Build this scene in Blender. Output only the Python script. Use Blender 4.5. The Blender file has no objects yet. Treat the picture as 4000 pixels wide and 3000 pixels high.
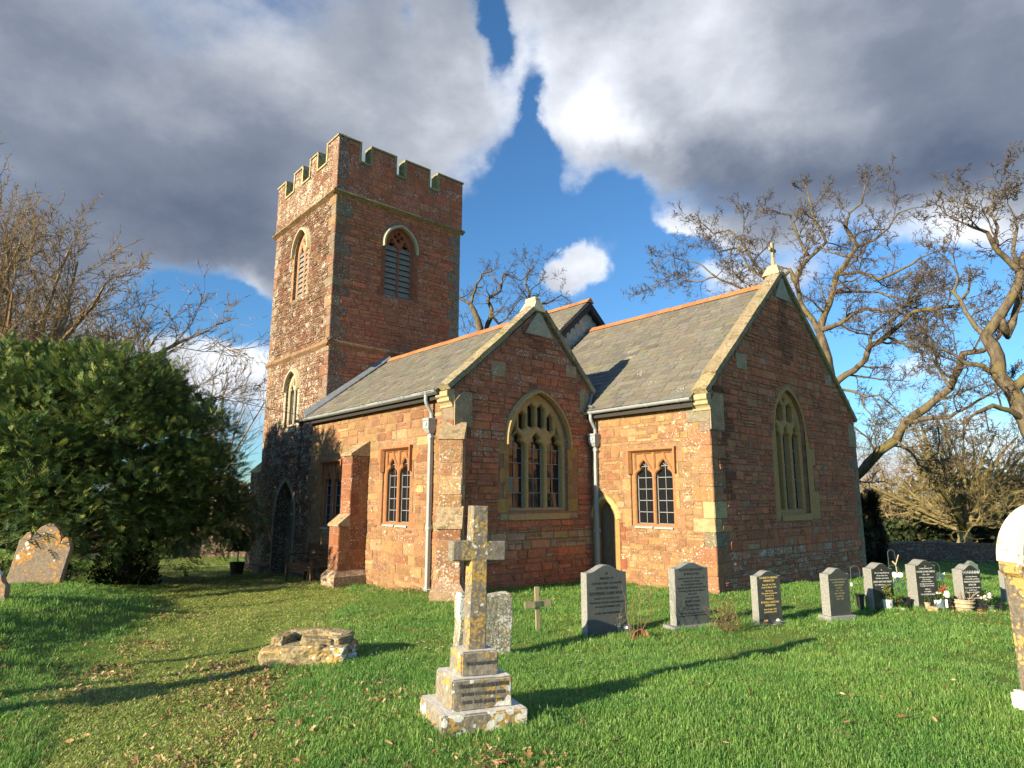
import bpy, bmesh, math, random
import numpy as np
from mathutils import Vector, Matrix, noise as mnoise
from mathutils.geometry import delaunay_2d_cdt
R = math.radians
rnd = random.Random(7)
SC = bpy.context.scene
COL = SC.collection

# ------------------------------------------------------------------ camera
cam_d = bpy.data.cameras.new('camera'); cam = bpy.data.objects.new('camera', cam_d); COL.objects.link(cam)
cam_d.sensor_width = 36.0; cam_d.lens = 36.0*2496.77/4000.0
cam_d.clip_start = 0.05; cam_d.clip_end = 3000
cam.location = (0, 0, 1.9); cam.rotation_mode = 'XYZ'
cam.rotation_euler = (R(90+10.0188), R(-0.098), R(48.7209))
SC.camera = cam
SC.view_settings.view_transform = 'Standard'; SC.view_settings.look = 'None'
SC.view_settings.exposure = 1.38; SC.view_settings.gamma = 1.0
SC.view_settings.use_curve_mapping = False
SC.cycles.max_bounces = 5; SC.cycles.diffuse_bounces = 2; SC.cycles.glossy_bounces = 3
SC.cycles.transmission_bounces = 4; SC.cycles.transparent_max_bounces = 8
SC.cycles.use_adaptive_sampling = True; SC.cycles.adaptive_threshold = 0.02

SUN_EL, SUN_AZ = 17.7, 181.5     # azimuth clockwise from +Y (north)
sd = bpy.data.lights.new('sun', 'SUN'); sun = bpy.data.objects.new('sun', sd); COL.objects.link(sun)
sd.energy = 4.3; sd.angle = R(0.53); sd.color = (1.0, 0.85, 0.58)
_sv = Vector((math.sin(R(SUN_AZ))*math.cos(R(SUN_EL)), math.cos(R(SUN_AZ))*math.cos(R(SUN_EL)), math.sin(R(SUN_EL))))
sun.rotation_euler = _sv.to_track_quat('Z', 'Y').to_euler()
sun.location = (0, -20, 30)

# ------------------------------------------------------------------ node helper
class NT:
    def __init__(s, tree): s.t = tree; s.n = tree.nodes; s.l = tree.links
    def add(s, typ, ins=None, **props):
        x = s.n.new(typ)
        for k, v in props.items(): setattr(x, k, v)
        for k, v in (ins or {}).items():
            sock = x.inputs[k]
            if isinstance(v, bpy.types.NodeSocket): s.l.new(v, sock)
            else: sock.default_value = v
        return x
    def math(s, op, a, b=None, c=None, clamp=False):
        x = s.n.new('ShaderNodeMath'); x.operation = op; x.use_clamp = clamp
        for i, v in enumerate((a, b, c)):
            if v is None: continue
            if isinstance(v, bpy.types.NodeSocket): s.l.new(v, x.inputs[i])
            else: x.inputs[i].default_value = v
        return x.outputs[0]
    def mix(s, fac, a, b, mode='MIX'):
        x = s.n.new('ShaderNodeMix'); x.data_type = 'RGBA'; x.blend_type = mode; x.clamp_factor = True
        for i, v in ((0, fac), (6, a), (7, b)):
            if isinstance(v, bpy.types.NodeSocket): s.l.new(v, x.inputs[i])
            elif i == 0: x.inputs[0].default_value = v
            else: x.inputs[i].default_value = (v[0], v[1], v[2], 1)
        return x.outputs[2]
    def noise(s, vec, scale, detail=4, rough=.55, dist=0):
        x = s.add('ShaderNodeTexNoise', {'Scale': scale, 'Detail': detail, 'Roughness': rough, 'Distortion': dist})
        if vec is not None: s.l.new(vec, x.inputs['Vector'])
        return x.outputs['Fac']
    def voro(s, vec, scale, feature='F1', out='Distance', rand=1.0):
        x = s.add('ShaderNodeTexVoronoi', {'Scale': scale, 'Randomness': rand}); x.feature = feature
        s.l.new(vec, x.inputs['Vector']); return x.outputs[out]
    def sstep(s, x, lo, hi):
        m = s.add('ShaderNodeMapRange', {'From Min': lo, 'From Max': hi}); m.interpolation_type = 'SMOOTHSTEP'
        if isinstance(x, bpy.types.NodeSocket): s.l.new(x, m.inputs['Value'])
        return m.outputs[0]
    def maprange(s, x, a, b, c, d):
        m = s.add('ShaderNodeMapRange', {'From Min': a, 'From Max': b, 'To Min': c, 'To Max': d}); s.l.new(x, m.inputs['Value']); return m.outputs[0]
    def pos(s): return s.add('ShaderNodeNewGeometry').outputs['Position']
    def obj(s): return s.add('ShaderNodeTexCoord').outputs['Object']
    def scalevec(s, v, sx, sy, sz):
        m = s.add('ShaderNodeMapping'); m.inputs['Scale'].default_value = (sx, sy, sz); s.l.new(v, m.inputs['Vector']); return m.outputs[0]

# ------------------------------------------------------------------ world: Nishita sky with broken winter cloud
world = bpy.data.worlds.new('World'); SC.world = world; world.use_nodes = True
W = NT(world.node_tree); W.n.clear()
SKY_STRENGTH = 0.1
sky = W.add('ShaderNodeTexSky'); sky.sky_type = 'NISHITA'; sky.sun_disc = False
sky.sun_elevation = R(SUN_EL); sky.sun_rotation = R(SUN_AZ)
sky.air_density = 1.0; sky.dust_density = 0.3; sky.ozone_density = 3.0
tc = W.add('ShaderNodeTexCoord').outputs['Generated']
# frame turned so that +Y is north-west: azimuth measured from there
rot = W.add('ShaderNodeVectorRotate', {'Angle': R(-48.72)}); rot.rotation_type = 'Z_AXIS'; W.l.new(tc, rot.inputs['Vector'])
sp = W.add('ShaderNodeSeparateXYZ', {0: rot.outputs[0]})
AZ = W.math('ARCTAN2', sp.outputs[0], sp.outputs[1]); EL = W.math('ARCSINE', sp.outputs[2])
wn = W.add('ShaderNodeTexNoise', {'Scale': 5.5, 'Detail': 8, 'Roughness': .6}); W.l.new(tc, wn.inputs['Vector'])
wsep = W.add('ShaderNodeSeparateXYZ', {0: wn.outputs['Color']})
WARP = 0.15
AZw = W.math('MULTIPLY_ADD', W.math('SUBTRACT', wsep.outputs[0], .5), WARP, AZ)
ELw = W.math('MULTIPLY_ADD', W.math('SUBTRACT', wsep.outputs[1], .5), WARP, EL)
def sky_pt(x, y):   # a direction of the view, as azimuth / elevation in the turned frame
    f = 2496.77*2212/4000; p = R(10.0188)
    vx, vy = (x-1106)/f, -(y-829.5)/f
    fy = math.cos(p)-vy*math.sin(p); fz = math.sin(p)+vy*math.cos(p)
    return math.atan2(vx, fy), math.atan2(fz, math.hypot(vx, fy))
def blob(x, y, sx, sy, ang=0):     # soft elliptical mass, 1 in the middle, 0 beyond
    az, el = sky_pt(x, y); sx /= 1381.; sy /= 1381.
    c, s_ = math.cos(R(ang)), math.sin(R(ang))
    a = W.math('SUBTRACT', AZw, az); e = W.math('SUBTRACT', ELw, el)
    u = W.math('ADD', W.math('MULTIPLY', a, c/sx), W.math('MULTIPLY', e, s_/sx))
    v = W.math('ADD', W.math('MULTIPLY', a, -s_/sy), W.math('MULTIPLY', e, c/sy))
    d2 = W.math('ADD', W.math('MULTIPLY', u, u), W.math('MULTIPLY', v, v))
    return W.math('POWER', 2.718, W.math('MULTIPLY', d2, -1.0))
def total(base, items):
    acc = base
    for w, x, y, sx, sy, ang in items:
        acc = W.math('MULTIPLY_ADD', blob(x, y, sx, sy, ang), w, acc)
    return acc
tcs = W.scalevec(tc, 1, 1, 1.7)
n1 = W.noise(tcs, 2.6, 9, .52); n2 = W.noise(tcs, 7.0, 8, .6); n3 = W.noise(tc, 1.6, 3, .5); n4 = W.noise(tcs, 15.0, 6, .6)
# how much cloud there is
#        weight   x     y    sx   sy  angle (screen-like pixels turned into directions above)
dens = total(W.math('MULTIPLY_ADD', W.math('SUBTRACT', n1, .5), 2.2, W.math('MULTIPLY_ADD', W.math('SUBTRACT', n2, .5), 1.0, .34)), [
    (1.15, 380, 330, 620, 300, -6), (.8, 900, 260, 260, 260, 0), (.7, 640, 560, 330, 110, 0), (.6, 60, 640, 160, 120, 0),
    (1.35, 1720, 200, 560, 240, -5), (.6, 1330, 270, 150, 130, -30), (.5, 1950, 420, 300, 90, 0), (.5, 1250, 30, 130, 80, 0),
    (-.75, 1240, 520, 430, 170, 0), (-.9, 450, 690, 210, 85, 0), (-.6, 1120, 500, 150, 110, 0), (-2.0, 1055, 60, 42, 95, 24), (-1.5, 1165, 230, 30, 120, 8), (-1.4, 1150, 370, 70, 70, 0), (-.55, 860, 45, 26, 40, 20), (-1.7, 1130, 480, 130, 110, -40), (-1.5, 1330, 480, 170, 60, -18),
    (-1.5, 1080, 650, 120, 120, 0), (-1.5, 1400, 620, 110, 90, 0), (1.5, 1250, 605, 85, 48, 0), (1.2, 1285, 572, 48, 52, 0), (1.0, 1205, 625, 55, 32, 0), (1.5, 1240, 440, 62, 42, -40), (1.0, 1330, 520, 60, 30, -30),
    (-1.6, 440, 690, 130, 55, 0), (1.3, 500, 795, 170, 50, 0), (.5, 545, 640, 50, 35, 0),
    (-.9, 1950, 610, 120, 110, 0), (-1.0, 1800, 780, 180, 110, 0), (1.8, 1440, 485, 80, 34, 0), (1.5, 1580, 500, 90, 34, 0), (.8, 2060, 520, 120, 45, 0), (.7, 1960, 800, 90, 40, 0),
    (1.5, 1480, 600, 120, 42, 0), (1.0, 1640, 620, 100, 36, 0), (-.8, 2190, 700, 100, 100, 0), (.7, 1990, 1000, 300, 60, 0)])
alpha = W.sstep(dens, .15, 1.20)
# how bright the cloud is: sunlit rims pale, thick undersides slate grey
br = total(W.math('MULTIPLY_ADD', W.math('SUBTRACT', n1, .5), -.45, W.math('MULTIPLY_ADD', W.math('SUBTRACT', n2, .5), .5, W.math('MULTIPLY_ADD', W.math('SUBTRACT', n3, .5), .5, .40))), [
    (-.20, 470, 520, 420, 130, -8), (-.12, 100, 420, 300, 200, 0), (.12, 480, 60, 420, 110, 0), (.10, 930, 200, 130, 200, 0), (.10, 1020, 330, 110, 150, 0), (-.14, 860, 440, 160, 120, 0),
    (.34, 1270, 210, 120, 130, -40), (.38, 1330, 310, 140, 60, -25), (.24, 1500, 90, 260, 120, 0), (.24, 1650, 230, 200, 90, -20), (.3, 1130, 130, 80, 120, 0),
    (-.26, 1500, 385, 200, 45, -12), (-.26, 1900, 400, 360, 85, 0), (-.26, 2080, 240, 260, 190, 0), (-.1, 1850, 40, 260, 90, 0),
    (.32, 1255, 590, 90, 80, 0), (.25, 1225, 430, 80, 60, 0), (.45, 520, 800, 240, 80, 0), (.3, 545, 640, 60, 40, 0),
    (.4, 1440, 490, 110, 60, 0), (.45, 2060, 510, 200, 60, 0), (.35, 1960, 800, 160, 70, 0), (.35, 1480, 590, 160, 60, 0), (.3, 1990, 1000, 400, 100, 0)])
br = W.math('MULTIPLY_ADD', W.math('SUBTRACT', 1.0, W.sstep(dens, .45, 1.35)), .15, br)   # thin edges let the light through
ramp = W.add('ShaderNodeValToRGB'); W.l.new(br, ramp.inputs[0]); cr = ramp.color_ramp
cr.elements[0].position = 0.0; cr.elements[0].color = (.048, .060, .090, 1)
cr.elements[1].position = 1.0; cr.elements[1].color = (.56, .56, .56, 1)
for p_, c_ in ((.28, (.098, .113, .144)), (.5, (.184, .197, .224)), (.75, (.34, .355, .385))):
    e_ = cr.elements.new(p_); e_.color = (*c_, 1)
cl = W.add('ShaderNodeVectorMath', {0: ramp.outputs[0], 1: (1/SKY_STRENGTH,)*3}); cl.operation = 'MULTIPLY'
skyc = W.mix(1.0, sky.outputs[0], (.40, .62, .76), 'MULTIPLY')
mixed = W.mix(W.math('MULTIPLY', alpha, .97), skyc, cl.outputs[0])
# below the horizon: the dull green of distant country
ground_side = W.sstep(sp.outputs[2], -.06, -.01)
mixed = W.mix(ground_side, (.7, .75, .4), mixed)
bg = W.add('ShaderNodeBackground', {'Color': mixed, 'Strength': SKY_STRENGTH})
wo = W.add('ShaderNodeOutputWorld', {0: bg.outputs[0]})
world.cycles.sampling_method = 'MANUAL'; world.cycles.sample_map_resolution = 512

# ------------------------------------------------------------------ terrain
CP = np.array([(-7.2,11.8,0),(-10.5,7.4,0),(-13.9,6.9,-.12),(-17,7,-.3),(-19.5,7.5,-.45),(-22.5,7.5,-.6),(-7,19.5,-.22),(-6.4,6.8,.02),(-5.3,9.6,.02),(-4.3,11.5,0),(-3,13.5,-.05),
(-4.4,3.1,.18),(0,0,.3),(3,4,.25),(2,9,.05),(-2,6,.15),(-3,1,.2),(-6,3.5,.05),(-8.5,4.8,.0),(-7,1.2,.02),(-10,2.5,-.05),(-13,4.2,-.15),(-5,-1,.05),(-11.5,-.2,.42),(-9,-.9,.32),(-14.2,1.2,.34),(-12.6,1.0,.36),(-11,2.9,-.1),(-9.2,2.6,-.06),(-16,3.6,-.2),(-20,4.5,-.4),(-18,0,.2),(-25,2,-.1),(-28,9,-.75),(-35,12,-.9),(-40,0,-.7),(-45,20,-1),(-25,20,-.8),(-12,30,-1.2),(-2,33,-1.3),(8,30,-1.3),(2,22,-.75),(-10,25,-.75),(5,15,-.25),(15,15,-.6),(-8,-10,.3),(5,-5,.3),(-20,-12,.3),(15,0,.1),(25,40,-1.8),(-30,45,-1.6),(-60,40,-1.8),(0,60,-2.2),(-60,-10,-1)], float)
def gz_arr(x, y):
    x = np.asarray(x, float); y = np.asarray(y, float)
    num = np.zeros_like(x); den = np.zeros_like(x)
    for cx, cy, cz in CP:
        w = 1/((x-cx)**2+(y-cy)**2+.8)**2
        num += w*cz; den += w
    z = num/den
    z += .018*np.sin(x*2.1+1.3*np.sin(y*1.7))*np.cos(y*1.9+.7*x) + .010*np.sin(5.3*x+2*y)*np.sin(4.7*y-1.4*x)
    return z
def gz(x, y): return float(gz_arr(x, y))

# ------------------------------------------------------------------ mesh helpers
def tagp(o, label=None, cat=None, group=None, kind=None):
    if label: o['label'] = label
    if cat: o['category'] = cat
    if group: o['group'] = group
    if kind: o['kind'] = kind
    return o
def empty(name, loc, label, cat, group=None, rz=0):
    o = bpy.data.objects.new(name, None); COL.objects.link(o); o.location = loc; o.rotation_euler = (0, 0, rz)
    o.empty_display_size = .1
    return tagp(o, label, cat, group)
def adopt(o, parent, keep=True):
    """parent a mesh whose vertices are in world coordinates under an unrotated / rotated thing"""
    o.parent = parent
    if keep and parent is not None:
        bpy_m = parent_world(parent)
        o.matrix_parent_inverse = bpy_m.inverted()
    return o
def parent_world(p):
    m = Matrix.LocRotScale(p.location, p.rotation_euler, p.scale)
    if p.parent is not None: m = parent_world(p.parent) @ p.matrix_parent_inverse @ m
    return m
class MB:
    """collects geometry (world or local coordinates) for ONE mesh"""
    def __init__(s): s.v = []; s.f = []; s.c = []; s.col = (1, 1, 1, 0)
    def quad(s, *p):
        i = len(s.v); s.v += [tuple(q) for q in p]; s.c += [s.col]*len(p); s.f.append(tuple(range(i, i+len(p))))
    def mesh(s, vs, fs):
        i = len(s.v); s.v += [tuple(q) for q in vs]; s.c += [s.col]*len(vs); s.f += [tuple(a+i for a in f) for f in fs]
    def hexa(s, b, t):      # bottom 4 (ccw seen from above) and top 4
        s.mesh(list(b)+list(t), [(3,2,1,0),(4,5,6,7),(0,1,5,4),(1,2,6,5),(2,3,7,6),(3,0,4,7)])
    def box(s, a, b, M=None, bev=0):
        (x0,y0,z0),(x1,y1,z1) = a, b
        if bev <= 0:
            vs = [(x0,y0,z0),(x1,y0,z0),(x1,y1,z0),(x0,y1,z0),(x0,y0,z1),(x1,y0,z1),(x1,y1,z1),(x0,y1,z1)]
            fs = [(3,2,1,0),(4,5,6,7),(0,1,5,4),(1,2,6,5),(2,3,7,6),(3,0,4,7)]
        else:
            bm = bmesh.new(); bmesh.ops.create_cube(bm, size=1)
            for v in bm.verts: v.co = Vector(((x0+x1)/2+v.co.x*(x1-x0), (y0+y1)/2+v.co.y*(y1-y0), (z0+z1)/2+v.co.z*(z1-z0)))
            bmesh.ops.bevel(bm, geom=bm.edges[:], offset=bev, segments=1, affect='EDGES', profile=.5)
            bm.verts.index_update(); vs = [v.co.copy() for v in bm.verts]; fs = [tuple(v.index for v in f.verts) for f in bm.faces]; bm.free()
        if M is not None: vs = [M @ Vector(v) for v in vs]
        s.mesh(vs, fs)
    def tube(s, pts, rad, n=8, cap=True, M=None):
        pts = [Vector(p) for p in pts]
        if not isinstance(rad, (list, tuple)): rad = [rad]*len(pts)
        i0 = len(s.v); k = len(pts); up = None
        for j, p in enumerate(pts):
            d = (pts[min(j+1, k-1)]-pts[max(j-1, 0)])
            if d.length < 1e-9: d = Vector((0, 0, 1))
            d.normalize()
            if up is None:
                up = d.orthogonal().normalized()
            up = (up - d*up.dot(d))
            if up.length < 1e-6: up = d.orthogonal()
            up.normalize(); sd_ = d.cross(up)
            for a in range(n):
                t = 2*math.pi*a/n
                q = p+(up*math.cos(t)+sd_*math.sin(t))*rad[j]
                s.v.append(tuple(M @ q) if M is not None else tuple(q)); s.c.append(s.col)
        for j in range(k-1):
            for a in range(n):
                b = (a+1) % n
                s.f.append((i0+j*n+a, i0+j*n+b, i0+(j+1)*n+b, i0+(j+1)*n+a))
        if cap:
            s.f.append(tuple(i0+a for a in reversed(range(n)))); s.f.append(tuple(i0+(k-1)*n+a for a in range(n)))
    def lathe(s, prof, n=20, M=None, closed=False):   # prof: [(r,z)...]
        i0 = len(s.v)
        for r_, z in prof:
            for a in range(n):
                t = 2*math.pi*a/n; q = Vector((r_*math.cos(t), r_*math.sin(t), z))
                s.v.append(tuple(M @ q) if M is not None else tuple(q)); s.c.append(s.col)
        for j in range(len(prof)-1):
            for a in range(n):
                b = (a+1) % n; s.f.append((i0+j*n+a, i0+j*n+b, i0+(j+1)*n+b, i0+(j+1)*n+a))
    def build(s, name, mat, parent=None, smooth=False, local=False, **tags):
        me = bpy.data.meshes.new(name); me.from_pydata(s.v, [], s.f)
        if mat is not None: me.materials.append(mat)
        if s.c:
            ca = me.color_attributes.new('tint', 'FLOAT_COLOR', 'POINT')
            ca.data.foreach_set('color', np.array(s.c, dtype=np.float32).ravel())
        if smooth: me.polygons.foreach_set('use_smooth', [True]*len(me.polygons))
        me.update()
        o = bpy.data.objects.new(name, me); COL.objects.link(o)
        if parent is not None:
            if local: o.parent = parent
            else: adopt(o, parent)
        return tagp(o, **tags) if tags else o
def pip(p, lp):
    x, y = p; c = False; n = len(lp)
    for i in range(n):
        (x0, y0), (x1, y1) = lp[i], lp[(i+1) % n]
        if (y0 > y) != (y1 > y) and x < x0+(y-y0)*(x1-x0)/(y1-y0): c = not c
    return c
def plate_geo(loops):
    """triangulate a polygon with holes; returns verts2d, faces"""
    co = []; ed = []
    for lp in loops:
        i = len(co); n = len(lp); co += [Vector(p) for p in lp]; ed += [(i+k, i+(k+1) % n) for k in range(n)]
    v, e, f, *_ = delaunay_2d_cdt(co, ed, [], 0, 1e-5)
    out = []
    for q in f:
        c = [sum(v[k][a] for k in q)/len(q) for a in (0, 1)]
        if pip(c, loops[0]) and not any(pip(c, h) for h in loops[1:]): out.append(q)
    return v, out
def area2(lp): return .5*sum(lp[i][0]*lp[(i+1) % len(lp)][1]-lp[(i+1) % len(lp)][0]*lp[i][1] for i in range(len(lp)))
def offset_loop(lp, d):
    n = len(lp); out = []; sgn = 1 if area2(lp) > 0 else -1
    for i in range(n):
        a, b, c = Vector(lp[i-1]), Vector(lp[i]), Vector(lp[(i+1) % n])
        e1 = (b-a); e2 = (c-b)
        if e1.length < 1e-9 or e2.length < 1e-9: out.append(tuple(b)); continue
        e1.normalize(); e2.normalize()
        n1_ = Vector((e1.y, -e1.x))*sgn; n2_ = Vector((e2.y, -e2.x))*sgn
        m = n1_+n2_
        if m.length < 1e-6: out.append(tuple(b)); continue
        m.normalize(); k = d/max(.35, m.dot(n1_)); out.append(tuple(b+m*k))
    return out
def plate(mb, P, outer, holes, d_front, d_back, chamfer=0, sides=True, back=False):
    """P(u,z,d)->Vector. A slab between depths with real holes; edges of holes chamfered"""
    hf = [offset_loop(h, chamfer) for h in holes] if chamfer else holes
    v, f = plate_geo([outer]+hf)
    mb.mesh([P(q[0], q[1], d_front) for q in v], [tuple(a) for a in f])
    if back: mb.mesh([P(q[0], q[1], d_back) for q in v], [tuple(reversed(a)) for a in f])
    def wall(lp, d0, d1, lp2=None):
        lp2 = lp2 or lp; n = len(lp)
        for i in range(n):
            j = (i+1) % n
            mb.quad(P(*lp[i], d0), P(*lp[j], d0), P(*lp2[j], d1), P(*lp2[i], d1))
    if sides: wall(outer, d_front, d_back)
    for h, h2 in zip(holes, hf):
        if chamfer:
            wall(h2, d_front, d_front-chamfer*1.2, h); wall(h, d_front-chamfer*1.2, d_back)
        else: wall(h, d_front, d_back)
def arch(u0, u1, zb, zs, za, n=9):
    """pointed arch outline from the sill up, anticlockwise"""
    um = (u0+u1)/2; w = um-u0; h = za-zs; Rr = (w*w+h*h)/(2*w)
    pts = [(u0, zb), (u1, zb)]
    def arc(sign):
        a1 = math.asin(min(1, h/Rr)) if Rr >= w else math.pi-math.asin(min(1, h/Rr))
        return [(Rr-Rr*math.cos(a1*k/n), Rr*math.sin(a1*k/n)) for k in range(n+1)]
    A = arc(1)
    pts += [(u1-x, zs+y) for x, y in A]
    pts += [(u0+x, zs+y) for x, y in reversed(A[:-1])]
    return pts
def cusped(u0, u1, zb, zs, za, cusp=.18, n=8):
    """a light with a trefoil-cusped head"""
    um = (u0+u1)/2; w = um-u0
    def side(sg):
        out = []
        for k in range(n+1):
            t = k/n; x = (1-t**1.7)*w; z = zs+(za-zs)*(t**.8)
            b = math.exp(-((t-.42)/.13)**2)*cusp*w*1.6
            out.append((um+sg*max(0.0, x-b), z - b*.12))
        return out
    Rt = side(1); L = side(-1)
    return [(u0, zb), (u1, zb)]+Rt+list(reversed(L[:-1]))
def frameS(Y0): return lambda u, z, d: Vector((u, Y0-d, z))
def frameE(X0): return lambda u, z, d: Vector((X0+d, u, z))

# ------------------------------------------------------------------ materials
def new_mat(name):
    m = bpy.data.materials.new(name); m.use_nodes = True; t = NT(m.node_tree); t.n.clear()
    b = t.add('ShaderNodeBsdfPrincipled'); o = t.add('ShaderNodeOutputMaterial', {0: b.outputs[0]})
    return m, t, b
def bump(t, b, h, strength=.5, dist=.02):
    x = t.add('ShaderNodeBump', {'Strength': strength, 'Distance': dist, 'Height': h}); t.l.new(x.outputs[0], b.inputs['Normal'])
def mat_masonry():
    m, t, b = new_mat('masonry'); P = t.pos()
    at = t.add('ShaderNodeAttribute'); at.attribute_name = 'tint'
    nf = t.noise(P, 34, 5, .7); nm = t.noise(P, 7, 5, .6); nl = t.noise(P, 1.3, 4, .6)
    v = t.maprange(nm, .3, .7, .78, 1.2); c = t.mix(1, at.outputs['Color'], t.add('ShaderNodeCombineXYZ', {0: v, 1: v, 2: v}).outputs[0], 'MULTIPLY')
    v2 = t.maprange(nf, .3, .7, .70, 1.28); c = t.mix(1, c, t.add('ShaderNodeCombineXYZ', {0: v2, 1: v2, 2: v2}).outputs[0], 'MULTIPLY')
    # large weather stains, soot and damp
    c = t.mix(t.math('MULTIPLY', t.sstep(nl, .56, .75), .42), c, (.11, .075, .055))
    st = t.noise(t.scalevec(P, 1.6, 1.6, .35), 1.5, 5, .6); c = t.mix(t.math('MULTIPLY', t.sstep(st, .58, .8), .4), c, (.13, .075, .048))
    # ochre and grey-white lichen in small rosettes
    wv = t.add('ShaderNodeVectorMath', {0: P}); wv.operation = 'ADD'
    nz = t.add('ShaderNodeTexNoise', {'Scale': 22, 'Detail': 3}); t.l.new(P, nz.inputs['Vector'])
    sc = t.add('ShaderNodeVectorMath', {0: nz.outputs['Color'], 1: (.045,)*3}); sc.operation = 'MULTIPLY'; t.l.new(sc.outputs[0], wv.inputs[1])
    Pw = wv.outputs[0]
    dA = t.voro(Pw, 11); dB = t.voro(Pw, 21)
    pat = t.noise(P, 2.1, 5, .65)
    lv = t.math('MULTIPLY_ADD', t.math('SUBTRACT', pat, .5), 1.5, at.outputs['Alpha'])
    thA = t.math('MULTIPLY', lv, .42); thB = t.math('MULTIPLY', lv, .52)
    mA = t.math('GREATER_THAN', t.math('SUBTRACT', thA, dA), 0); mB = t.math('GREATER_THAN', t.math('SUBTRACT', thB, dB), 0)
    lm = t.math('MAXIMUM', mA, mB)
    lc = t.mix(t.sstep(t.noise(P, 5, 3), .42, .6), (.56, .52, .43), (.38, .34, .27))
    c = t.mix(t.math('MULTIPLY', lm, .82), c, lc)
    oc = t.sstep(t.noise(P, 9, 6, .7), .64, .70); c = t.mix(t.math('MULTIPLY', oc, t.math('MULTIPLY', at.outputs['Alpha'], .9)), c, (.42, .27, .07))
    t.l.new(c, b.inputs['Base Color']); b.inputs['Roughness'].default_value = .93
    hh = t.math('MULTIPLY_ADD', nm, .9, t.math('MULTIPLY_ADD', nf, .35, t.math('MULTIPLY', lm, .08)))
    bump(t, b, hh, .9, .035); return m
M_MAS = mat_masonry()
def mat_simple(name, col, rough=.8, var=.25, scale=12, metal=0, bumps=.3, bd=.01, spec=.5, stain=None, stretch=None):
    m, t, b = new_mat(name); P = t.obj()
    if stretch: P = t.scalevec(P, *stretch)
    n = t.noise(P, scale, 5, .65); v = t.maprange(n, .3, .7, 1-var, 1+var)
    c = t.mix(1, col, t.add('ShaderNodeCombineXYZ', {0: v, 1: v, 2: v}).outputs[0], 'MULTIPLY')
    if stain:
        s2 = t.noise(P, scale*.35, 6, .7); c = t.mix(t.sstep(s2, .52, .66), c, stain)
    t.l.new(c, b.inputs['Base Color']); b.inputs['Roughness'].default_value = rough; b.inputs['Metallic'].default_value = metal
    b.inputs['Specular IOR Level'].default_value = spec
    bump(t, b, n, bumps, bd); return m
def mat_attr(name, rough=.85, var=.25, scale=14, spec=.3, moss=None, bumps=.4, bd=.015, lichen=0):
    m, t, b = new_mat(name); P = t.pos(); at = t.add('ShaderNodeAttribute'); at.attribute_name = 'tint'
    n = t.noise(P, scale, 6, .65); v = t.maprange(n, .3, .7, 1-var, 1+var)
    c = t.mix(1, at.outputs['Color'], t.add('ShaderNodeCombineXYZ', {0: v, 1: v, 2: v}).outputs[0], 'MULTIPLY')
    if moss: c = t.mix(t.math('MULTIPLY', t.sstep(t.noise(P, 5, 7, .7), .50, .62), moss[3]), c, moss[:3])
    if lichen:
        d = t.voro(P, 16); pat = t.noise(P, 2.5, 5, .6)
        c = t.mix(t.math('GREATER_THAN', t.math('MULTIPLY', t.math('SUBTRACT', pat, lichen), 1.6), d), c, (.55, .53, .46))
    t.l.new(c, b.inputs['Base Color']); b.inputs['Roughness'].default_value = rough; b.inputs['Specular IOR Level'].default_value = spec
    bump(t, b, n, bumps, bd); return m
M_SLATE = mat_attr('roof_slate', .75, .22, 22, .3, (.17, .15, .09, .3), .4, .008, .52)
M_RIDGE = mat_attr('terracotta_ridge', .85, .22, 18, .25, (.25, .22, .12, .25))
M_COPE = mat_attr('mossy_coping', .95, .35, 15, .1, (.15, .115, .05, .7), .9, .03, .5)
M_DRESS = mat_attr('dressed_stone', .9, .2, 14, .15, None, .5, .012, .60)
M_LEADGREY = mat_simple('grey_painted_iron', (.30, .33, .36), .45, .08, 6, 0, .05)
M_LEAD = mat_simple('lead_sheet', (.17, .19, .22), .55, .2, 6, .2, .2)
M_DARK = mat_simple('interior_dark', (.012, .012, .014), 1, .1)
M_BARGE = mat_simple('dark_bargeboard', (.025, .02, .018), .7, .3)
M_SLAT = mat_simple('weathered_louvre_timber', (.21, .20, .18), .85, .3, 8, 0, .4, .01, .3, None, (1, 1, 4))
M_DOOR = mat_simple('weathered_oak_door', (.16, .12, .085), .85, .4, 5, 0, .6, .02, .3, None, (9, 9, .8))
M_BENCH = mat_simple('oiled_brown_timber', (.13, .065, .032), .7, .3, 5, 0, .4, .01, .3, None, (3, 3, 12))
M_CAME = mat_simple('lead_came', (.26, .27, .28), .6, .1)
m_, t_, b_ = new_mat('window_glass'); M_GLASS = m_
b_.inputs['Base Color'].default_value = (.012, .013, .016, 1); b_.inputs['Roughness'].default_value = .07; b_.inputs['Specular IOR Level'].default_value = .9
bump(t_, b_, t_.noise(t_.pos(), 3.5, 2), .12, .02)
def mat_bark(name, c1, c2, scale=6, moss=None):
    m, t, b = new_mat(name); P = t.pos(); n = t.noise(t.scalevec(P, 1, 1, .4), scale, 6, .7); c = t.mix(t.sstep(n, .35, .65), c1, c2)
    if moss: c = t.mix(t.sstep(t.noise(P, 1.3, 5, .7), .5, .62), c, moss)
    t.l.new(c, b.inputs['Base Color']); b.inputs['Roughness'].default_value = .95; b.inputs['Specular IOR Level'].default_value = .1; bump(t, b, n, .7, .04); return m
M_OAK = mat_bark('oak_bark', (.055, .042, .032), (.17, .135, .095), 5, (.15, .125, .055))
M_TWIG = mat_bark('oak_twig', (.06, .045, .034), (.15, .115, .08), 3)
M_BEECH = mat_bark('pale_bark', (.20, .165, .10), (.36, .31, .20), 4, (.26, .24, .09))
M_TWIGB = mat_bark('tawny_twig', (.19, .13, .08), (.31, .23, .14), 3)
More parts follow.
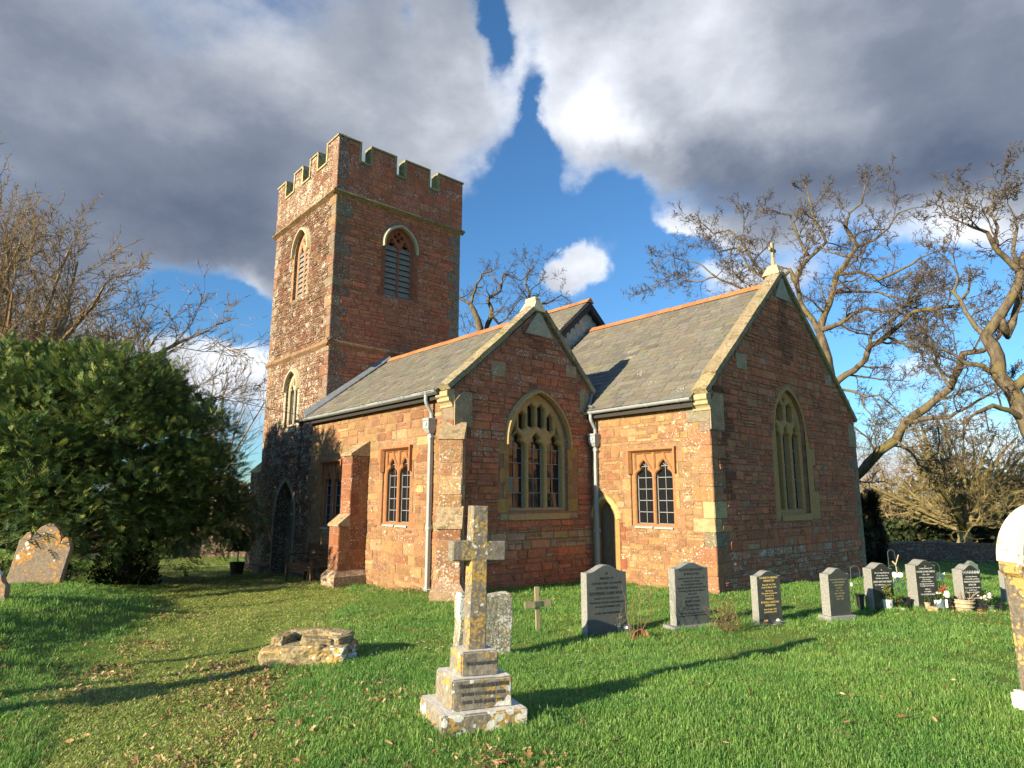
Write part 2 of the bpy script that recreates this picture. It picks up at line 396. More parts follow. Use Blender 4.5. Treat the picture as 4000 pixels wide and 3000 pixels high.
M_TWIGP = mat_bark('pale_twig', (.26, .22, .17), (.40, .35, .28), 3)
def mat_leaf(name, tr=.25):
    m, t, b = new_mat(name); at = t.add('ShaderNodeAttribute'); at.attribute_name = 'tint'
    t.l.new(at.outputs['Color'], b.inputs['Base Color']); b.inputs['Roughness'].default_value = .6; b.inputs['Specular IOR Level'].default_value = .25
    tl = t.add('ShaderNodeBsdfTranslucent', {'Color': at.outputs['Color']}); mx = t.add('ShaderNodeMixShader', {0: tr, 1: b.outputs[0], 2: tl.outputs[0]})
    o = [n for n in t.n if n.type == 'OUTPUT_MATERIAL'][0]; t.l.new(mx.outputs[0], o.inputs[0]); return m
M_LEAF = mat_leaf('foliage')
# ================================================================== THE CHURCH
CAMP = Vector((0, 0, 1.9))
church = empty('church', (-14, 13, -.3), 'red sandstone village church with battlemented west tower and slate roofs', 'church')
def part(name, mb, mat, parent=None, **k): return mb.build(name, mat, parent if parent is not None else church, **k)
def scan(lp, z):
    xs = []
    n = len(lp)
    for i in range(n):
        (x0, z0), (x1, z1) = lp[i], lp[(i+1) % n]
        if (z0 <= z) != (z1 <= z): xs.append(x0+(z-z0)*(x1-x0)/(z1-z0))
    xs.sort(); return [(xs[i], xs[i+1]) for i in range(0, len(xs)-1, 2)]
def inter(A, B):
    return [(max(a, c), min(b, d)) for a, b in A for c, d in B if min(b, d)-max(a, c) > .03]
def minus(A, B):
    for c, d in B:
        out = []
        for a, b in A:
            if d <= a or c >= b: out.append((a, b)); continue
            if c > a: out.append((a, c))
            if d < b: out.append((d, b))
        A = out
    return A
STONES = {}
def addpiece(kind, P, u0, u1, z0, z1, d0, proud, col, parent, jit=.008, bev=.012, score=1.0, mat=None, ragged=0):
    j = lambda a=1: (rnd.random()-.5)*2*jit*a
    b = min(bev, (u1-u0)*.25, (z1-z0)*.25); r_ = ragged
    c = [b*(1+rnd.random()*r_) for _ in range(4)]
    o = [(u0+c[0]+j(), z0+j()), (u1-c[1]+j(), z0+j()), (u1+j(), z0+c[1]+j()), (u1+j(), z1-c[2]+j()), (u1-c[2]+j(), z1+j()), (u0+c[3]+j(), z1+j()), (u0+j(), z1-c[3]+j()), (u0+j(), z0+c[0]+j())]
    cu, cz = (u0+u1)/2, (z0+z1)/2; w, h = u1-u0, z1-z0
    fu = max(.5, 1-2*b*.7/w); fz = max(.5, 1-2*b*.7/h); tl = (rnd.random()-.5)*proud*.5; tz = (rnd.random()-.5)*proud*.7
    back = [P(u, z, d0-.012) for u, z in o]
    front = [P(cu+(u-cu)*fu, cz+(z-cz)*fz, d0+proud+tl*(u-cu)/w*2+tz*(z-cz)/h*2) for u, z in o]
    fs = [tuple(range(8, 16))]+[(k, (k+1) % 8, 8+(k+1) % 8, 8+k) for k in range(8)]
    p = P(cu, cz, d0); v = CAMP-p; n = (P(cu, cz, d0+1)-p); dist = v.length
    STONES.setdefault(kind, []).append((score*w*h*max(.02, v.normalized().dot(n))/dist**2, back+front, fs, col, parent, mat))
def masonry(kind, P, poly, holes, parent, pal, rows=(.12, .2), lens=(.18, .5), proud=(.004, .022), gap=.010, d0=0, jit=.006, bev=.014, ragged=1.0, score=1.0, cap=None, split=0):
    zs = [p[1] for p in poly]; z = min(zs); zt = max(zs); r2 = random.Random(len(STONES.get(kind, []))+int(zt*100))
    while z < zt-.05:
        h = r2.uniform(*rows)*(1.25 if r2.random() < .12 else 1)
        z1 = min(z+h, zt); e = .004
        seg = inter(scan(poly, z+e), scan(poly, z1-e))
        for hl in holes:
            for zz in ((z+.3*h, z+.7*h) if z1 > z+.7*h else ((z+z1)/2,)): seg = minus(seg, scan(hl, zz))
        for a, b in seg:
            u = a
            while u < b-.01:
                L = r2.uniform(*lens)*(.6+.4*h/rows[1])
                if b-(u+L) < lens[0]*.7: L = b-u
                if L > lens[1]*1.7: L = L*.5
                col = pal(u+L/2, (z+z1)/2, r2)
                if split and r2.random() < split and h > rows[0]*1.1:
                    zm = z+(z1-z)*r2.uniform(.4, .6)
                    for q0, q1 in ((z, zm), (zm, z1)):
                        addpiece(kind, P, u+gap/2, u+L-gap/2, q0+gap/2, q1-gap/2, d0, r2.uniform(*proud), pal(u+L/2, q0, r2), parent, jit, bev, score, M_MAS, ragged)
                else:
                    addpiece(kind, P, u+gap/2, u+L-gap/2, z+gap/2, z1-gap/2, d0, r2.uniform(*proud), col, parent, jit, bev, score, M_MAS, ragged)
                u += L
        z = z1
def flush_pieces(kind, limit=290, owner=None, rest='stuff'):
    L = sorted(STONES.pop(kind, []), key=lambda s: -s[0])
    for s in L[:limit]:
        mb = MB(); mb.col = s[3]; mb.mesh(s[1], s[2]); mb.build(kind, s[5], s[4])
    if L[limit:]:
        bym = {}
        mb = MB()
        for s in L[limit:]: mb.col = s[3]; mb.mesh(s[1], s[2])
        mb.build(kind, L[limit:][0][5], owner or church, kind='stuff')
def vary(c, r2, a=.16, l=0.0):
    a *= .75; k = 1+r2.uniform(-a, a); return (c[0]*k*(1+r2.uniform(-.05, .05)), c[1]*k*(1+r2.uniform(-.06, .06)), c[2]*k*(1+r2.uniform(-.08, .08)), l)
RED = (.235, .080, .040); BROWN = (.195, .090, .048); TAN = (.315, .172, .078); CREAM = (.42, .30, .155); GREY = (.205, .160, .112); PURP = (.165, .066, .042); BUFF = (.355, .225, .10); PINK = (.295, .138, .07)
REDE = (.46, .130, .060); BROWNE = (.42, .160, .075); PURPE = (.39, .138, .080); GREYE = (.36, .26, .175); TANE = (.45, .22, .105)  # same stone on the unlit east faces, brightened and reddened to offset their shade
def choose(r2, opts):
    m = [sum(w*c[i] for w, c in opts)/sum(w for w, _ in opts) for i in range(3)]; p_ = choose_(r2, opts); return tuple(p_[i]*.62+m[i]*.38 for i in range(3))
def choose_(r2, opts):
    t = r2.random()*sum(w for w, _ in opts)
    for w, c in opts:
        t -= w
        if t <= 0: return c
    return opts[-1][1]
MORT = (.26, .155, .085, .3); MORTD = (.27, .14, .09, .3)

def pal_aisle(u, z, r2):
    o = [(3, TAN), (2.3, PINK), (1.3, RED), (1.6, BUFF), (.8, CREAM), (.5, BROWN)]
    if 2.7 < z < 3.6: o += [(1.3, CREAM)]
    if z < 1.0: o += [(1.8, PINK), (1, CREAM)]
    k_ = .86; return vary(tuple(q*k_ for q in choose(r2, o)), r2, .2, r2.uniform(.0, .5) if z < 2.4 else r2.uniform(-.1, .3))
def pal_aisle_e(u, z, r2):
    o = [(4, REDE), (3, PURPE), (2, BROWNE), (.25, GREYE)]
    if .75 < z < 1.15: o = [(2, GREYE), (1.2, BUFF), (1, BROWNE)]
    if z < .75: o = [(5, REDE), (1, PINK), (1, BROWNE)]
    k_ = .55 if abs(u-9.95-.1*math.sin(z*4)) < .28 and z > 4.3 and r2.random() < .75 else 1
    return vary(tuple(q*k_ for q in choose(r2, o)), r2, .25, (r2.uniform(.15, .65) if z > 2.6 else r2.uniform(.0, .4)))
def pal_chan(u, z, r2):
    o = [(4, TAN), (2, PINK), (2.5, BUFF), (.8, RED), (.7, CREAM), (.4, BROWN)]
    k_ = .95; return vary(tuple(q*k_ for q in choose(r2, o)), r2, .2, r2.uniform(.1, .6) if u > -8.6 or z < 1.4 else r2.uniform(-.15, .35))
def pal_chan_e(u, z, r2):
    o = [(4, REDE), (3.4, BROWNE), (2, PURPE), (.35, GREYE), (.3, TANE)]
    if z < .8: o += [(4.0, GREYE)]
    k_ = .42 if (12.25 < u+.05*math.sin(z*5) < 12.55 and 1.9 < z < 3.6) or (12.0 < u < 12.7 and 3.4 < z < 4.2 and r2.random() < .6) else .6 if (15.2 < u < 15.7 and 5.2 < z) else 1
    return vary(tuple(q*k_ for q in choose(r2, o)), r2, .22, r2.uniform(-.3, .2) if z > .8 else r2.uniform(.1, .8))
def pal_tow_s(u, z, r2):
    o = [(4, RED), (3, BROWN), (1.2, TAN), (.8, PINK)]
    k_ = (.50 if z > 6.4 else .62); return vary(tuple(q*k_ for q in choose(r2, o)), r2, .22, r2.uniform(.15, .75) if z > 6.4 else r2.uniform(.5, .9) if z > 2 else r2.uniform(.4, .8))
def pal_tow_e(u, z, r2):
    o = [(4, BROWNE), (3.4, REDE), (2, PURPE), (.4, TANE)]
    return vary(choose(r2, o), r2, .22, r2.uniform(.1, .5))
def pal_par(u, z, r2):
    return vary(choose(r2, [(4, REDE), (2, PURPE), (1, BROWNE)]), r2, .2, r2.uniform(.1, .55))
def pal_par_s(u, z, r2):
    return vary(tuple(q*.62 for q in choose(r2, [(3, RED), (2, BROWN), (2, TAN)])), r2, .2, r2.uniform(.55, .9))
def backing(name, P, poly, holes, col, depth=.45, at=0.0):
    mb = MB(); mb.col = col; plate(mb, P, poly, holes, at, at-depth); return part(name, mb, M_MAS)
def dressed(mb_or_name): pass

# ---- windows -----------------------------------------------------
def sweep(mb, P, path, w, d0, d1, close=False):
    """a moulding of width w following path (u,z), from depth d0 out to d1, with a weathered (bevelled) face"""
    n = len(path); out = offset_open(path, w)
    for i in range(n-1):
        a, b, c, d = path[i], path[i+1], out[i+1], out[i]
        m1 = ((a[0]*.45+d[0]*.55), (a[1]*.45+d[1]*.55)); m2 = ((b[0]*.45+c[0]*.55), (b[1]*.45+c[1]*.55))
        mb.quad(P(*a, d0), P(*b, d0), P(*b, d1), P(*a, d1))
        mb.quad(P(*a, d1), P(*b, d1), P(*m2, d1), P(*m1, d1))
        mb.quad(P(*m1, d1), P(*m2, d1), P(*c, d0), P(*d, d0))
    for i in (0, n-1):
        a, d = path[i], out[i]; m = (a[0]*.45+d[0]*.55, a[1]*.45+d[1]*.55)
        mb.quad(P(*a, d0), P(*a, d1), P(*m, d1), P(*d, d0))
def offset_open(path, w):
    out = []; n = len(path)
    for i in range(n):
        a = Vector(path[max(i-1, 0)]); c = Vector(path[min(i+1, n-1)]); b = Vector(path[i])
        e1 = (b-a).normalized() if i > 0 else (c-b).normalized(); e2 = (c-b).normalized() if i < n-1 else e1
        n1_ = Vector((-e1.y, e1.x)); n2_ = Vector((-e2.y, e2.x)); m = (n1_+n2_).normalized()
        out.append(tuple(b+m*(w/max(.4, m.dot(n1_)))))
    return out
def panes(win, P, u0, u1, z0, zt, top_fn, d, nu, rowh, cames=True):
    """leaded glass: each pane its own sheet, the cames one mesh"""
    z = z0; rows = []
    while z < zt-.02: rows.append((z, min(z+rowh, zt))); z += rowh
    du = (u1-u0)/nu
    for a, b in rows:
        for k in range(nu):
            mb = MB(); t1 = rnd.uniform(-.009, .009); t2 = rnd.uniform(-.009, .009)
            ua, ub = u0+k*du, u0+(k+1)*du
            mb.quad(P(ua, a, d+t1), P(ub, a, d-t1), P(ub, b, d-t1+t2), P(ua, b, d+t1+t2)); mb.build('glass_pane', M_GLASS, win)
    mb = MB(); g = .005
    def bar(p, q, w):
        v = (Vector(q)-Vector(p)); L = v.length; v /= L; nn = Vector((-v.y, v.x))*w
        a0, a1, b0, b1 = Vector(p)-nn, Vector(p)+nn, Vector(q)-nn, Vector(q)+nn
        mb.hexa([P(*a0, d+.004), P(*b0, d+.004), P(*b1, d+.004), P(*a1, d+.004)], [P(*a0, d+.018), P(*b0, d+.018), P(*b1, d+.018), P(*a1, d+.018)])
    for k in range(1, nu): bar((u0+k*du, z0), (u0+k*du, zt), g)
    bar((u0+.008, z0), (u0+.008, zt), .009); bar((u1-.008, z0), (u1-.008, zt), .009)
    for a, b in rows: bar((u0, a), (u1, a), .007 if a > z0 else .012)
    um = (u0+u1)/2
    last = rows[-1][0]
    for s_ in (-1, 1): bar((um, last), (um+s_*(u1-u0)*.28, zt), g)
    mb.build('glazing_bar', M_CAME, win)
def lbl(o, t): o['label'] = t; return o

# ---- south aisle ---------------------------------------------------
AE, AS = -10.53, 7.66
PS = frameS(AS); PE = frameE(AE)
w1 = dict(c=-12.68, sill=1.30, head=2.98); w2 = dict(c=-15.93, sill=1.12, head=2.80)
def sq_open(w): return [(w['c']-.60, w['sill']), (w['c']+.60, w['sill']), (w['c']+.60, w['head']), (w['c']-.60, w['head'])]
aisle_poly = [(-17.3, -.75), (AE-.005, -.75), (AE-.005, 4.02), (-17.3, 4.02)]
aw = backing('aisle_south_wall', PS, aisle_poly, [sq_open(w1), sq_open(w2)], MORT, .5)
def jambs(P, c, hw, z0, z1, ww, parent, col, lich=.1, wide=.34, both=(1, 1)):
    """long-and-short dressed blocks beside an opening"""
    z = z0; k = 0
    while z < z1-.05:
        h = rnd.uniform(.26, .42); zt = min(z+h, z1)
        for s_, on in zip((-1, 1), both):
            if not on: continue
            L = ww if k % 2 else wide*rnd.uniform(.8, 1.05)
            a, b = (c-hw-L, c-hw) if s_ < 0 else (c+hw, c+hw+L)
            addpiece('dressed_block', P, a+.004, b-.002, z+.004, zt-.004, 0, .012, vary(col() if callable(col) else col, rnd, .1, lich), parent, .002, .006, 1, M_MAS, .3)
        z = zt; k += 1
def square_window(P, w, name, jcol, panelcol, parent_wall, nrows=.30, rec=.14):
    c, s0, hd = w['c'], w['sill'], w['head']
    root = MB(); root.col = (*panelcol, .08)
    hw = .60; m = .045; lw = (hw-m-.11)   # light width
    Ls = [(c-m-lw, c-m), (c+m, c+m+lw)]
    spr = hd-.62; ap = hd-.22
    lights = [cusped(a, b, s0+.04, spr, ap, .22, 10) for a, b in Ls]
    sp_ = []
    for a, b in Ls:
        um = (a+b)/2
        sp_ += [[(a+.0, ap-.20), (um-.075, ap+.02), (um-.03, hd-.07), (a, hd-.07)], [(b, ap-.20), (b, hd-.07), (um+.03, hd-.07), (um+.075, ap+.02)]]
    outer = [(c-hw, s0), (c+hw, s0), (c+hw, hd), (c-hw, hd)]
    plate(root, P, outer, lights+sp_, -.03, -.075, .022)
    plate(root, P, outer, lights, -.078, -rec-.04, .014)
    wn_ = root.build('window', M_DRESS, church)
    for a, b in Ls: panes(wn_, P, a, b, s0+.04, ap, None, -rec, 2, (spr-s0)/4.1)
    sb = MB(); sb.col = (.36, .37, .36, .1)
    for a, b in Ls: sb.mesh([P(a-.02, s0+.045, -rec), P(b+.02, s0+.045, -rec), P(b+.02, s0-.03, .035), P(a-.02, s0-.03, .035), P(b+.02, s0-.06, .035), P(a-.02, s0-.06, .035), P(a-.02, s0-.06, 0), P(b+.02, s0-.06, 0)], [(3,2,1,0), (5,4,2,3), (6,7,4,5)])
    sb.build('window_sill', M_DRESS, wn_)
    hm = MB(); hm.col = (*panelcol, .25)
    H = hw+.05
    sweep(hm, P, [(c+H, hd-.52), (c+H, hd+.05), (c-H, hd+.05), (c-H, hd-.52)], .085, 0, .085)
    hm.build('hood_mould', M_DRESS, wn_)
    bk = MB(); plate(bk, P, outer, [], -.42, -.5); bk.build('interior', M_DARK, wn_)
    return wn_
square_window(PS, w1, 'w', None, (.315, .145, .068), aw)
square_window(PS, w2, 'w', None, (.28, .12, .062), aw)
for w in (w1, w2):
    jambs(PS, w['c'], .60, w['sill']-.05, w['head']-.02, .11, aw, lambda: choose(rnd, [(2, PINK), (1, TAN)]), .15, .3)
holesA = [[(w['c']-.86, w['sill']-.05), (w['c']+.86, w['sill']-.05), (w['c']+.86, w['head']-.0), (w['c']-.86, w['head'])] for w in (w1, w2)]
holesA = [[(w['c']-.80, w['sill']-.06), (w['c']+.80, w['sill']-.06), (w['c']+.80, w['head']+.10), (w['c']-.80, w['head']+.10)] for w in (w1, w2)]
def quoins(P1, s1, u1, P2, s2, u2, z0, z1, parent, colf, lich, hz=(.26, .4), big=.44, small=.24):
    """alternating corner blocks, returned as the holes they leave in both faces"""
    z = z0; k = 0; h1, h2 = [], []
    while z < z1-.05:
        h = rnd.uniform(*hz); zt = min(z+h, z1); zt = z1 if z1-zt < .1 else zt
        a, b = (big, small) if k % 2 else (small, big); a *= rnd.uniform(.9, 1.1); b *= rnd.uniform(.9, 1.1)
        col = vary(colf(z), rnd, .12, lich)
        for q, (P, s_, u, L, hh) in enumerate(((P1, s1, u1, a, h1), (P2, s2, u2, b, h2))):
            if P is None: continue
            e = .009 if q == 0 else .006
            lo, hi = (u-L, u+e) if s_ < 0 else (u-e, u+L)
            addpiece('quoin', P, lo+.004, hi-.002 if s_ > 0 else hi, z+.005, zt-.005, 0, .014, col, parent, .001, .005, 1, M_MAS, .4)
            hh.append([(lo-.01, z), (hi+.01, z), (hi+.01, zt), (lo-.01, zt)])
        z = zt; k += 1
    return h1, h2
gA = lambda z: (GREY if z > 3.3 else choose(rnd, [(2, RED), (1, PINK), (1, BROWN)]))
# aisle east gable
AN = 11.83
apexY, apexZ = 10.06, 6.24
ae_poly = [(AS+.005, -.75), (AN, -.75), (AN, 4.47), (apexY, apexZ), (AS+.005, 4.15)]
E_open = arch(9.14, 10.98, 1.60, 3.06, 4.24, 12)
ae = backing('aisle_east_wall', PE, ae_poly, [E_open], MORTD, .26)
hq1, hq2 = quoins(PS, -1, AE, PE, 1, AS, -.3, 3.98, ae, gA, .25)
masonry('stone', PS, [(-17.3, -.6), (AE, -.6), (AE, 3.98), (-17.3, 3.98)], holesA+hq1, aw, pal_aisle, (.10, .23), (.2, .60), (.003, .016), .011, jit=.009, score=1.2, split=.22)
E_hole = [(u+(u-10.06)*.13, z+(.14 if z > 3.2 else (-.06 if z < 2 else .03))) for u, z in E_open]
surr = [(8.98, 1.62), (8.98, 1.42), (11.3, 1.42), (11.3, 2.1), (11.22, 2.1), (11.22, 2.75), (11.3, 2.75), (11.3, 3.05), (10.98, 3.06), (9.14, 3.06), (8.96, 3.06)]
def band_blocks(P, lp, parent, d, col, lich, nseg, w):
    pass
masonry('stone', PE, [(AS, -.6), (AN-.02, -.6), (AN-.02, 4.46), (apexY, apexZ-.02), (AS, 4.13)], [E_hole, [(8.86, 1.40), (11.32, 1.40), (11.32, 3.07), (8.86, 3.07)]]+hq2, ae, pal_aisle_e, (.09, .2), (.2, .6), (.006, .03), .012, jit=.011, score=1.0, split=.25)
GOLD = (.44, .30, .10)
def arched_window(P, o, lights, tops, jcol, rec, hood, sill_z, bars_rows, thick=.16, face=-.07, pane_nu=2, parent=church, splay=True, hoodw=.09, hoodlich=.35, panes_on=True):
    mb = MB(); mb.col = (*jcol, .1)
    inner = offset_loop(o, -.004)
    plate(mb, P, inner, lights+tops, face, face-thick, .03)
    wn_ = mb.build('window', M_DRESS, church)
    if panes_on:
        for lp in lights:
            us = [p[0] for p in lp]; zs_ = [p[1] for p in lp]
            panes(wn_, P, min(us), max(us), min(zs_), max(zs_), None, rec, pane_nu, bars_rows)
        for lp in tops:
            us = [p[0] for p in lp]; zs_ = [p[1] for p in lp]; g = MB(); g.quad(P(min(us), min(zs_), rec), P(max(us), min(zs_), rec), P(max(us), max(zs_), rec), P(min(us), max(zs_), rec)); g.build('glass_pane', M_GLASS, wn_)
    if hood:
        hm = MB(); hm.col = (*jcol, hoodlich); path = [p for p in o[1:]]; path = path+[]
        head = [p for p in o[2:]]; 
        path = offset_open(head, -.03) if False else [(p[0], p[1]) for p in head]
        path = [(p[0]+(p[0]-(o[0][0]+o[1][0])/2)*.04, p[1]+.02) for p in path]
        path = [(path[0][0], path[0][1]-.06)]+path+[(path[-1][0], path[-1][1]-.06)]
        # keep the offset outward
        sweep(hm, P, list(reversed(path)), hoodw, 0, .1)
        hm.build('hood_mould', M_DRESS, wn_)
    sb = MB(); sb.col = (*jcol, .2); u0, u1 = o[0][0], o[1][0]
    sb.mesh([P(u0, sill_z+.09, rec), P(u1, sill_z+.09, rec), P(u1, sill_z-.02, .03), P(u0, sill_z-.02, .03), P(u1, sill_z-.14, .03), P(u0, sill_z-.14, .03), P(u0, sill_z-.14, 0), P(u1, sill_z-.14, 0)], [(0,1,2,3), (3,2,4,5), (5,4,7,6)])
    sb.build('window_sill', M_DRESS, wn_)
    bk = MB(); plate(bk, P, o, [], -.46, -.5); bk.build('interior', M_DARK, wn_)
    return wn_
def panel(u0, u1, z0, z1, pt=.10): return [(u0, z0+pt*.6), ((u0+u1)/2, z0), (u1, z0+pt*.6), (u1, z1-pt), ((u0+u1)/2, z1), (u0, z1-pt)]
c = 10.06
L3 = [(9.22, 9.72), (9.82, 10.30), (10.40, 10.90)]
lights = [cusped(a, b, 1.66, 2.98, 3.34, .25, 12) for a, b in L3]
tops = [panel(9.52, 9.72, 3.38, 3.82), panel(9.79, 10.02, 3.44, 4.02), panel(10.10, 10.33, 3.44, 4.02), panel(10.40, 10.60, 3.38, 3.82), [(9.30, 3.25), (9.44, 3.34), (9.43, 3.56)], [(10.82, 3.25), (10.69, 3.56), (10.68, 3.34)]]
wE = arched_window(PE, E_open, lights, tops, (.42, .28, .13), -.22, True, 1.55, .33)
lbl(wE, 'large three-light traceried window in the aisle gable')
jambs(PE, c, .92, 1.56, 3.05, .15, ae, (.33, .20, .07), .15, .32)
mb = MB(); mb.col = (.30, .21, .10, .4)
for a, b in ((8.9, 9.5), (9.51, 10.2), (10.21, 10.7), (10.71, 11.3)): addpiece('dressed_block', PE, a+.003, b-.003, 1.42, 1.545, 0, .012, (.36, .27, .15, .4), ae, .002, .006, 1, M_MAS, .3)
# blocks of the arch ring
def ring(P, o, parent, d, w, colf, lich, n0=2, per=2):
    head = list(reversed(o[2:])); out = offset_open(head, w)
    for i in range(0, len(head)-1, per):
        j = min(i+per, len(head)-1); mb = MB(); mb.col = vary(colf, rnd, .1, lich)
        idx = list(range(i, j+1)); g = .004
        fr = [P(*head[k], d) for k in idx]+[P(*out[k], d) for k in reversed(idx)]
        bk_ = [P(*head[k], d-.05) for k in idx]+[P(*out[k], d-.05) for k in reversed(idx)]
        cen = sum((Vector(q) for q in fr), Vector())/len(fr); fr = [q+(cen-q)*.03 for q in fr]
        n = len(fr); mb.mesh(fr+bk_, [tuple(range(n))]+[(k, n+k, n+(k+1) % n, (k+1) % n) for k in range(n)])
        mb.build('voussoir', M_MAS, parent)
# ---- chancel -------------------------------------------------------
CE, CS, CN = -7.24, 11.83, 19.35
PCS = frameS(CS); PCE = frameE(CE)
w3 = dict(c=-8.74, sill=1.28, head=2.94)
door_o = arch(-10.44, -9.84, -.5, 1.34, 1.80, 8)
cs_poly = [(-10.6, -.75), (CE-.005, -.75), (CE-.005, 3.90), (-10.6, 3.90)]
door_o2 = [(-10.44, -.5), (-9.84, -.5)]+door_o[2:]
cw = backing('chancel_south_wall', PCS, cs_poly, [sq_open(w3), door_o2], MORT, .5)
lbl(square_window(PCS, w3, 'w', None, (.32, .16, .075), cw), 'two-light square-headed window beside the small door')
jambs(PCS, w3['c'], .60, w3['sill']-.05, w3['head']-.02, .1, cw, lambda: choose(rnd, [(2, BUFF), (1.2, PINK)]), .2, .26)
yapex, zapex = 15.50, 7.46
ce_poly = [(CS+.005, -.8), (CN, -.8), (CN, 4.06), (yapex, zapex), (CS+.005, 4.12)]
CE_open = arch(14.66, 16.20, 1.52, 3.52, 4.52, 12)
ce = backing('chancel_east_wall', PCE, ce_poly, [CE_open], MORTD, .26)
gC = lambda z: (GREY if z > 3.2 else choose_(rnd, [(2, GREY), (1.4, CREAM)]) if .7 < z < 1.6 else choose_(rnd, [(3, TAN), (1, PINK), (.6, GREY)]) if z > 1.6 else choose_(rnd, [(2, PINK), (1, TAN)]))
h1, h2 = quoins(PCS, -1, CE, PCE, 1, CS, -.3, 3.88, ce, gC, .35, (.2, .36), .5, .26)
_, h3 = quoins(None, -1, CE-5, PCE, -1, CN, -.4, 3.78, ce, lambda z: GREY, .35, (.24, .4), .42, .24)
doorhole = [(-10.62, -.75), (-9.68, -.75), (-9.68, 1.5), (-9.86, 1.86), (-10.14, 2.02), (-10.42, 1.86), (-10.62, 1.5)]
masonry('stone', PCS, [(-10.53, -.5), (CE, -.5), (CE, 3.88), (-10.53, 3.88)], [[(w3['c']-.80, w3['sill']-.06), (w3['c']+.80, w3['sill']-.06), (w3['c']+.80, w3['head']+.1), (w3['c']-.80, w3['head']+.1)], doorhole]+h1, cw, pal_chan, (.07, .16), (.14, .46), (.003, .016), .009, jit=.009, score=1.1, split=.15)
surC = [(14.42, 1.38), (16.74, 1.38), (16.74, 2.05), (16.50, 2.05), (16.50, 2.7), (16.66, 2.7), (16.66, 3.1), (16.40, 3.1), (16.30, 3.52)]+arch(14.57, 16.29, 1.5, 3.52, 4.63, 10)[3:-1]+[(14.57, 3.52), (14.46, 3.3)]
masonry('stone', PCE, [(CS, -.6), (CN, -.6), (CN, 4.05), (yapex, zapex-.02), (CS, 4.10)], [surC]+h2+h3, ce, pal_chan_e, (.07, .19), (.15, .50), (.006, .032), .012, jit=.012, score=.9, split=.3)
Lc = [(14.74, 15.16), (15.24, 15.62), (15.70, 16.12)]
lights = [cusped(a, b, 1.62, 3.30, 3.66, .2, 10) for a, b in Lc]
tops = [panel(15.00, 15.36, 3.72, 4.22), panel(15.50, 15.86, 3.72, 4.22), [(14.80, 3.55), (14.93, 3.72), (14.92, 3.95)], [(16.06, 3.55), (15.94, 3.95), (15.93, 3.72)], [(15.34, 4.28), (15.43, 4.18), (15.52, 4.28), (15.43, 4.42)]]
wC = arched_window(PCE, CE_open, lights, tops, (.42, .255, .115), -.27, False, 1.50, .36, thick=.22, face=-.10)
lbl(wC, 'tall narrow three-light window in the chancel gable')
mb = MB(); mb.col = (.40, .24, .10, .12); plate(mb, PCE, surC, [CE_open], .004, -.02, .0); s_ = mb.build('window_surround', M_DRESS, wC)

# the small priest's door
dm = MB(); dm.col = (.34, .21, .08, .15)
plate(dm, PCS, [(-10.60, -.5), (-9.70, -.5), (-9.70, 1.5), (-9.86, 1.84), (-10.14, 2.0), (-10.42, 1.84), (-10.60, 1.5)], [[(-10.40, -.49), (-9.88, -.49)]+[(max(-10.40, min(-9.88, p[0])), p[1]-.03) for p in door_o[2:]]], .012, -.16, .05)
dr = dm.build('door_surround', M_DRESS, church)
for k in range(4):
    pm = MB(); a = -10.42+k*.145; pm.mesh([PCS(a+.003, -.4, -.17), PCS(a+.142, -.4, -.17), PCS(a+.142, 1.78, -.17), PCS(a+.003, 1.78, -.17), PCS(a+.003, -.4, -.22), PCS(a+.142, -.4, -.22), PCS(a+.142, 1.78, -.22), PCS(a+.003, 1.78, -.22)], [(0,1,2,3), (4,0,3,7), (1,5,6,2)])
    pm.build('door_board', M_DOOR, dr)
hm = MB(); hm.col = (.52, .38, .16, .2)
hd_ = [(p[0]+(p[0]+10.14)*.22, p[1]+.05) for p in door_o[2:]]
sweep(hm, PCS, list(reversed(hd_)), .10, 0, .05); hm.build('hood_mould', M_DRESS, dr)
ringz = MB()
jambs(PCS, -10.14, .44, -.3, 1.42, .05, cw, RED, .1, .18, (1, 1))

# ---- tower ---------------------------------------------------------
TE, TW, TS, TN = -17.38, -22.13, 8.06, 12.77
PTS = frameS(TS); PTE = frameE(TE)
tS_open = arch(-20.36, -19.30, 8.36, 9.95, 10.66, 10); tL_open = arch(-20.36, -19.44, 4.10, 5.30, 5.86, 9)
tD_open = arch(-20.72, -19.22, -.9, 1.25, 2.36, 12)
tE_open = arch(9.82, 10.90, 8.26, 9.92, 10.60, 10)
Z1, Z2, Z3 = 6.42, 11.2, 12.43
ts = backing('tower_south_wall', PTS, [(TW+.005, -1), (TE-.005, -1), (TE-.005, Z2), (TW+.005, Z2)], [tS_open, tL_open, tD_open], (.15, .09, .055, .6), .6)
te = backing('tower_east_wall', PTE, [(TS+.005, -1), (TN-.005, -1), (TN-.005, Z2), (TS+.005, Z2)], [tE_open], MORTD, .6)
cm = MB(); cm.col = (.3, .2, .14, .5)
for P_, po in ((lambda u, z, d: Vector((TW-d, u, z)), [(TS+.01, -1), (TN-.01, -1), (TN-.01, Z2), (TS+.01, Z2)]), (lambda u, z, d: Vector((u, TN+d, z)), [(TW+.01, -1), (TE-.01, -1), (TE-.01, Z2), (TW+.01, Z2)])):
    plate(cm, P_, po, [], 0, -.6)
cm.quad((TW+.1, TS+.1, Z2+.5), (TE-.1, TS+.1, Z2+.5), (TE-.1, TN-.1, Z2+.5), (TW+.1, TN-.1, Z2+.5))
part('tower_far_walls', cm, M_MAS)
gT = lambda z: choose(rnd, [(2, GREY), (2, BROWN), (.5, TAN)]) if z > 6.4 else choose(rnd, [(1, RED), (1, BROWN), (.5, GREY)])
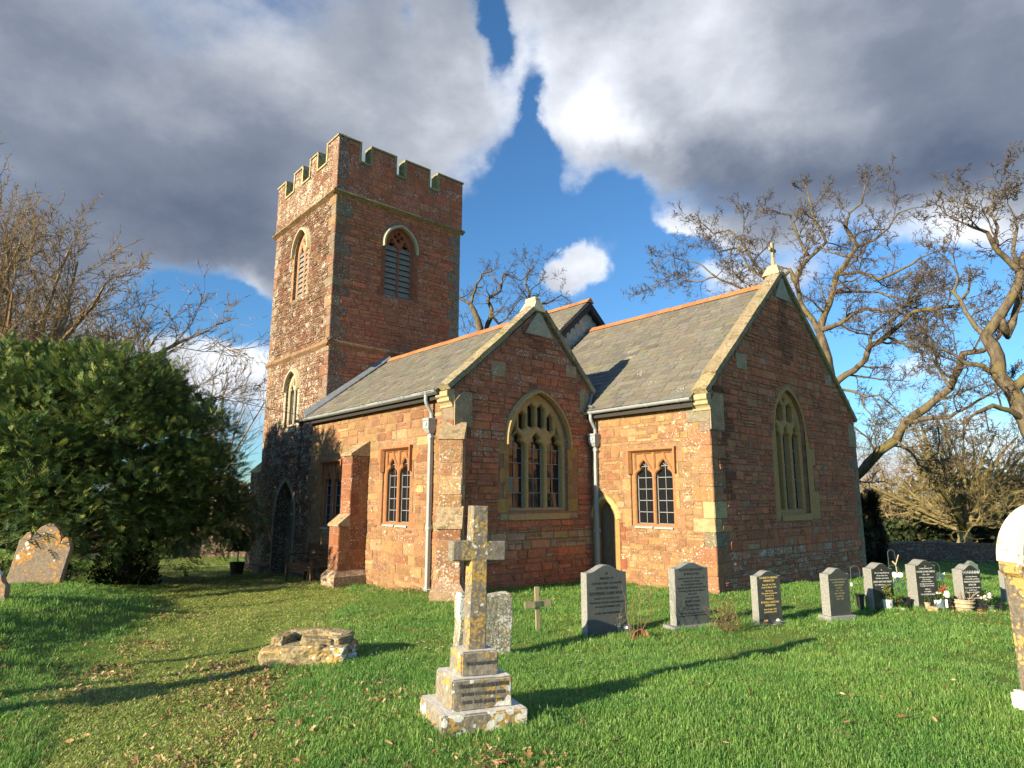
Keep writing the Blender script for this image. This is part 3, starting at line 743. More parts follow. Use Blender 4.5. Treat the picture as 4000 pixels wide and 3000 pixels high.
q1, q2 = quoins(PTS, -1, TE, PTE, 1, TS, -.6, Z2-.02, te, gT, .45, (.25, .42), .5, .3)
_, q3 = quoins(None, -1, TE-9, PTE, -1, TN, 3, Z2-.02, te, lambda z: GREY, .3, (.25, .42), .45, .26)
q4, _ = quoins(PTS, 1, TW, None, 1, TS, -.8, Z2-.02, ts, lambda z: choose(rnd, [(1, GREY), (2, BROWN)]), .6, (.25, .42), .5, .3)
def around(o, w): 
    c_ = (o[0][0]+o[1][0])/2; return [(p[0]+w*(1 if p[0] > c_ else -1 if p[0] < c_ else 0), p[1]+(w if p[1] > o[2][1]+.02 else (-w*.3 if p[1] <= o[0][1] else 0))) for p in o]
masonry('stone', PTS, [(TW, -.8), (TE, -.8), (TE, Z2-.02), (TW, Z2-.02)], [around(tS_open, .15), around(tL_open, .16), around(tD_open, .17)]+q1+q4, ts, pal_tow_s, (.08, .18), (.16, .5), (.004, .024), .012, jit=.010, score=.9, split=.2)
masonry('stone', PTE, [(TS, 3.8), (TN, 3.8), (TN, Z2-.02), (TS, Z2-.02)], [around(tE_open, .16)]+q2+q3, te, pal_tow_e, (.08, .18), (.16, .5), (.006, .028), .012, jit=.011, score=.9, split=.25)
def louvre_window(P, o, jcol, lich, lab):
    u0, u1, zb, zs = o[0][0], o[1][0], o[0][1], o[2][1]; zt = max(p[1] for p in o); c = (u0+u1)/2
    mb = MB(); mb.col = (*jcol, lich); m = .04
    Ls = [(u0+.07, c-m), (c+m, u1-.07)]
    lights = [cusped(a, b, zb+.05, zs-.02, zs+.22, .3, 9) for a, b in Ls]
    def foil(cx, cz, r_): return [(cx+r_*math.cos(t*math.pi/4), cz+r_*1.1*math.sin(t*math.pi/4)) for t in range(8)]
    h = zt-zs
    tops = [foil(c, zs+h*.46, .065), foil(c-.125, zs+h*.62, .055), foil(c+.125, zs+h*.62, .055), foil(c, zs+h*.80, .05), foil(c-.26, zs+h*.36, .05), foil(c+.26, zs+h*.36, .05)]
    plate(mb, P, offset_loop(o, -.004), lights+tops, -.10, -.24, .028)
    wn_ = mb.build('belfry_window', M_DRESS, church); wn_['label'] = lab
    n = 9
    for (a, b) in Ls:
        for k in range(n):
            z = zb+.06+(zs-zb+.04)*k/n; lb = MB(); lb.col = (1, 1, 1, 0); hh = (zs-zb)/n
            lb.hexa([P(a, z, -.13), P(b, z, -.13), P(b, z+hh*.80, -.18), P(a, z+hh*.80, -.18)], [P(a, z+.025, -.125), P(b, z+.025, -.125), P(b, z+hh*.80+.025, -.175), P(a, z+hh*.80+.025, -.175)])
            lb.build('louvre_board', M_SLAT, wn_)
    hm = MB(); hm.col = (.45, .40, .27, .35)
    path = [(p[0]+(p[0]-c)*.10, p[1]+.035) for p in o[2:]]
    path = [(path[0][0], path[0][1]-.12)]+path+[(path[-1][0], path[-1][1]-.12)]
    sweep(hm, P, list(reversed(path)), .10, 0, .11); hm.build('hood_mould', M_DRESS, wn_)
    bk = MB(); plate(bk, P, o, [], -.5, -.58); bk.build('interior', M_DARK, wn_)
    return wn_
louvre_window(PTE, tE_open, (.28, .10, .055), .12, 'louvred belfry window in the shaded side of the tower')
louvre_window(PTS, tS_open, (.42, .24, .15), .4, 'louvred belfry window in the sunlit side of the tower')
jambs(PTE, 10.36, .54, 8.2, 9.95, .13, te, RED, .15, .28)
jambs(PTS, -19.83, .53, 8.3, 9.95, .13, ts, TAN, .5, .22)
lights = [cusped(a, b, 4.18, 5.2, 5.42, .2, 8) for a, b in ((-20.28, -19.94), (-19.86, -19.52))]
wL = arched_window(PTS, tL_open, lights, [panel(-20.02, -19.78, 5.40, 5.70), [(-20.2, 5.40), (-20.08, 5.45), (-20.1, 5.56)], [(-19.6, 5.40), (-19.70, 5.56), (-19.72, 5.45)]], (.42, .36, .25), -.2, True, 4.05, .3, hoodw=.11)
lbl(wL, 'pale two-light window halfway up the tower')
jambs(PTS, -19.9, .46, 4.08, 5.3, .14, ts, (.42, .36, .26), .3, .2)
# west door in its deep arch
dp = MB(); dp.col = (.24, .22, .18, .3)
inner = [(-20.62, -.9), (-19.30, -.9), (-19.30, 2.3), (-20.62, 2.3)]
door_in = arch(-20.30, -19.50, -.9, 1.12, 1.62, 8); nich = [(-20.08, 1.80), (-19.86, 1.80), (-19.86, 2.10), (-19.97, 2.2), (-20.08, 2.10)]
plate(dp, PTS, [(-20.8, -.9), (-19.15, -.9), (-19.15, 2.4), (-20.8, 2.4)], [door_in, nich], -.42, -.58, .05)
wd = dp.build('door_recess', M_DRESS, church)
for k in range(6):
    pm = MB(); a = -20.36+k*.15; pm.mesh([PTS(a+.003, -.9, -.54), PTS(a+.147, -.9, -.54), PTS(a+.147, 1.7, -.54), PTS(a+.003, 1.7, -.54)], [(0,1,2,3)]); pm.build('door_board', M_DOOR, wd)
sm = MB(); sm.col = (.5, .48, .42, .1); sm.box((-20.12, TS+.28, 1.70), (-19.82, TS+.42, 1.78), bev=.01); sm.build('niche_ledge', M_DRESS, wd)
bk = MB(); bk.quad(PTS(-20.9, -.9, -.565), PTS(-19, -.9, -.565), PTS(-19, 2.5, -.565), PTS(-20.9, 2.5, -.565)); bk.build('interior', M_DARK, wd)
ring(PTS, tD_open, wd, .012, .15, (.33, .29, .23), .35)
jambs(PTS, -19.97, .75, -.8, 1.25, .14, ts, (.30, .26, .21), .35, .15)
# strings
def string(P1, u0, u1, z, out, h, col, parent=church):
    mb = MB(); mb.col = col; n = max(6, int((u1-u0)/.3))
    for i in range(n):
        a, b = u0+(u1-u0)*i/n, u0+(u1-u0)*(i+1)/n; j = rnd.uniform(-.012, .012)
        mb.mesh([P1(a, z-h, 0), P1(b, z-h, 0), P1(b, z-h*.35, out+j), P1(a, z-h*.35, out+j), P1(b, z, out+j-.01), P1(a, z, out+j-.01), P1(b, z+h*.75, 0), P1(a, z+h*.75, 0)], [(0,1,2,3), (3,2,4,5), (5,4,6,7)])
    return mb.build('string_course', M_COPE, parent)
string(PTE, TS-.12, TN+.12, Z2, .15, .12, (.26, .22, .13, .5)); string(PTS, TW-.12, TE+.12, Z2, .15, .12, (.30, .20, .12, .5))
string(PTE, TS-.1, TN+.1, Z1, .09, .14, (.28, .15, .09, .5)); string(PTS, TW-.1, TE+.1, Z1, .09, .14, (.26, .16, .10, .5))
string(lambda u, z, d: Vector((TW-d, u, z)), TS-.12, TN+.12, Z2, .15, .12, (.3, .2, .12, .5))
# lower stage a touch thicker: a battered plinth
for P_, a, b in ((PTS, TW, -17.3),):
    string(P_, a-.1, -20.8, -.25, .09, .12, (.28, .17, .12, .5)); string(P_, -19.15, b, -.25, .09, .12, (.28, .17, .12, .5))
# parapet with four merlons a side
XM = [(TW-.03, -21.33), (-20.66, -20.03), (-19.36, -18.75), (-18.13, TE+.05)]
XM = [(TW-.05, -21.42), (-20.70, -19.99), (-19.40, -18.80), (-18.12, TE+.06)]
YM = [(TS-.05, 8.76), (9.15, 10.05), (10.42, 11.38), (11.75, TN+.05)]
ZT = 13.02
def parapet(P, u0, u1, mer, pal, nm, fullend=True):
    lp = [(u0, Z2), (u1, Z2)]; cur = []
    for a, b in reversed(mer): cur += [(b, ZT), (a, ZT)]+([(a, Z3)] if a > u0+.1 else [])+([] if a <= u0+.1 else [])
    # insert crenel floors
    pts = [(u0, Z2), (u1, Z2)]
    ms = list(reversed(mer))
    for i, (a, b) in enumerate(ms):
        if i > 0: pts.append((b, Z3))
        pts += [(b, ZT), (a, ZT)]
        if i < len(ms)-1: pts.append((a, Z3))
    wall_ = backing(nm, P, pts, [], (.22, .12, .08, .5), .34, .04)
    masonry('stone', P, pts, [], wall_, pal, (.17, .3), (.3, .62), (.003, .012), .012, d0=.04, score=.9)
    return wall_, pts
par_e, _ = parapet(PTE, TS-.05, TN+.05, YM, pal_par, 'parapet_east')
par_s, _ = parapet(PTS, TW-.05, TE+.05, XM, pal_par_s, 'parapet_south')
PTN = lambda u, z, d: Vector((u, TN+d, z)); PTW = lambda u, z, d: Vector((TW-d, u, z))
for P_, nm, mm, e0, e1 in ((PTN, 'parapet_north', XM, TW-.05, TE+.05), (PTW, 'parapet_west', YM, TS-.05, TN+.05)):
    e0 += .012; e1 -= .012; mm = [(max(a, e0), min(b_, e1)) for a, b_ in mm]; pts = [(e0, Z2), (e1, Z2)]; ms = list(reversed(mm))
    for i, (a, b) in enumerate(ms):
        if i > 0: pts.append((b, Z3))
        pts += [(b, ZT), (a, ZT)]
        if i < len(ms)-1: pts.append((a, Z3))
    mb = MB(); mb.col = (.28, .17, .10, .6); plate(mb, P_, pts, [], .04, -.30, back=True); part(nm, mb, M_MAS)
def cope(P, mer, u0, u1, parent, col):
    """moulded coping that steps over each merlon and crenel"""
    for i, (a, b) in enumerate(mer):
        mb = MB(); mb.col = vary(col, rnd, .12, .5); o_ = .045
        mb.mesh([P(a-.03, ZT, .04+o_), P(b+.03, ZT, .04+o_), P(b+.03, ZT, -.30-o_), P(a-.03, ZT, -.30-o_), P(a-.03, ZT+.05, .04+o_), P(b+.03, ZT+.05, .04+o_), P(b+.03, ZT+.05, -.30-o_), P(a-.03, ZT+.05, -.30-o_), P(a+.02, ZT+.11, -.13), P(b-.02, ZT+.11, -.13)],
                [(0,1,5,4), (1,2,6,5), (2,3,7,6), (3,0,4,7), (0,3,2,1), (4,5,9,8), (6,7,8,9), (5,6,9), (7,4,8)])
        mb.build('merlon_cap', M_COPE, parent)
        for s_, e in ((-1, a), (1, b)):
            if abs(e-u0) < .1 or abs(e-u1) < .1: continue
            sb = MB(); sb.col = vary(col, rnd, .12, .5); x0, x1 = (e-.035, e+.05) if s_ < 0 else (e-.05, e+.035)
            sb.hexa([P(x0, Z3-.02, .075), P(x1, Z3-.02, .075), P(x1, Z3-.02, -.31), P(x0, Z3-.02, -.31)], [P(x0, ZT, .075), P(x1, ZT, .075), P(x1, ZT, -.31), P(x0, ZT, -.31)]); sb.build('merlon_jamb', M_COPE, parent)
    for i in range(len(mer)-1):
        a, b = mer[i][1], mer[i+1][0]; mb = MB(); mb.col = vary(col, rnd, .12, .5)
        mb.hexa([P(a-.02, Z3-.06, .08), P(b+.02, Z3-.06, .08), P(b+.02, Z3-.06, -.32), P(a-.02, Z3-.06, -.32)], [P(a-.02, Z3, .08), P(b+.02, Z3, .08), P(b+.02, Z3+.04, -.15), P(a-.02, Z3+.04, -.15)])
        mb.build('crenel_sill', M_COPE, parent)
cope(PTE, YM, TS-.05, TN+.05, par_e, (.30, .27, .14)); cope(PTS, XM, TW-.05, TE+.05, par_s, (.44, .36, .20))
# west pier of the tower
wp = MB(); wp.col = (.34, .2, .12, .5); wp.box((-23.25, 8.12, -1), (-22.14, 8.95, 2.72)); wp.col = (.5, .42, .25, .4); wp.hexa([(-23.3, 8.06, 2.72), (-22.14, 8.06, 2.72), (-22.14, 9, 2.72), (-23.3, 9, 2.72)], [(-23.2, 8.1, 2.82), (-22.14, 8.1, 3.1), (-22.14, 9, 3.1), (-23.2, 9, 2.82)]); wpo = part('buttress', wp, M_MAS)
masonry('stone', frameS(8.12), [(-23.25, -.8), (-22.16, -.8), (-22.16, 2.7), (-23.25, 2.7)], [], wpo, pal_tow_s, (.16, .3), (.25, .5), (.004, .02), score=.6)

# ---- buttresses of the aisle ----------------------------------------
def buttress_boxes(name, M, w, stages, plinth, pal, lab, colb):
    """local frame: x across, -y outwards from the wall, z up. stages: [(z0,z1,proj,z_slope_top)]"""
    mb = MB(); mb.col = colb
    for z0, z1, p_, zs in stages:
        vs = [M @ Vector(v) for v in [(-w/2, -p_, z0), (w/2, -p_, z0), (w/2, .2, z0), (-w/2, .2, z0), (-w/2, -p_, z1), (w/2, -p_, z1), (w/2, .2, z1), (-w/2, .2, z1)]]
        mb.hexa(vs[:4], vs[4:])
    root = mb.build(name, M_MAS, church); root['label'] = lab
    for i, (z0, z1, p_, zs) in enumerate(stages):
        pin = stages[i+1][2] if i+1 < len(stages) else 0.0
        zt = z1+(p_-pin)*zs
        Pf = lambda u, z, d: M @ Vector((u, -p_-d, z)); Pr = lambda u, z, d: M @ Vector((w/2+d, u, z)); Pl = lambda u, z, d: M @ Vector((-w/2-d, -u, z))
        masonry('stone', Pf, [(-w/2, z0+.0), (w/2, z0), (w/2, z1), (-w/2, z1)], [], root, pal, (.2, .34), (.24, .5), (.003, .012), .01, score=1.2)
        masonry('stone', Pr, [(-p_, z0), (0, z0), (0, z1), (-p_, z1)], [], root, pal, (.2, .34), (.2, .4), (.003, .012), .01, score=1.1)
        masonry('stone', Pl, [(0, z0), (p_, z0), (p_, z1), (0, z1)], [], root, pal, (.2, .34), (.2, .4), (.003, .012), .01, score=.3)
        cb = MB(); cb.col = (.36, .27, .17, .7); o_ = .035
        A = [(-w/2-o_, -p_-o_, z1), (w/2+o_, -p_-o_, z1), (w/2+o_, -pin+.0, z1), (-w/2-o_, -pin, z1)]
        T = [(-w/2-o_, -p_-o_, z1+.05), (w/2+o_, -p_-o_, z1+.05), (w/2+o_, -pin, zt+.05), (-w/2-o_, -pin, zt+.05)]
        cb.hexa([M @ Vector(v) for v in A], [M @ Vector(v) for v in T]); cb.build('weathering', M_COPE, root)
    z0, z1, p_ = plinth; o_ = .10
    pb = MB(); pb.col = (.34, .22, .14, .6)
    A = [(-w/2-o_, -p_, z0), (w/2+o_, -p_, z0), (w/2+o_, 0, z0), (-w/2-o_, 0, z0)]; B_ = [(x, y, z1) for x, y, _ in A]
    q = stages[0][2]; T = [(-w/2, -q, z1+.14), (w/2, -q, z1+.14), (w/2, 0, z1+.14), (-w/2, 0, z1+.14)]
    pb.hexa([M @ Vector(v) for v in A], [M @ Vector(v) for v in B_]); pb.hexa([M @ Vector(v) for v in B_], [M @ Vector(v) for v in T]); pb.build('plinth', M_MAS, root)
    return root
pal_b = lambda u, z, r2: vary(choose(r2, [(3, RED), (2, PINK), (1, TAN), (1, BROWN)]), r2, .15, r2.uniform(.1, .6))
buttress_boxes('buttress', Matrix.Translation((-14.20, AS, 0)), .47, [(-.6, 1.22, .71, .9), (1.22, 2.86, .46, .72)], (-.6, .10, .82), pal_b, 'two-stage buttress between the aisle windows', (.33, .15, .09, .3))
Md = Matrix.Translation((AE-.06, AS+.06, 0)) @ Matrix.Rotation(R(47), 4, 'Z')
pal_b2 = lambda u, z, r2: vary(choose(r2, [(3, PINK), (1, RED), (2, TAN), (1, CREAM)]), r2, .15, r2.uniform(.5, .9))
buttress_boxes('buttress', Md, .45, [(-.6, 1.30, .62, 2.2), (1.30, 3.02, .45, .75)], (-.6, .16, .74), pal_b2, 'diagonal buttress at the aisle corner', (.36, .19, .12, .5))

# ---- roofs -----------------------------------------------------------
def slates(name, P, u0, u1, s0, s1, root, pal, du=.30, ds=.20, score=1.0, limits=None, kind='slate', th=.012):
    """P(u, s, d): s runs up the slope. Overlapping courses, broken joints"""
    r2 = random.Random(int(u0*10+s1*100)); k = 0; s = s0
    while s < s1-.02:
        u = u0-(du*.5 if k % 2 else 0)
        while u < u1-.02:
            w = du*r2.uniform(.75, 1.2); a, b = max(u, u0), min(u+w, u1)
            if b-a > .05 and (limits is None or limits(a, b, s)):
                g = .0035; se = min(s+ds*1.12, s1); t0 = th*r2.uniform(.8, 1.8); j = r2.uniform(-.008, .008)
                a2, b2 = a+g, b-g; sl = s+j
                vs = [P(a2, sl, .0), P(b2, sl+r2.uniform(-.004, .004), .0), P(b2, se, -.004), P(a2, se, -.004), P(a2, sl, t0), P(b2, sl, t0+r2.uniform(-.003, .004)), P(b2, se, .004), P(a2, se, .004)]
                c_ = P((a+b)/2, s, 0); v = CAMP-c_; n = P((a+b)/2, s, 1)-c_
                STONES.setdefault(kind, []).append((score*w*ds*max(.02, v.normalized().dot(n))/v.length_squared, vs, [(4,5,6,7), (0,1,5,4), (1,2,6,5), (3,0,4,7)], pal(a, s, r2), root, M_SLATE))
            u += w
        s += ds; k += 1
def slopeP(Y0, z0, Y1, z1):
    v = Vector((0, Y1-Y0, z1-z0)); L = v.length; v /= L; n = Vector((0, -v.z, v.y))
    if n.z < 0: n = -n
    return (lambda u, s, d: Vector((u, Y0, z0))+v*s+n*d), L
pal_sl = lambda u, s, r2: vary(choose(r2, [(4, (.150, .140, .122)), (2.2, (.165, .150, .122)), (.7, (.100, .096, .092)), (1.2, (.172, .152, .110)), (.5, (.20, .182, .155))]), r2, .16, .3)
def roof(name, u0, u1, Y0, z0, Y1, z1, lab, limits=None, du=.3, ds=.2, score=1, pal=pal_sl):
    P, L = slopeP(Y0, z0, Y1, z1); mb = MB(); mb.col = (.08, .08, .075, 0)
    mb.mesh([P(u0, 0, -.002), P(u1, 0, -.002), P(u1, L, -.002), P(u0, L, -.002), P(u0, 0, -.09), P(u1, 0, -.09), P(u1, L, -.09), P(u0, L, -.09)], [(0,1,2,3), (7,6,5,4), (0,4,5,1), (1,5,6,2), (3,7,4,0)])
    r_ = mb.build(name, M_SLATE, church); r_['label'] = lab
    slates(name, P, u0, u1, 0, L, r_, pal, du, ds, score, limits); return r_, P, L
ra, Pa, La = roof('aisle_roof', TE+.0, -10.80, 7.38, 4.06, 10.08, 6.12, 'steep slate roof over the aisle, low eaves to orange ridge', score=1.2)
roof('aisle_roof_north', TE, -10.80, 12.3, 4.30, 10.08, 6.12, 'hidden north slope of the aisle roof', limits=lambda a, b, s: s > 1.9, score=.1)
rc, Pc, Lc_ = roof('chancel_roof', -13.80, -7.48, 11.55, 3.96, 15.50, 7.34, 'long slate roof over the chancel')
roof('chancel_roof_north', -13.80, -7.48, 19.45, 3.96, 15.50, 7.34, 'far slope of the chancel roof', limits=lambda a, b, s: s > 4.4, score=.1)
rn, Pn, Ln = roof('nave_roof', -22.0, -13.72, 11.0, 4.35, 15.46, 8.36, 'higher slate roof of the nave behind the aisle', limits=lambda a, b, s: s > 1.4)
roof('nave_roof_north', -22.0, -13.72, 19.9, 4.35, 15.46, 8.36, 'far slope of the nave roof', limits=lambda a, b, s: s > 5.4, score=.1)
def ridge(u0, u1, Y, z, root, n_, col=(.42, .155, .065)):
    L = (u1-u0)/n_
    for k in range(n_):
        a = u0+k*L+.004; b = u0+(k+1)*L-.004; mb = MB(); mb.col = vary(col, rnd, .18, .2); j = rnd.uniform(-.006, .006)
        prof = [(-.17, -.135), (-.10, -.055), (-.035, .012), (0, .028), (.035, .012), (.10, -.055), (.17, -.135)]
        vs = [(a, Y+p, z+q+j) for p, q in prof]+[(b, Y+p, z+q+j) for p, q in prof]
        fs = [(i, i+1, 8+i, 7+i) for i in range(6)]+[tuple(range(7)), tuple(reversed(range(7, 14)))]
        mb.mesh(vs, fs); mb.build('ridge_tile', M_RIDGE, root)
ridge(TE, -10.98, 10.08, 6.16, ra, 15); ridge(-13.86, -7.62, 15.50, 7.38, rc, 15); ridge(-20.5, -13.66, 15.46, 8.40, rn, 16)
# nave gable, slate-hung, with dark bargeboards
NX = -13.86
gp = [(11.3, 4.5), (19.6, 4.5), (15.46, 8.22)]
mb = MB(); mb.col = (.15, .17, .165, .1); plate(mb, frameE(NX), gp, [], 0, -.2); ng = part('nave_gable', mb, M_SLATE)
PN_ = frameE(NX)
def lim_g(a, b, s): 
    return all(abs(y-15.46) < (8.2-s-.2)/.9+.02 for y in (a, b))
pal_g = lambda u, s, r2: vary(choose(r2, [(3, (.36, .39, .36)), (2, (.31, .34, .32)), (1, (.41, .43, .38))]), r2, .1, .1)
slates('g', lambda u, s, d: PN_(u, s, d+.01), 11.6, 19.3, 5.0, 8.1, ng, pal_g, .27, .19, .8, limits=lim_g, kind='hung_slate')
for sg in (-1, 1):
    mb = MB(); y0, z0, y1, z1 = 15.46+sg*4.3, 4.46, 15.46, 8.30
    for a_, b_ in (((NX+.0), (NX+.20)),):
        mb.mesh([(a_, y0, z0-.22), (b_, y0, z0-.22), (b_, y0, z0), (a_, y0, z0), (a_, y1, z1-.26), (b_, y1, z1-.26), (b_, y1, z1), (a_, y1, z1)], [(0,1,2,3), (7,6,5,4), (1,5,6,2), (0,4,5,1), (3,2,6,7), (4,0,3,7)])
    mb.build('bargeboard', M_BARGE, ng)
# gable copings
def coping(X0, X1, pA, pB, n_, root, lift=.0, col=(.30, .25, .16)):
    (ya, za), (yb, zb) = pA, pB
    for k in range(n_):
        t0, t1 = k/n_, (k+1)/n_; g = .006/((yb-ya)**2+(zb-za)**2)**.5
        y0, z0 = ya+(yb-ya)*(t0+g), za+(zb-za)*(t0+g); y1, z1 = ya+(yb-ya)*(t1-g), za+(zb-za)*(t1-g); j = rnd.uniform(-.012, .012)
        v = Vector((0, y1-y0, z1-z0)).normalized(); n = Vector((0, -v.z, v.y)); n = n if n.z > 0 else -n
        th = .11
        A = [Vector((X0, y0, z0))+n*(j), Vector((X1, y0, z0))+n*j, Vector((X1, y1, z1))+n*j, Vector((X0, y1, z1))+n*j]
        Xm = (X0+X1)/2
        B_ = [a-n*th for a in A]; mb = MB(); mb.col = vary(col, rnd, .15, .5)
        M0 = Vector((Xm, y0, z0))+n*(j+.06); M1 = Vector((Xm, y1, z1))+n*(j+.06)
        mb.mesh(A+B_+[M0, M1], [(0,8,9,3), (8,1,2,9), (1,5,6,2), (4,0,3,7), (0,4,5,1,8), (2,6,7,3,9), (4,7,6,5)] if yb > ya else [(3,9,8,0), (9,2,1,8), (2,6,5,1), (7,3,0,4), (8,1,5,4,0), (9,3,7,6,2), (5,6,7,4)])
        mb.build('coping_stone', M_COPE, root)
coping(-7.53, CE+.07, (11.62, 4.12), (15.46, 7.62), 9, ce); coping(-7.53, CE+.07, (19.50, 4.10), (15.54, 7.62), 9, ce)
coping(-10.86, AE+.07, (7.44, 4.14), (9.86, 6.28), 6, ae); coping(-10.86, AE+.07, (11.98, 4.50), (10.26, 6.28), 5, ae)
# kneelers
for (x0, y0, zt, col, pr) in ((-7.6, CS, 3.98, (.40, .31, .18, .1), ce), (-10.95, AS, 4.0, (.40, .31, .18, .1), ae)):
    mb = MB(); mb.col = col; x1 = x0+.42
    prof = [(0, -.28), (-.04, -.28), (-.05, -.23), (-.08, -.19), (-.13, -.16), (-.14, -.09), (-.18, -.06), (-.18, .04), (0, .10)]
    vs = [(x0, y0+p, zt+q) for p, q in prof]+[(x1, y0+p, zt+q) for p, q in prof]; n = len(prof)
    mb.mesh(vs, [(i, i+1, n+i+1, n+i) for i in range(n-1)]+[tuple(reversed(range(n))), tuple(range(n, 2*n))]); mb.build('kneeler', M_DRESS, pr)
for P_, y0, y1, z0, z1, pr in ((PCE, CS, CS+.52, 3.30, 4.08, ce), (PE, AS, AS+.45, 3.32, 4.05, ae), (PCE, CN-.5, CN, 3.3, 3.95, ce), (PE, AN-.42, AN, 3.95, 4.5, ae), (PE, 8.62, 9.02, 4.50, 4.82, ae), (PE, 10.94, 11.3, 4.76, 5.04, ae), (PCE, 13.0, 13.45, 4.75, 5.1, ae), (PCE, 17.6, 18.0, 4.9, 5.2, ce)):
    # big pale kneeler / tie blocks in the gable face
    lo, hi = y0, y1; mb = MB(); mb.col = vary((.34, .24, .15), rnd, .08, .35)
    if z0 < 3.6 or z0 == 3.95:
        if y0 in (CS, AS): loop = [(lo, z0), (hi, z0), (hi, z1), (lo+.2, z1), (lo, z1-.22)]
        else: loop = [(lo, z0), (hi, z0), (hi, z1-.22), (hi-.2, z1), (lo, z1)]
    else: loop = [(lo, z0), (hi, z0), (hi, z1), (lo, z1)]
    plate(mb, P_, loop, [], .034, -.01); mb.build('tie_block', M_MAS, pr)
# apex blocks
mb = MB(); mb.col = (.36, .33, .25, .3); plate(mb, PE, [(9.62, 5.62), (10.5, 5.62), (10.12, 6.16), (10.0, 6.16)], [], .036, -.01); mb.build('apex_block', M_MAS, ae)
mb = MB(); mb.col = (.36, .33, .25, .3); plate(mb, PCE, [(15.1, 6.86), (15.92, 6.86), (15.56, 7.42), (15.44, 7.42)], [], .036, -.01); mb.build('apex_block', M_MAS, ce)
# aisle apex: stump of a lost finial
mb = MB(); mb.col = (.50, .44, .30, .6)
mb.hexa([(-11.0, 9.84, 6.2), (-10.46, 9.84, 6.2), (-10.46, 10.28, 6.2), (-11.0, 10.28, 6.2)], [(-10.92, 9.98, 6.46), (-10.52, 9.98, 6.46), (-10.52, 10.14, 6.46), (-10.92, 10.14, 6.46)])
mb.box((-10.90, 9.95, 6.44), (-10.54, 10.17, 6.57), bev=.03); mb.build('finial_stump', M_DRESS, ae)
# chancel apex: gabled foot and cross
fx = -7.40; mb = MB(); mb.col = (.42, .37, .24, .6)
mb.hexa([(fx-.22, 15.28, 7.52), (fx+.24, 15.28, 7.52), (fx+.24, 15.72, 7.52), (fx-.22, 15.72, 7.52)], [(fx-.12, 15.42, 7.80), (fx+.12, 15.42, 7.80), (fx+.12, 15.58, 7.80), (fx-.12, 15.58, 7.80)])
fb = mb.build('finial_foot', M_DRESS, ce)
mb = MB(); mb.col = (.33, .28, .18, .6)
mb.tube([(fx, 15.5, 7.76), (fx, 15.5, 7.86), (fx, 15.5, 8.08)], [.085, .06, .038], 8)
mb.box((fx-.035, 15.455, 8.04), (fx+.035, 15.545, 8.44), bev=.012); mb.box((fx-.03, 15.34, 8.20), (fx+.03, 15.66, 8.29), bev=.012); mb.build('finial_cross', M_DRESS, ce)

# lead flashing of the aisle roof against the tower, and the valley box
mb = MB(); 
for k in range(9):
    t0, t1 = k/9, (k+1)/9; y0, z0 = 7.4+(10.05-7.4)*t0, 4.1+2.06*t0; y1, z1 = 7.4+(10.05-7.4)*t1, 4.1+2.06*t1
    mb.hexa([(TE+.01, y0, z0), (TE+.17, y0, z0+.0), (TE+.17, y1, z1), (TE+.01, y1, z1)], [(TE+.02, y0, z0+.17), (TE+.16, y0, z0+.03), (TE+.16, y1, z1+.03), (TE+.02, y1, z1+.17)])
mb.build('lead_flashing', M_LEAD, ra)
mb = MB(); mb.box((-10.72, AN-.02, 3.86), (-10.50, AN+.02, 4.4)); mb.box((-10.75, 11.42, 3.90), (-10.515, 11.80, 4.40), bev=.02); mb.tube([(-10.46, 11.82, 4.42), (-10.44, 11.72, 4.2), (-10.4, 11.62, 4.08), (-10.2, 11.56, 4.04)], .035, 8); mb.build('valley_lead', M_LEAD, rc)
# gutters and downpipes
def gutter(x0, x1, Y, z, name_lab, zr=0.0, nb=6):
    mb = MB(); n = 10; segs = 14
    ring_ = [(math.cos(math.pi+math.pi*k/n)*.068, math.sin(math.pi+math.pi*k/n)*.068) for k in range(n+1)]
    def prof(x, z): return [(x, Y+a, z+b) for a, b in ring_]+[(x, Y+.068, z+.012), (x, Y-.068, z+.012)]
    xs = [x0+(x1-x0)*k/segs for k in range(segs+1)]
    for k in range(segs):
        A = prof(xs[k], z+zr*k/segs); B_ = prof(xs[k+1], z+zr*(k+1)/segs)
        mb.mesh(A+B_, [(i, i+1, 13+i+1, 13+i) for i in range(12)])
    mb.mesh(prof(x0, z), [tuple(range(13))]); mb.mesh(prof(x1, z+zr), [tuple(reversed(range(13)))])
    g = part('gutter', mb, M_LEADGREY); g['label'] = name_lab
    for k in range(nb+1):
        x = x0+(x1-x0)*(k+.35)/(nb+.7); zz = z+zr*(x-x0)/(x1-x0); cb = MB()
        rr = [(x+dx, Y+a*1.12, zz+b*1.12) for dx in (-.035, .035) for a, b in ring_]
        cb.mesh(rr, [(i, i+1, n+1+i+1, n+1+i) for i in range(n)]); cb.build('gutter_joint', M_LEADGREY, g)
    fb_ = MB(); fb_.box((x0, Y+.07, z-.16), (x1, Y+.10, z+.0)); fb_.build('fascia', M_BARGE, g)
    return g
gutter(-17.9, -10.86, 7.44, 4.06, 'grey gutter along the aisle eaves', .03, 7); gutter(-10.58, -7.52, 11.60, 3.94, 'grey gutter along the chancel eaves', .03, 3)
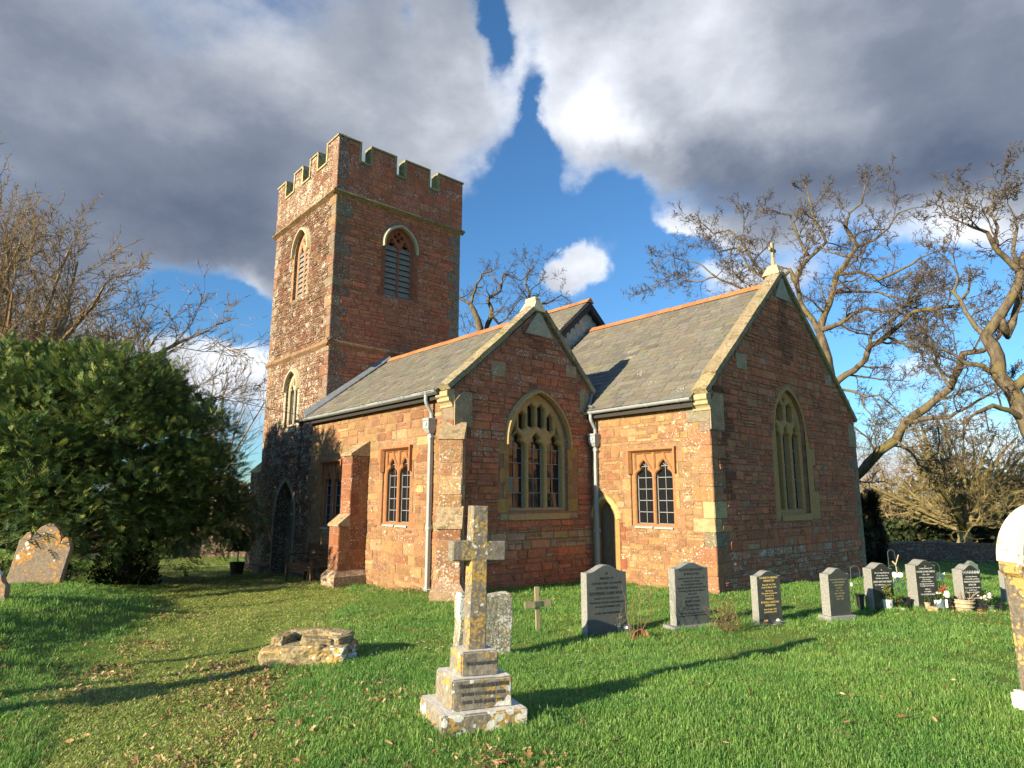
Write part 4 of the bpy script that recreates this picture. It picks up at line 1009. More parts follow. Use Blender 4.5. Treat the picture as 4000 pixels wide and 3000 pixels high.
def downpipe(x, Yg, Yw, zt, zb, lab):
    mb = MB(); w = .042
    mb.tube([(x, Yg, zt+.06), (x, Yg, zt-.1), (x, Yg+.02, zt-.16), (x, Yw-.08, zt-.34), (x, Yw-.07, zt-.42), (x, Yw-.07, zt-.5)], .04, 10)
    for za, zb_ in ((zt-.78, zb+1.3), (zb+1.28, zb)):
        mb.box((x-w, Yw-.115, zb_), (x+w, Yw-.03, za), bev=.008)
    g = part('downpipe', mb, M_LEADGREY); g['label'] = lab
    hb = MB(); hb.hexa([(x-.06, Yw-.15, zt-.78), (x+.06, Yw-.15, zt-.78), (x+.06, Yw-.02, zt-.78), (x-.06, Yw-.02, zt-.78)], [(x-.105, Yw-.21, zt-.68), (x+.105, Yw-.21, zt-.68), (x+.105, Yw-.01, zt-.68), (x-.105, Yw-.01, zt-.68)])
    hb.box((x-.105, Yw-.21, zt-.68), (x+.105, Yw-.01, zt-.50)); hb.box((x-.12, Yw-.225, zt-.52), (x+.12, Yw-.01, zt-.47), bev=.008)
    hb.tube([(x, Yw-.21, zt-.59), (x, Yw-.225, zt-.59)], .05, 10); hb.build('hopper', M_LEADGREY, g)
    for zz in (zt-.86, zb+1.32, zb+.1):
        br = MB(); br.box((x-.075, Yw-.12, zz-.02), (x+.075, Yw, zz+.02), bev=.006); br.box((x-.055, Yw-.125, zz-.045), (x+.055, Yw-.02, zz+.045), bev=.006); br.build('pipe_bracket', M_LEADGREY, g)
    return g
downpipe(-11.24, 7.44, AS, 4.0, -.05, 'grey square downpipe beside the aisle window'); downpipe(-10.33, 11.60, CS, 3.88, -.2, 'grey square downpipe in the corner of aisle and chancel')
# body of the nave behind, so that nothing is hollow
mb = MB(); mb.col = (.3, .18, .12, .3); mb.box((-22, 11.4, -1.4), (-13.9, 19.3, 4.7)); mb.box((-22.0, 12.2, 4.4), (-13.95, 18.8, 5.2)); part('nave_wall', mb, M_MAS)
# chancel inner shell walls (west/north) 
mb = MB(); mb.col = (.3, .18, .12, .3); mb.box((-13.9, 18.9, -1.4), (CE-.5, 19.34, 3.8)); part('chancel_north_wall', mb, M_MAS)

flush_pieces('stone', 290); flush_pieces('slate', 290); flush_pieces('quoin', 200); flush_pieces('dressed_block', 150); flush_pieces('hung_slate', 90)

# ================================================================== CHURCHYARD: stones, bench, pots, flowers
def T(x, y, rz=0, dz=0.0, tilt=(0, 0)):
    return Matrix.Translation((x, y, gz(x, y)+dz)) @ Matrix.Rotation(rz, 4, 'Z') @ Matrix.Rotation(tilt[0], 4, 'X') @ Matrix.Rotation(tilt[1], 4, 'Y')
def place(o, M): o.matrix_world = M; return o
def thing(name, M, label, cat, group=None):
    o = bpy.data.objects.new(name, None); COL.objects.link(o); o.empty_display_size = .1
    loc, q, sc = M.decompose(); o.location = loc; o.rotation_mode = 'XYZ'; o.rotation_euler = q.to_euler(); o.scale = sc
    return tagp(o, label, cat, group)
def mat_granite(name, c1, c2, rough=.35, sp=90):
    m, t, b = new_mat(name); P = t.obj(); n = t.noise(P, sp, 3, .8); c = t.mix(t.sstep(n, .38, .62), c1, c2)
    n2 = t.noise(P, 2.2, 5, .6); c = t.mix(t.math('MULTIPLY', t.sstep(n2, .45, .75), .45), c, (.16, .16, .14))
    t.l.new(c, b.inputs['Base Color']); b.inputs['Roughness'].default_value = rough; bump(t, b, n, .15, .004); return m
M_SLATEG = mat_granite('honed_grey_slate', (.06, .069, .07), (.105, .113, .113), .6)
M_SLATED = mat_granite('honed_dark_slate', (.03, .036, .034), (.055, .06, .056), .55)
M_GREYROUGH = mat_granite('rough_grey_edge', (.18, .18, .17), (.30, .30, .285), .8, 60)
M_BLACKP = mat_granite('polished_black_granite', (.018, .02, .023), (.04, .042, .046), .16)
def mat_lichenstone(name, base, dark, wh, och, wscale=7, oscale=9, wth=.5, oth=.55, top=0.0):
    m, t, b = new_mat(name); P = t.obj(); n = t.noise(P, 26, 6, .7); n2 = t.noise(P, 5, 5, .65)
    c = t.mix(t.sstep(n, .35, .65), dark, base)
    nz = t.add('ShaderNodeTexNoise', {'Scale': 14, 'Detail': 4}); t.l.new(P, nz.inputs['Vector'])
    sc = t.add('ShaderNodeVectorMath', {0: nz.outputs['Color'], 1: (.06,)*3}); sc.operation = 'MULTIPLY'
    w = t.add('ShaderNodeVectorMath', {0: P, 1: sc.outputs[0]}); w.operation = 'ADD'; Pw = w.outputs[0]
    # ochre crusts
    po = t.noise(P, 3.1, 4, .6); do = t.voro(Pw, oscale*2.4)
    mo = t.math('GREATER_THAN', t.math('MULTIPLY_ADD', t.math('SUBTRACT', po, oth), 3.0, .22), do)
    oc = t.mix(n, och, (och[0]*1.5, och[1]*1.5, och[2]*1.9)); c = t.mix(t.math('MULTIPLY', mo, .88), c, oc)
    # white rosettes, more of them on upward faces
    g = t.add('ShaderNodeNewGeometry'); nz_ = t.add('ShaderNodeSeparateXYZ', {0: g.outputs['True Normal']}).outputs[2]
    pw = t.noise(P, 2.6, 4, .6); dw = t.voro(Pw, wscale*1.6); upf = t.math('MULTIPLY', t.sstep(nz_, .3, .8), top)
    mw = t.math('GREATER_THAN', t.math('ADD', t.math('MULTIPLY_ADD', t.math('SUBTRACT', pw, wth), 2.6, .16), upf), dw)
    c = t.mix(t.math('MULTIPLY', mw, .93), c, t.mix(n2, (.55, .54, .49), (.82, .81, .76)))
    t.l.new(c, b.inputs['Base Color']); b.inputs['Roughness'].default_value = .95; b.inputs['Specular IOR Level'].default_value = .1
    bump(t, b, t.math('ADD', t.math('MULTIPLY', n, .6), t.math('MULTIPLY', t.math('ADD', mo, mw), .2)), .8, .02); return m
M_LGREY = mat_lichenstone('lichened_grey_stone', (.25, .225, .19), (.16, .14, .12), None, (.40, .25, .06), 13, 15, .55, .45, 0)
M_LBASE = mat_lichenstone('lichened_plinth_stone', (.30, .27, .22), (.18, .155, .13), None, (.42, .25, .05), 9, 10, .43, .43, 1.4)
M_LPALE = mat_lichenstone('lichened_pale_stone', (.31, .245, .19), (.21, .16, .12), None, (.46, .22, .045), 5, 8, .54, .48, .1)
M_LROCK = mat_lichenstone('lichened_limestone', (.42, .35, .21), (.17, .125, .07), None, (.42, .26, .07), 9, 7, .56, .50, .12)
M_LROUGH = mat_lichenstone('coarse_lichened_granite', (.42, .39, .30), (.17, .15, .11), None, (.42, .30, .10), 22, 16, .42, .50, .1)
M_LWHITE = mat_lichenstone('white_crusted_stone', (.24, .20, .16), (.13, .11, .09), None, (.45, .28, .08), 9, 10, .55, .42, .2)
M_WHITE = mat_simple('white_glaze', (.78, .78, .76), .35, .05)
M_GOLD = mat_simple('gold_leaf_letters', (.62, .45, .16), .5, .1); M_INK = mat_simple('dark_cut_letters', (.012, .014, .016), .8, .1); M_SILV = mat_simple('silver_letters', (.55, .56, .56), .5, .1); M_FADE = mat_simple('faded_gold_letters', (.21, .20, .11), .7, .1)
M_CLAY = mat_simple('terracotta_pot', (.42, .17, .08), .8, .2); M_BLACKPL = mat_simple('black_plastic', (.015, .015, .018), .35, .1); M_TIN = mat_simple('white_enamelled_tin', (.62, .63, .62), .4, .12)
M_CONC = mat_simple('buff_cast_stone', (.42, .34, .23), .9, .25, 9, 0, .6, .02); M_BLUE = mat_simple('grey_blue_ceramic', (.12, .17, .23), .4, .4, 5); M_WIRE = mat_simple('dark_green_wire', (.04, .05, .045), .5, .2); M_DRIFT = mat_simple('pale_driftwood', (.5, .38, .25), .8, .2)
M_OLDWOOD = mat_simple('weathered_pale_timber', (.34, .28, .18), .8, .3, 8, 0, .4, .01, .3, None, (8, 8, 1)); M_STEEL = mat_simple('steel_plaque', (.35, .37, .38), .25, .1, 6, .9)
M_RED = mat_simple('red_petals', (.45, .02, .02), .6, .2); M_PETAL = mat_simple('white_petals', (.82, .80, .72), .7, .08, 20); M_PEACH = mat_simple('peach_petals', (.72, .42, .20), .7, .1)
def txt(lines, M, mat, parent, wmax=None, align='CENTER', depth=.0015):
    """lines: (text, size, z). Cut or applied letters as real geometry, one mesh"""
    for s, size, z in lines:
        mb = MB(); cu = bpy.data.curves.new('t', 'FONT'); cu.body = s; cu.size = size; cu.align_x = align; cu.resolution_u = 1; cu.extrude = depth; cu.offset = size*.004
        o = bpy.data.objects.new('t', cu); COL.objects.link(o)
        dg = bpy.context.evaluated_depsgraph_get(); me = o.evaluated_get(dg).to_mesh()
        w = max((v.co.x for v in me.vertices), default=0)-min((v.co.x for v in me.vertices), default=0); k = min(1, wmax/w) if wmax and w > 0 else 1
        for v in me.vertices: mb.v.append(tuple(M @ Vector((v.co.x*k, 0-v.co.z, z+v.co.y)))); mb.c.append((1, 1, 1, 0))
        for p in me.polygons: mb.f.append(tuple(p.vertices))
        o.evaluated_get(dg).to_mesh_clear(); bpy.data.objects.remove(o); bpy.data.curves.remove(cu)
        mb.build('inscription_line', mat, parent, local=True)
def slab(mb, loop, th, bev=.006, y0=0):     # loop in x,z; front at y=y0-th/2 (faces -Y)
    P = lambda u, z, d: Vector((u, y0-d, z))
    inn = offset_loop(loop, -bev); v, f = plate_geo([inn])
    for sg, rev in ((1, False), (-1, True)):
        mb.mesh([P(q[0], q[1], sg*th/2) for q in v], [tuple(reversed(a)) if rev else tuple(a) for a in f])
    n = len(loop)
    for i in range(n):
        j = (i+1) % n
        mb.quad(P(*inn[i], th/2), P(*loop[i], th/2-bev), P(*loop[j], th/2-bev), P(*inn[j], th/2))
        mb.quad(P(*loop[i], th/2-bev), P(*loop[i], -th/2+bev), P(*loop[j], -th/2+bev), P(*loop[j], th/2-bev))
        mb.quad(P(*loop[i], -th/2+bev), P(*inn[i], -th/2), P(*inn[j], -th/2), P(*loop[j], -th/2+bev))
def ogee(w, h, rise, n=14):     # the usual headstone: shoulders sweeping up to a rounded top
    pts = [(-w/2, -.25), (w/2, -.25)]
    for k in range(n+1):
        x = w/2-w*k/n; t = abs(x)/(w/2); pts.append((x, h-rise*(.5-.5*math.cos(math.pi*min(1, t*1.12)))))
    return pts
def headstone(x, y, face, w, h, rise, th, label, lines, lmat, fmat, emat, base=None, tilt=(0, 0), wmax=.86, group='dark headstones in a row east of the church'):
    """face: heading (deg, clockwise from north) the lettered side looks to"""
    rz = R(180-face); M = T(x, y, rz, 0, tilt); o = thing('headstone', M, label, 'headstone', group)
    mb = MB(); slab(mb, ogee(w, h, rise), th, .005); b = mb.build('tablet', emat, o, local=True)
    if fmat is not emat:
        mb = MB(); lp = offset_loop(ogee(w, h, rise), -.006); v, f = plate_geo([lp]); mb.mesh([(q[0], -th/2-.0025, q[1]) for q in v], [tuple(a) for a in f]); n = len(lp)
        mb.mesh([(q[0], -th/2-.0025, q[1]) for q in lp]+[(q[0], -th/2+.003, q[1]) for q in lp], [(i, n+i, n+(i+1) % n, (i+1) % n) for i in range(n)]); mb.build('polished_face', fmat, o, local=True)
    if lines: txt(lines, Matrix.Translation((0, -th/2-.003, 0)), lmat, o, w*wmax)
    if base:
        bw, bh, bd = base; mb = MB(); mb.box((-bw/2, -bd/2, -.2), (bw/2, bd/2, bh), bev=.008); mb.build('footing', emat, o, local=True)
    return o
# face headings: roughly east, turned a little toward the path
headstone(-6.17, 7.14, 104, .68, .93, .10, .14, 'tall grey slate headstone behind a tangle of dead rose stems', [
    ('IN', .042, .80), ('MEMORY OF', .042, .735), ('OUR BELOVED DAUGHTER', .042, .67), ('SISTER AND FRIEND', .042, .605), ('KATHERINE CLAIRE WHITE', .056, .53), ('BORN 11TH AUGUST 1964', .036, .47), ('TRAGICALLY KILLED IN KATHMANDU', .036, .415), ('ON 28TH SEPTEMBER 1992', .036, .36), ('LOVED AND REMEMBERED', .036, .275)],
    M_INK, M_SLATEG, M_GREYROUGH, tilt=(R(-1), R(.5)))
headstone(-5.68, 8.48, 107, .62, .91, .08, .14, 'grey slate headstone crowded with lettering beside the dry shrub', [
    ('ALISON MARGARET', .052, .79), ('BURROUGH', .052, .73), ('FEBRUARY 2ND 1965 - JANUARY 1983', .030, .675), ('TRAGICALLY KILLED', .034, .63), ('AT COURCHEVEL, FRANCE', .034, .585), ('BELOVED ONLY DAUGHTER AND SISTER', .032, .54), ('FOREVER CHERISHED IN MEMORY', .032, .495), ('AND HOPE', .032, .45), ('ALSO BROTHER', .032, .40), ('JEREMY DAVID', .044, .345), ('BURROUGH', .044, .285), ('10.11.60 - 2.01.02', .032, .235), ('MAY THE LORD BLESS YOU AND KEEP YOU', .024, .185), ('HAVE MERCY UPON YOU AND GIVE YOU PEACE', .024, .15)],
    M_INK, M_SLATEG, M_GREYROUGH, base=(.8, .03, .28))
headstone(-5.13, 9.72, 110, .46, .78, .075, .14, 'small dark green headstone with gold lettering and a white flower at its foot', [
    ('KENNETH NINIAN', .042, .665), ('HARRISON', .042, .62), ('Born 18 Oct. 1915', .034, .565), ('Died 21 March 1996', .034, .525), ('My beloved,', .030, .475), ('This garden of memories', .030, .44), ('for both of us', .030, .405), ('ISABELLA', .040, .355), ('RUSSELL LAWSON', .042, .305), ('HARRISON', .040, .26), ('Born 23 June 1915', .032, .205), ('Died 23 May 1997', .032, .165)],
    M_GOLD, M_SLATED, M_GREYROUGH, base=(.62, .025, .3))
headstone(-4.53, 10.77, 112, .42, .80, .085, .17, 'headstone with a bright white edge and faded inscription, on a low pale base', [(s, .03, .62-.042*i) for i, s in enumerate(['IN LOVING MEMORY OF', 'A DEAR HUSBAND', 'AND FATHER', 'AT REST', '1921 - 1990', 'ALSO HIS WIFE', 'REUNITED', '1924 - 2001'])],
    M_FADE, M_SLATED, M_GREYROUGH, base=(.52, .09, .26))
headstone(-4.46, 12.37, 120, .42, .78, .09, .20, 'black polished headstone behind the shrub in a white tin, nearest the church corner', [('In', .03, .66), ('Ever Loving Memory', .034, .61), ('of our dear Son,', .034, .565), ('Brother and Uncle', .034, .52), ('LEIGH ANTONY PERRY', .042, .46), ('Are asking for no reason', .030, .415), ('and to', .03, .375), ('love', .03, .33)],
    M_SILV, M_BLACKP, M_GREYROUGH)
headstone(-4.03, 13.15, 120, .42, .84, .09, .22, 'tallest of the black polished headstones, a butterfly chime hanging at its back', [('In', .028, .73), ('Loving Memory Of', .034, .69), ('DAVID JOHN SMITH', .042, .63), ('1936 - 2016', .030, .585), ('A Dearly Loved Husband', .028, .54), ('Dad, Grandad', .028, .505), ('and Great Grandad', .028, .47), ('Greatly missed and loved', .028, .43), ('Goodnight and God Bless', .028, .395), ('Until we', .03, .34), ('meet again', .03, .30), ('TOGETHER AGAIN', .034, .25)],
    M_SILV, M_BLACKP, M_GREYROUGH)
hs7 = headstone(-3.50, 13.74, 120, .38, .79, .085, .20, 'black headstone carved with a band of leaves, behind the round stone planter', [('In Loving Memory', .032, .58), ('of a loving Wife and Mother', .028, .54), ('MARION ELIZABETH', .040, .49), ('SPENCER', .040, .44), ('Passed away 19th May 2011', .028, .395), ('Aged 77 years', .028, .355), ('Always in our thoughts', .028, .32), ('Also', .028, .27), ('a loving Dad and Grandad', .028, .22)],
    M_SILV, M_BLACKP, M_GREYROUGH)
mb = MB()
for k in range(11):
    a = R(-60+12*k); cx = -.15+.03*k
    mb.quad((cx, -.105, .63), (cx+.012+.02*math.sin(a), -.105, .66), (cx+.035*math.sin(a), -.105, .70), (cx-.012+.01*math.sin(a), -.105, .66))
mb.build('leaf_carving', M_SILV, hs7, local=True)
headstone(-5.05, 20.28, 118, .38, .52, .09, .10, 'distant greenish headstone alone on the shaded grass before the boundary wall', None, None, mat_granite('green_weathered_slab', (.11, .16, .14), (.16, .21, .18), .8), mat_granite('green_weathered_edge', (.13, .18, .16), (.18, .23, .2), .8))
headstone(-3.22, 15.52, 118, .5, .60, .02, .10, 'plain pale grey headstone half hidden behind the white crusted arch', None, None, M_GREYROUGH, M_GREYROUGH)
headstone(-31.3, 9.3, 110, .55, .66, .22, .1, 'dark round-topped headstone under the churchyard wall far left', None, None, M_SLATED, M_SLATED)
headstone(-30.6, 9.9, 115, .62, .68, .08, .1, 'pale grey headstone with faint lines beside the dark round-topped one', [('IN LOVING MEMORY', .05, .5), ('OF A DEAR FATHER', .05, .42), ('AND GRANDFATHER', .05, .34), ('AT PEACE', .05, .26)], M_INK, M_GREYROUGH, M_GREYROUGH)
headstone(-24.5, 3.8, 110, .75, .72, .05, .12, 'flat-topped dark headstone in deep shade under the yew', None, None, M_SLATED, M_SLATED)
# leaning gothic stone on the left bank
def rough_slab(name, M, loop, th, mat, label, cat='headstone', jit=.004, group=None):
    o = thing(name, M, label, cat, group); mb = MB()
    lp = []
    n = len(loop)
    for i in range(n):
        a, b = Vector(loop[i]), Vector(loop[(i+1) % n]); k = max(1, int((b-a).length/.09))
        for q in range(k): lp.append(tuple(a+(b-a)*q/k+Vector((rnd.uniform(-jit, jit), rnd.uniform(-jit, jit)))))
    slab(mb, lp, th, .010); mb.build('tablet', mat, o, local=True); return o
def archpts(w, z0, z1, n=8, x0=0): 
    a = arch(x0-w/2, x0+w/2, 0, z0, z1, n); return a[2:]
go = [(-.44, -.3), (.44, -.3), (.44, .72), (.40, .80), (.36, .88), (.30, .90), (.26, .84), (.25, .76)]+archpts(.48, .78, 1.10)[1:-1]+[(-.25, .76), (-.26, .84), (-.30, .90), (-.36, .87), (-.40, .78), (-.44, .72)]
g1 = rough_slab('headstone', T(-14.7, 1.42, R(58), .0, (R(-4), R(9))), go, .12, M_LPALE, 'leaning gothic headstone with shouldered top, blotched orange and white', group=None)
rough_slab('headstone', T(-12.35, .58, R(58), -.06, (R(-4), R(-4))), [(-.36, -.3), (.36, -.3), (.36, .30), (.31, .36), (.29, .44)]+archpts(.5, .42, .62, 6)[1:-1]+[(-.29, .44), (-.31, .36), (-.36, .30)], .12, M_LPALE, 'small broken headstone cut by the left edge of the picture')
txt([('M L R', .09, .30), ('BE', .09, .17)], Matrix.Translation((.05, -.066, 0)), M_INK, COL.objects['headstone.013'] if 'headstone.013' in COL.objects else bpy.data.objects[[o.name for o in bpy.data.objects if o.name.startswith('headstone')][-1]])
# the block of weathered stones
blk = thing('stone_block', T(-7.45, 3.42, R(52)) @ Matrix.Scale(.84, 4), 'low heap of weathered cut stones crusted with yellow lichen in the grass', 'stone block')
def boulder(name, M, sx, sy, sz, seed, flat=.0, mat=M_LROCK, sub=4, parent=None, sq=9, amp=.10):
    bm = bmesh.new(); bmesh.ops.create_icosphere(bm, subdivisions=sub, radius=1)
    for v in bm.verts:
        d = v.co.normalized(); k = (abs(d.x)**sq+abs(d.y)**sq+abs(d.z)**sq)**(-1/sq)
        p = d*k; n = mnoise.noise(Vector((p.x*1.6+seed, p.y*1.6, p.z*1.6)))*amp+mnoise.noise(Vector((p.x*5+seed, p.y*5, p.z*5)))*amp*.5+(abs(mnoise.noise(Vector((p.x*3+seed, p.y*3, p.z*6+seed))))-.25)*amp*.9+mnoise.noise(Vector((p.x*14+seed, p.y*14, p.z*14)))*amp*.22
        p = p*(1+n); v.co = Vector((p.x*sx, p.y*sy, p.z*sz))
    bm.verts.index_update(); mb = MB(); mb.mesh([M @ v.co for v in bm.verts], [tuple(v.index for v in f.verts) for f in bm.faces]); bm.free()
    return mb.build(name, mat, parent, smooth=False, local=True)
TM = Matrix.Translation; RZ = lambda a: Matrix.Rotation(R(a), 4, 'Z'); RX = lambda a: Matrix.Rotation(R(a), 4, 'X'); RY = lambda a: Matrix.Rotation(R(a), 4, 'Y')
for args in ((TM((-.18, -.12, .10)) @ RY(-3), .42, .24, .17, 1), (TM((.36, -.12, .11)) @ RZ(-4), .20, .22, .15, 5.2), (TM((.05, .12, .09)), .55, .26, .16, 2.4), (TM((-.36, .05, .30)) @ RZ(75), .24, .10, .07, 7), (TM((-.06, .26, .325)) @ RZ(6) @ RX(-5), .28, .10, .065, 9), (TM((.34, .18, .31)) @ RZ(-38), .22, .13, .07, 4), (TM((.12, -.13, .295)) @ RZ(8) @ RY(5), .21, .11, .055, 12), (TM((.42, -.03, .29)) @ RZ(60), .16, .10, .06, 15)):
    boulder('stone', args[0], args[1], args[2], args[3], args[4], parent=blk)
# the stepped cross
cx_, cy_ = -4.29, 3.35
M_WORN = mat_simple('worn_cut_letters', (.09, .08, .07), .9, .2)
crs = thing('grave_cross', T(cx_, cy_, R(72), -.03, (R(-1), R(1.5))), 'stone cross on three steps, spotted with orange and white lichen', 'grave cross')
def rbox(name, a, b, mat, parent, M=None, bev=.012, sub=1):
    bm = bmesh.new(); bmesh.ops.create_cube(bm, size=1)
    (x0, y0, z0), (x1, y1, z1) = a, b
    for v in bm.verts: v.co = Vector(((x0+x1)/2+v.co.x*(x1-x0), (y0+y1)/2+v.co.y*(y1-y0), (z0+z1)/2+v.co.z*(z1-z0)))
    bmesh.ops.bevel(bm, geom=bm.edges[:], offset=bev, segments=2, affect='EDGES'); bmesh.ops.subdivide_edges(bm, edges=[e for e in bm.edges if e.calc_length() > .1], cuts=4, use_grid_fill=True)
    for v in bm.verts: v.co += Vector((mnoise.noise(v.co*9), mnoise.noise(v.co*9+Vector((5, 0, 0))), mnoise.noise(v.co*9+Vector((0, 7, 0)))))*.006
    bm.verts.index_update(); mb = MB(); vs = [(M @ v.co if M else v.co.copy()) for v in bm.verts]; mb.mesh(vs, [tuple(v.index for v in f.verts) for f in bm.faces]); bm.free()
    return mb.build(name, mat, parent, local=True)
s3 = rbox('step', (-.345, -.31, -.12), (.345, .31, .165), M_LBASE, crs); s2 = rbox('step', (-.245, -.22, .16), (.245, .22, .385), M_LBASE, crs); s1 = rbox('step', (-.155, -.145, .38), (.155, .145, .565), M_LBASE, crs)
mb = MB(); P_ = lambda u, z, d: Vector((u, -d, z)); hw, aw_, az0, az1, top_ = .078, .232, 1.245, 1.405, 1.69
cl = [(-hw, .55), (hw, .55), (hw-.006, az0), (aw_, az0), (aw_, az1), (hw-.006, az1), (hw-.010, top_), (-hw+.010, top_), (-hw+.006, az1), (-aw_, az1), (-aw_, az0), (-hw+.006, az0)]
slab(mb, cl, .135, .010); mb.build('cross_shaft', M_LGREY, crs, local=True)
txt([('IN LOVING MEMORY', .036, .47)], TM((0, -.149, 0)), M_WORN, crs, .24); txt([('THOMAS SWAN HOPE SIMPSON', .042, .325), ('BORN 4TH NOV. 1864', .036, .268), ('DIED 2ND JUNE 1930', .036, .212)], TM((0, -.224, 0)), M_WORN, crs, .40)
# the broken stone behind it
rough_slab('headstone', T(-6.22, 4.98, R(74), 0, (R(1), R(2.5))), [(-.33, -.3), (.33, -.3), (.34, .45), (.34, .70), (.30, .735), (.05, .70), (-.05, .705), (-.31, .72), (-.34, .66)], .17, M_LROUGH, 'thick rough-grained stone slab directly behind the stepped cross', jit=.016)
# wooden cross
wc = thing('wooden_cross', T(-6.93, 6.58, R(74), 0, (0, R(-2))), 'small plain timber cross with a metal plaque', 'grave marker')
rbox('upright', (-.032, -.014, -.15), (.032, .014, .61), M_OLDWOOD, wc, bev=.003); rbox('crosspiece', (-.21, -.034, .33), (.21, -.016, .42), M_OLDWOOD, wc, bev=.003); mb = MB(); mb.box((-.055, -.044, .335), (.055, -.036, .415), bev=.002); mb.build('plaque', M_STEEL, wc, local=True)
# the white crusted arch at the right edge
ra_ = thing('arched_monument', T(-1.165, 7.235, R(55), 0, (0, R(-1))), 'tall pointed-arch monument with white crusted edge at the right edge', 'headstone')
o_ = [(-.42, .10), (.42, .10), (.42, 1.12), (.46, 1.16), (.46, 1.22)]+archpts(.92, 1.24, 1.73, 12)[1:-1]+[(-.46, 1.22), (-.46, 1.16), (-.42, 1.12)]
i_ = arch(-.30, .30, .35, 1.16, 1.52, 10)
mb = MB(); plate(mb, lambda u, z, d: Vector((u, -d, z)), o_, [i_], .10, -.08, .03, back=True); mb.build('arch_frame', M_LWHITE, ra_, local=True)
M_CRUST = mat_lichenstone('thick_white_lichen', (.74, .72, .66), (.60, .58, .52), None, (.45, .30, .10), 9, 10, .4, .62, .3)
hd = archpts(.94, 1.25, 1.745, 12); mb = MB(); pp = [(p[0], p[1]) for p in hd]
for i in range(len(pp)-1):
    a, b = pp[i], pp[i+1]; ia, ib = (a[0]*.86, a[1]-.03), (b[0]*.86, b[1]-.03)
    mb.quad((a[0], -.104, a[1]), (b[0], -.104, b[1]), (ib[0], -.106, ib[1]), (ia[0], -.106, ia[1])); mb.quad((a[0], .085, a[1]), (b[0], .085, b[1]), (b[0], -.104, b[1]), (a[0], -.104, a[1]))
mb.build('lichen_crust', M_CRUST, ra_, local=True)
mb = MB(); plate(mb, lambda u, z, d: Vector((u, -d, z)), offset_loop(i_, .01), [], -.02, -.05); mb.build('recessed_panel', M_LGREY, ra_, local=True)
mb = MB(); mb.lathe([(.0, 0), (.09, .02), (.10, .06), (.05, .09), (.09, .12), (0, .14)], 10, TM((0, -.03, 1.25)) @ RX(90)); mb.build('carved_rosette', M_LGREY, ra_, local=True)
rbox('plinth', (-.47, -.16, -.15), (.47, .16, .20), M_CRUST, ra_, bev=.03)
# fallen blossoms on the little dark headstone
def blossom(mb, c, r_, n=7, layers=2, M=Matrix()):
    for L in range(layers):
        for k in range(n):
            a = 2*math.pi*(k+.5*L)/n+rnd.uniform(-.2, .2); e = R(25+30*L); d = Vector((math.cos(a)*math.cos(e), math.sin(a)*math.cos(e), math.sin(e))); s_ = Vector((-math.sin(a), math.cos(a), 0))*r_*.42
            c_ = Vector(c); mb.quad(M @ (c_), M @ (c_+d*r_*.6+s_), M @ (c_+d*r_), M @ (c_+d*r_*.6-s_))
fl = MB(); M0 = T(-4.93, 9.66); blossom(fl, (0, 0, .05), .055, 9, 3, M0); f = fl.build('fallen_flower', M_PETAL); tagp(f, 'single white bloom lying at the foot of the gold-lettered stone', 'flower')
fl = MB(); M0 = T(-5.05, 9.52); blossom(fl, (0, 0, .04), .055, 6, 2, M0); f = fl.build('fallen_flower', M_PEACH); tagp(f, 'single peach-coloured bloom lying at the foot of the gold-lettered stone', 'flower')
# pots and plants ------------------------------------------------------
def leafy(name, M, n, rad, h, cols, size, parent, spread=1.0, up=.5, r2=None, stems=True, mat=None):
    r2 = r2 or random.Random(int(n*rad*1000)); mb = MB()
    for i in range(n):
        a = r2.uniform(0, 6.283); rr = rad*math.sqrt(r2.random()); z = h*r2.random(); rr *= (1-.6*(z/h)**2)*spread
        c_ = Vector((rr*math.cos(a), rr*math.sin(a), z)); d = Vector((math.cos(a)*r2.random(), math.sin(a)*r2.random(), up+r2.random()*.6)).normalized(); s_ = d.orthogonal().normalized(); s_.rotate(Matrix.Rotation(r2.uniform(0, 6.3), 3, d))
        L = size*r2.uniform(.6, 1.4); col = r2.choice(cols); k = r2.uniform(.7, 1.25); mb.col = (col[0]*k, col[1]*k, col[2]*k, 1)
        mb.quad(M @ c_, M @ (c_+d*L*.5+s_*L*.22), M @ (c_+d*L), M @ (c_+d*L*.5-s_*L*.22))
    return mb.build(name, mat or M_LEAF, parent, local=True)
def twigs(name, M, n, h, spread, mat, parent, r=.0022, r2=None, bend=.3, br=2):
    r2 = r2 or random.Random(n); mb = MB()
    def go_(p, d, L, rr, lv):
        pts = [p]; q = p.copy(); dd = d.copy()
        for k in range(4):
            dd = (dd+Vector((r2.uniform(-1, 1), r2.uniform(-1, 1), r2.uniform(-.6, .8)))*bend*.5).normalized(); q = q+dd*L/4; pts.append(q.copy())
            if lv and r2.random() < .6: go_(q, (dd+Vector((r2.uniform(-1, 1), r2.uniform(-1, 1), r2.uniform(-.3, .8)))*.8).normalized(), L*.45, rr*.6, lv-1)
        mb.tube([M @ x for x in pts], [rr, rr*.85, rr*.7, rr*.55, rr*.3], 3, False)
    for i in range(n):
        a = r2.uniform(0, 6.283); t = r2.random()*spread; go_(Vector((math.cos(a)*t*.15, math.sin(a)*t*.15, 0)), Vector((math.cos(a)*t, math.sin(a)*t, 1)).normalized(), h*r2.uniform(.55, 1), r, br)
    return mb.build(name, mat, parent, local=True)
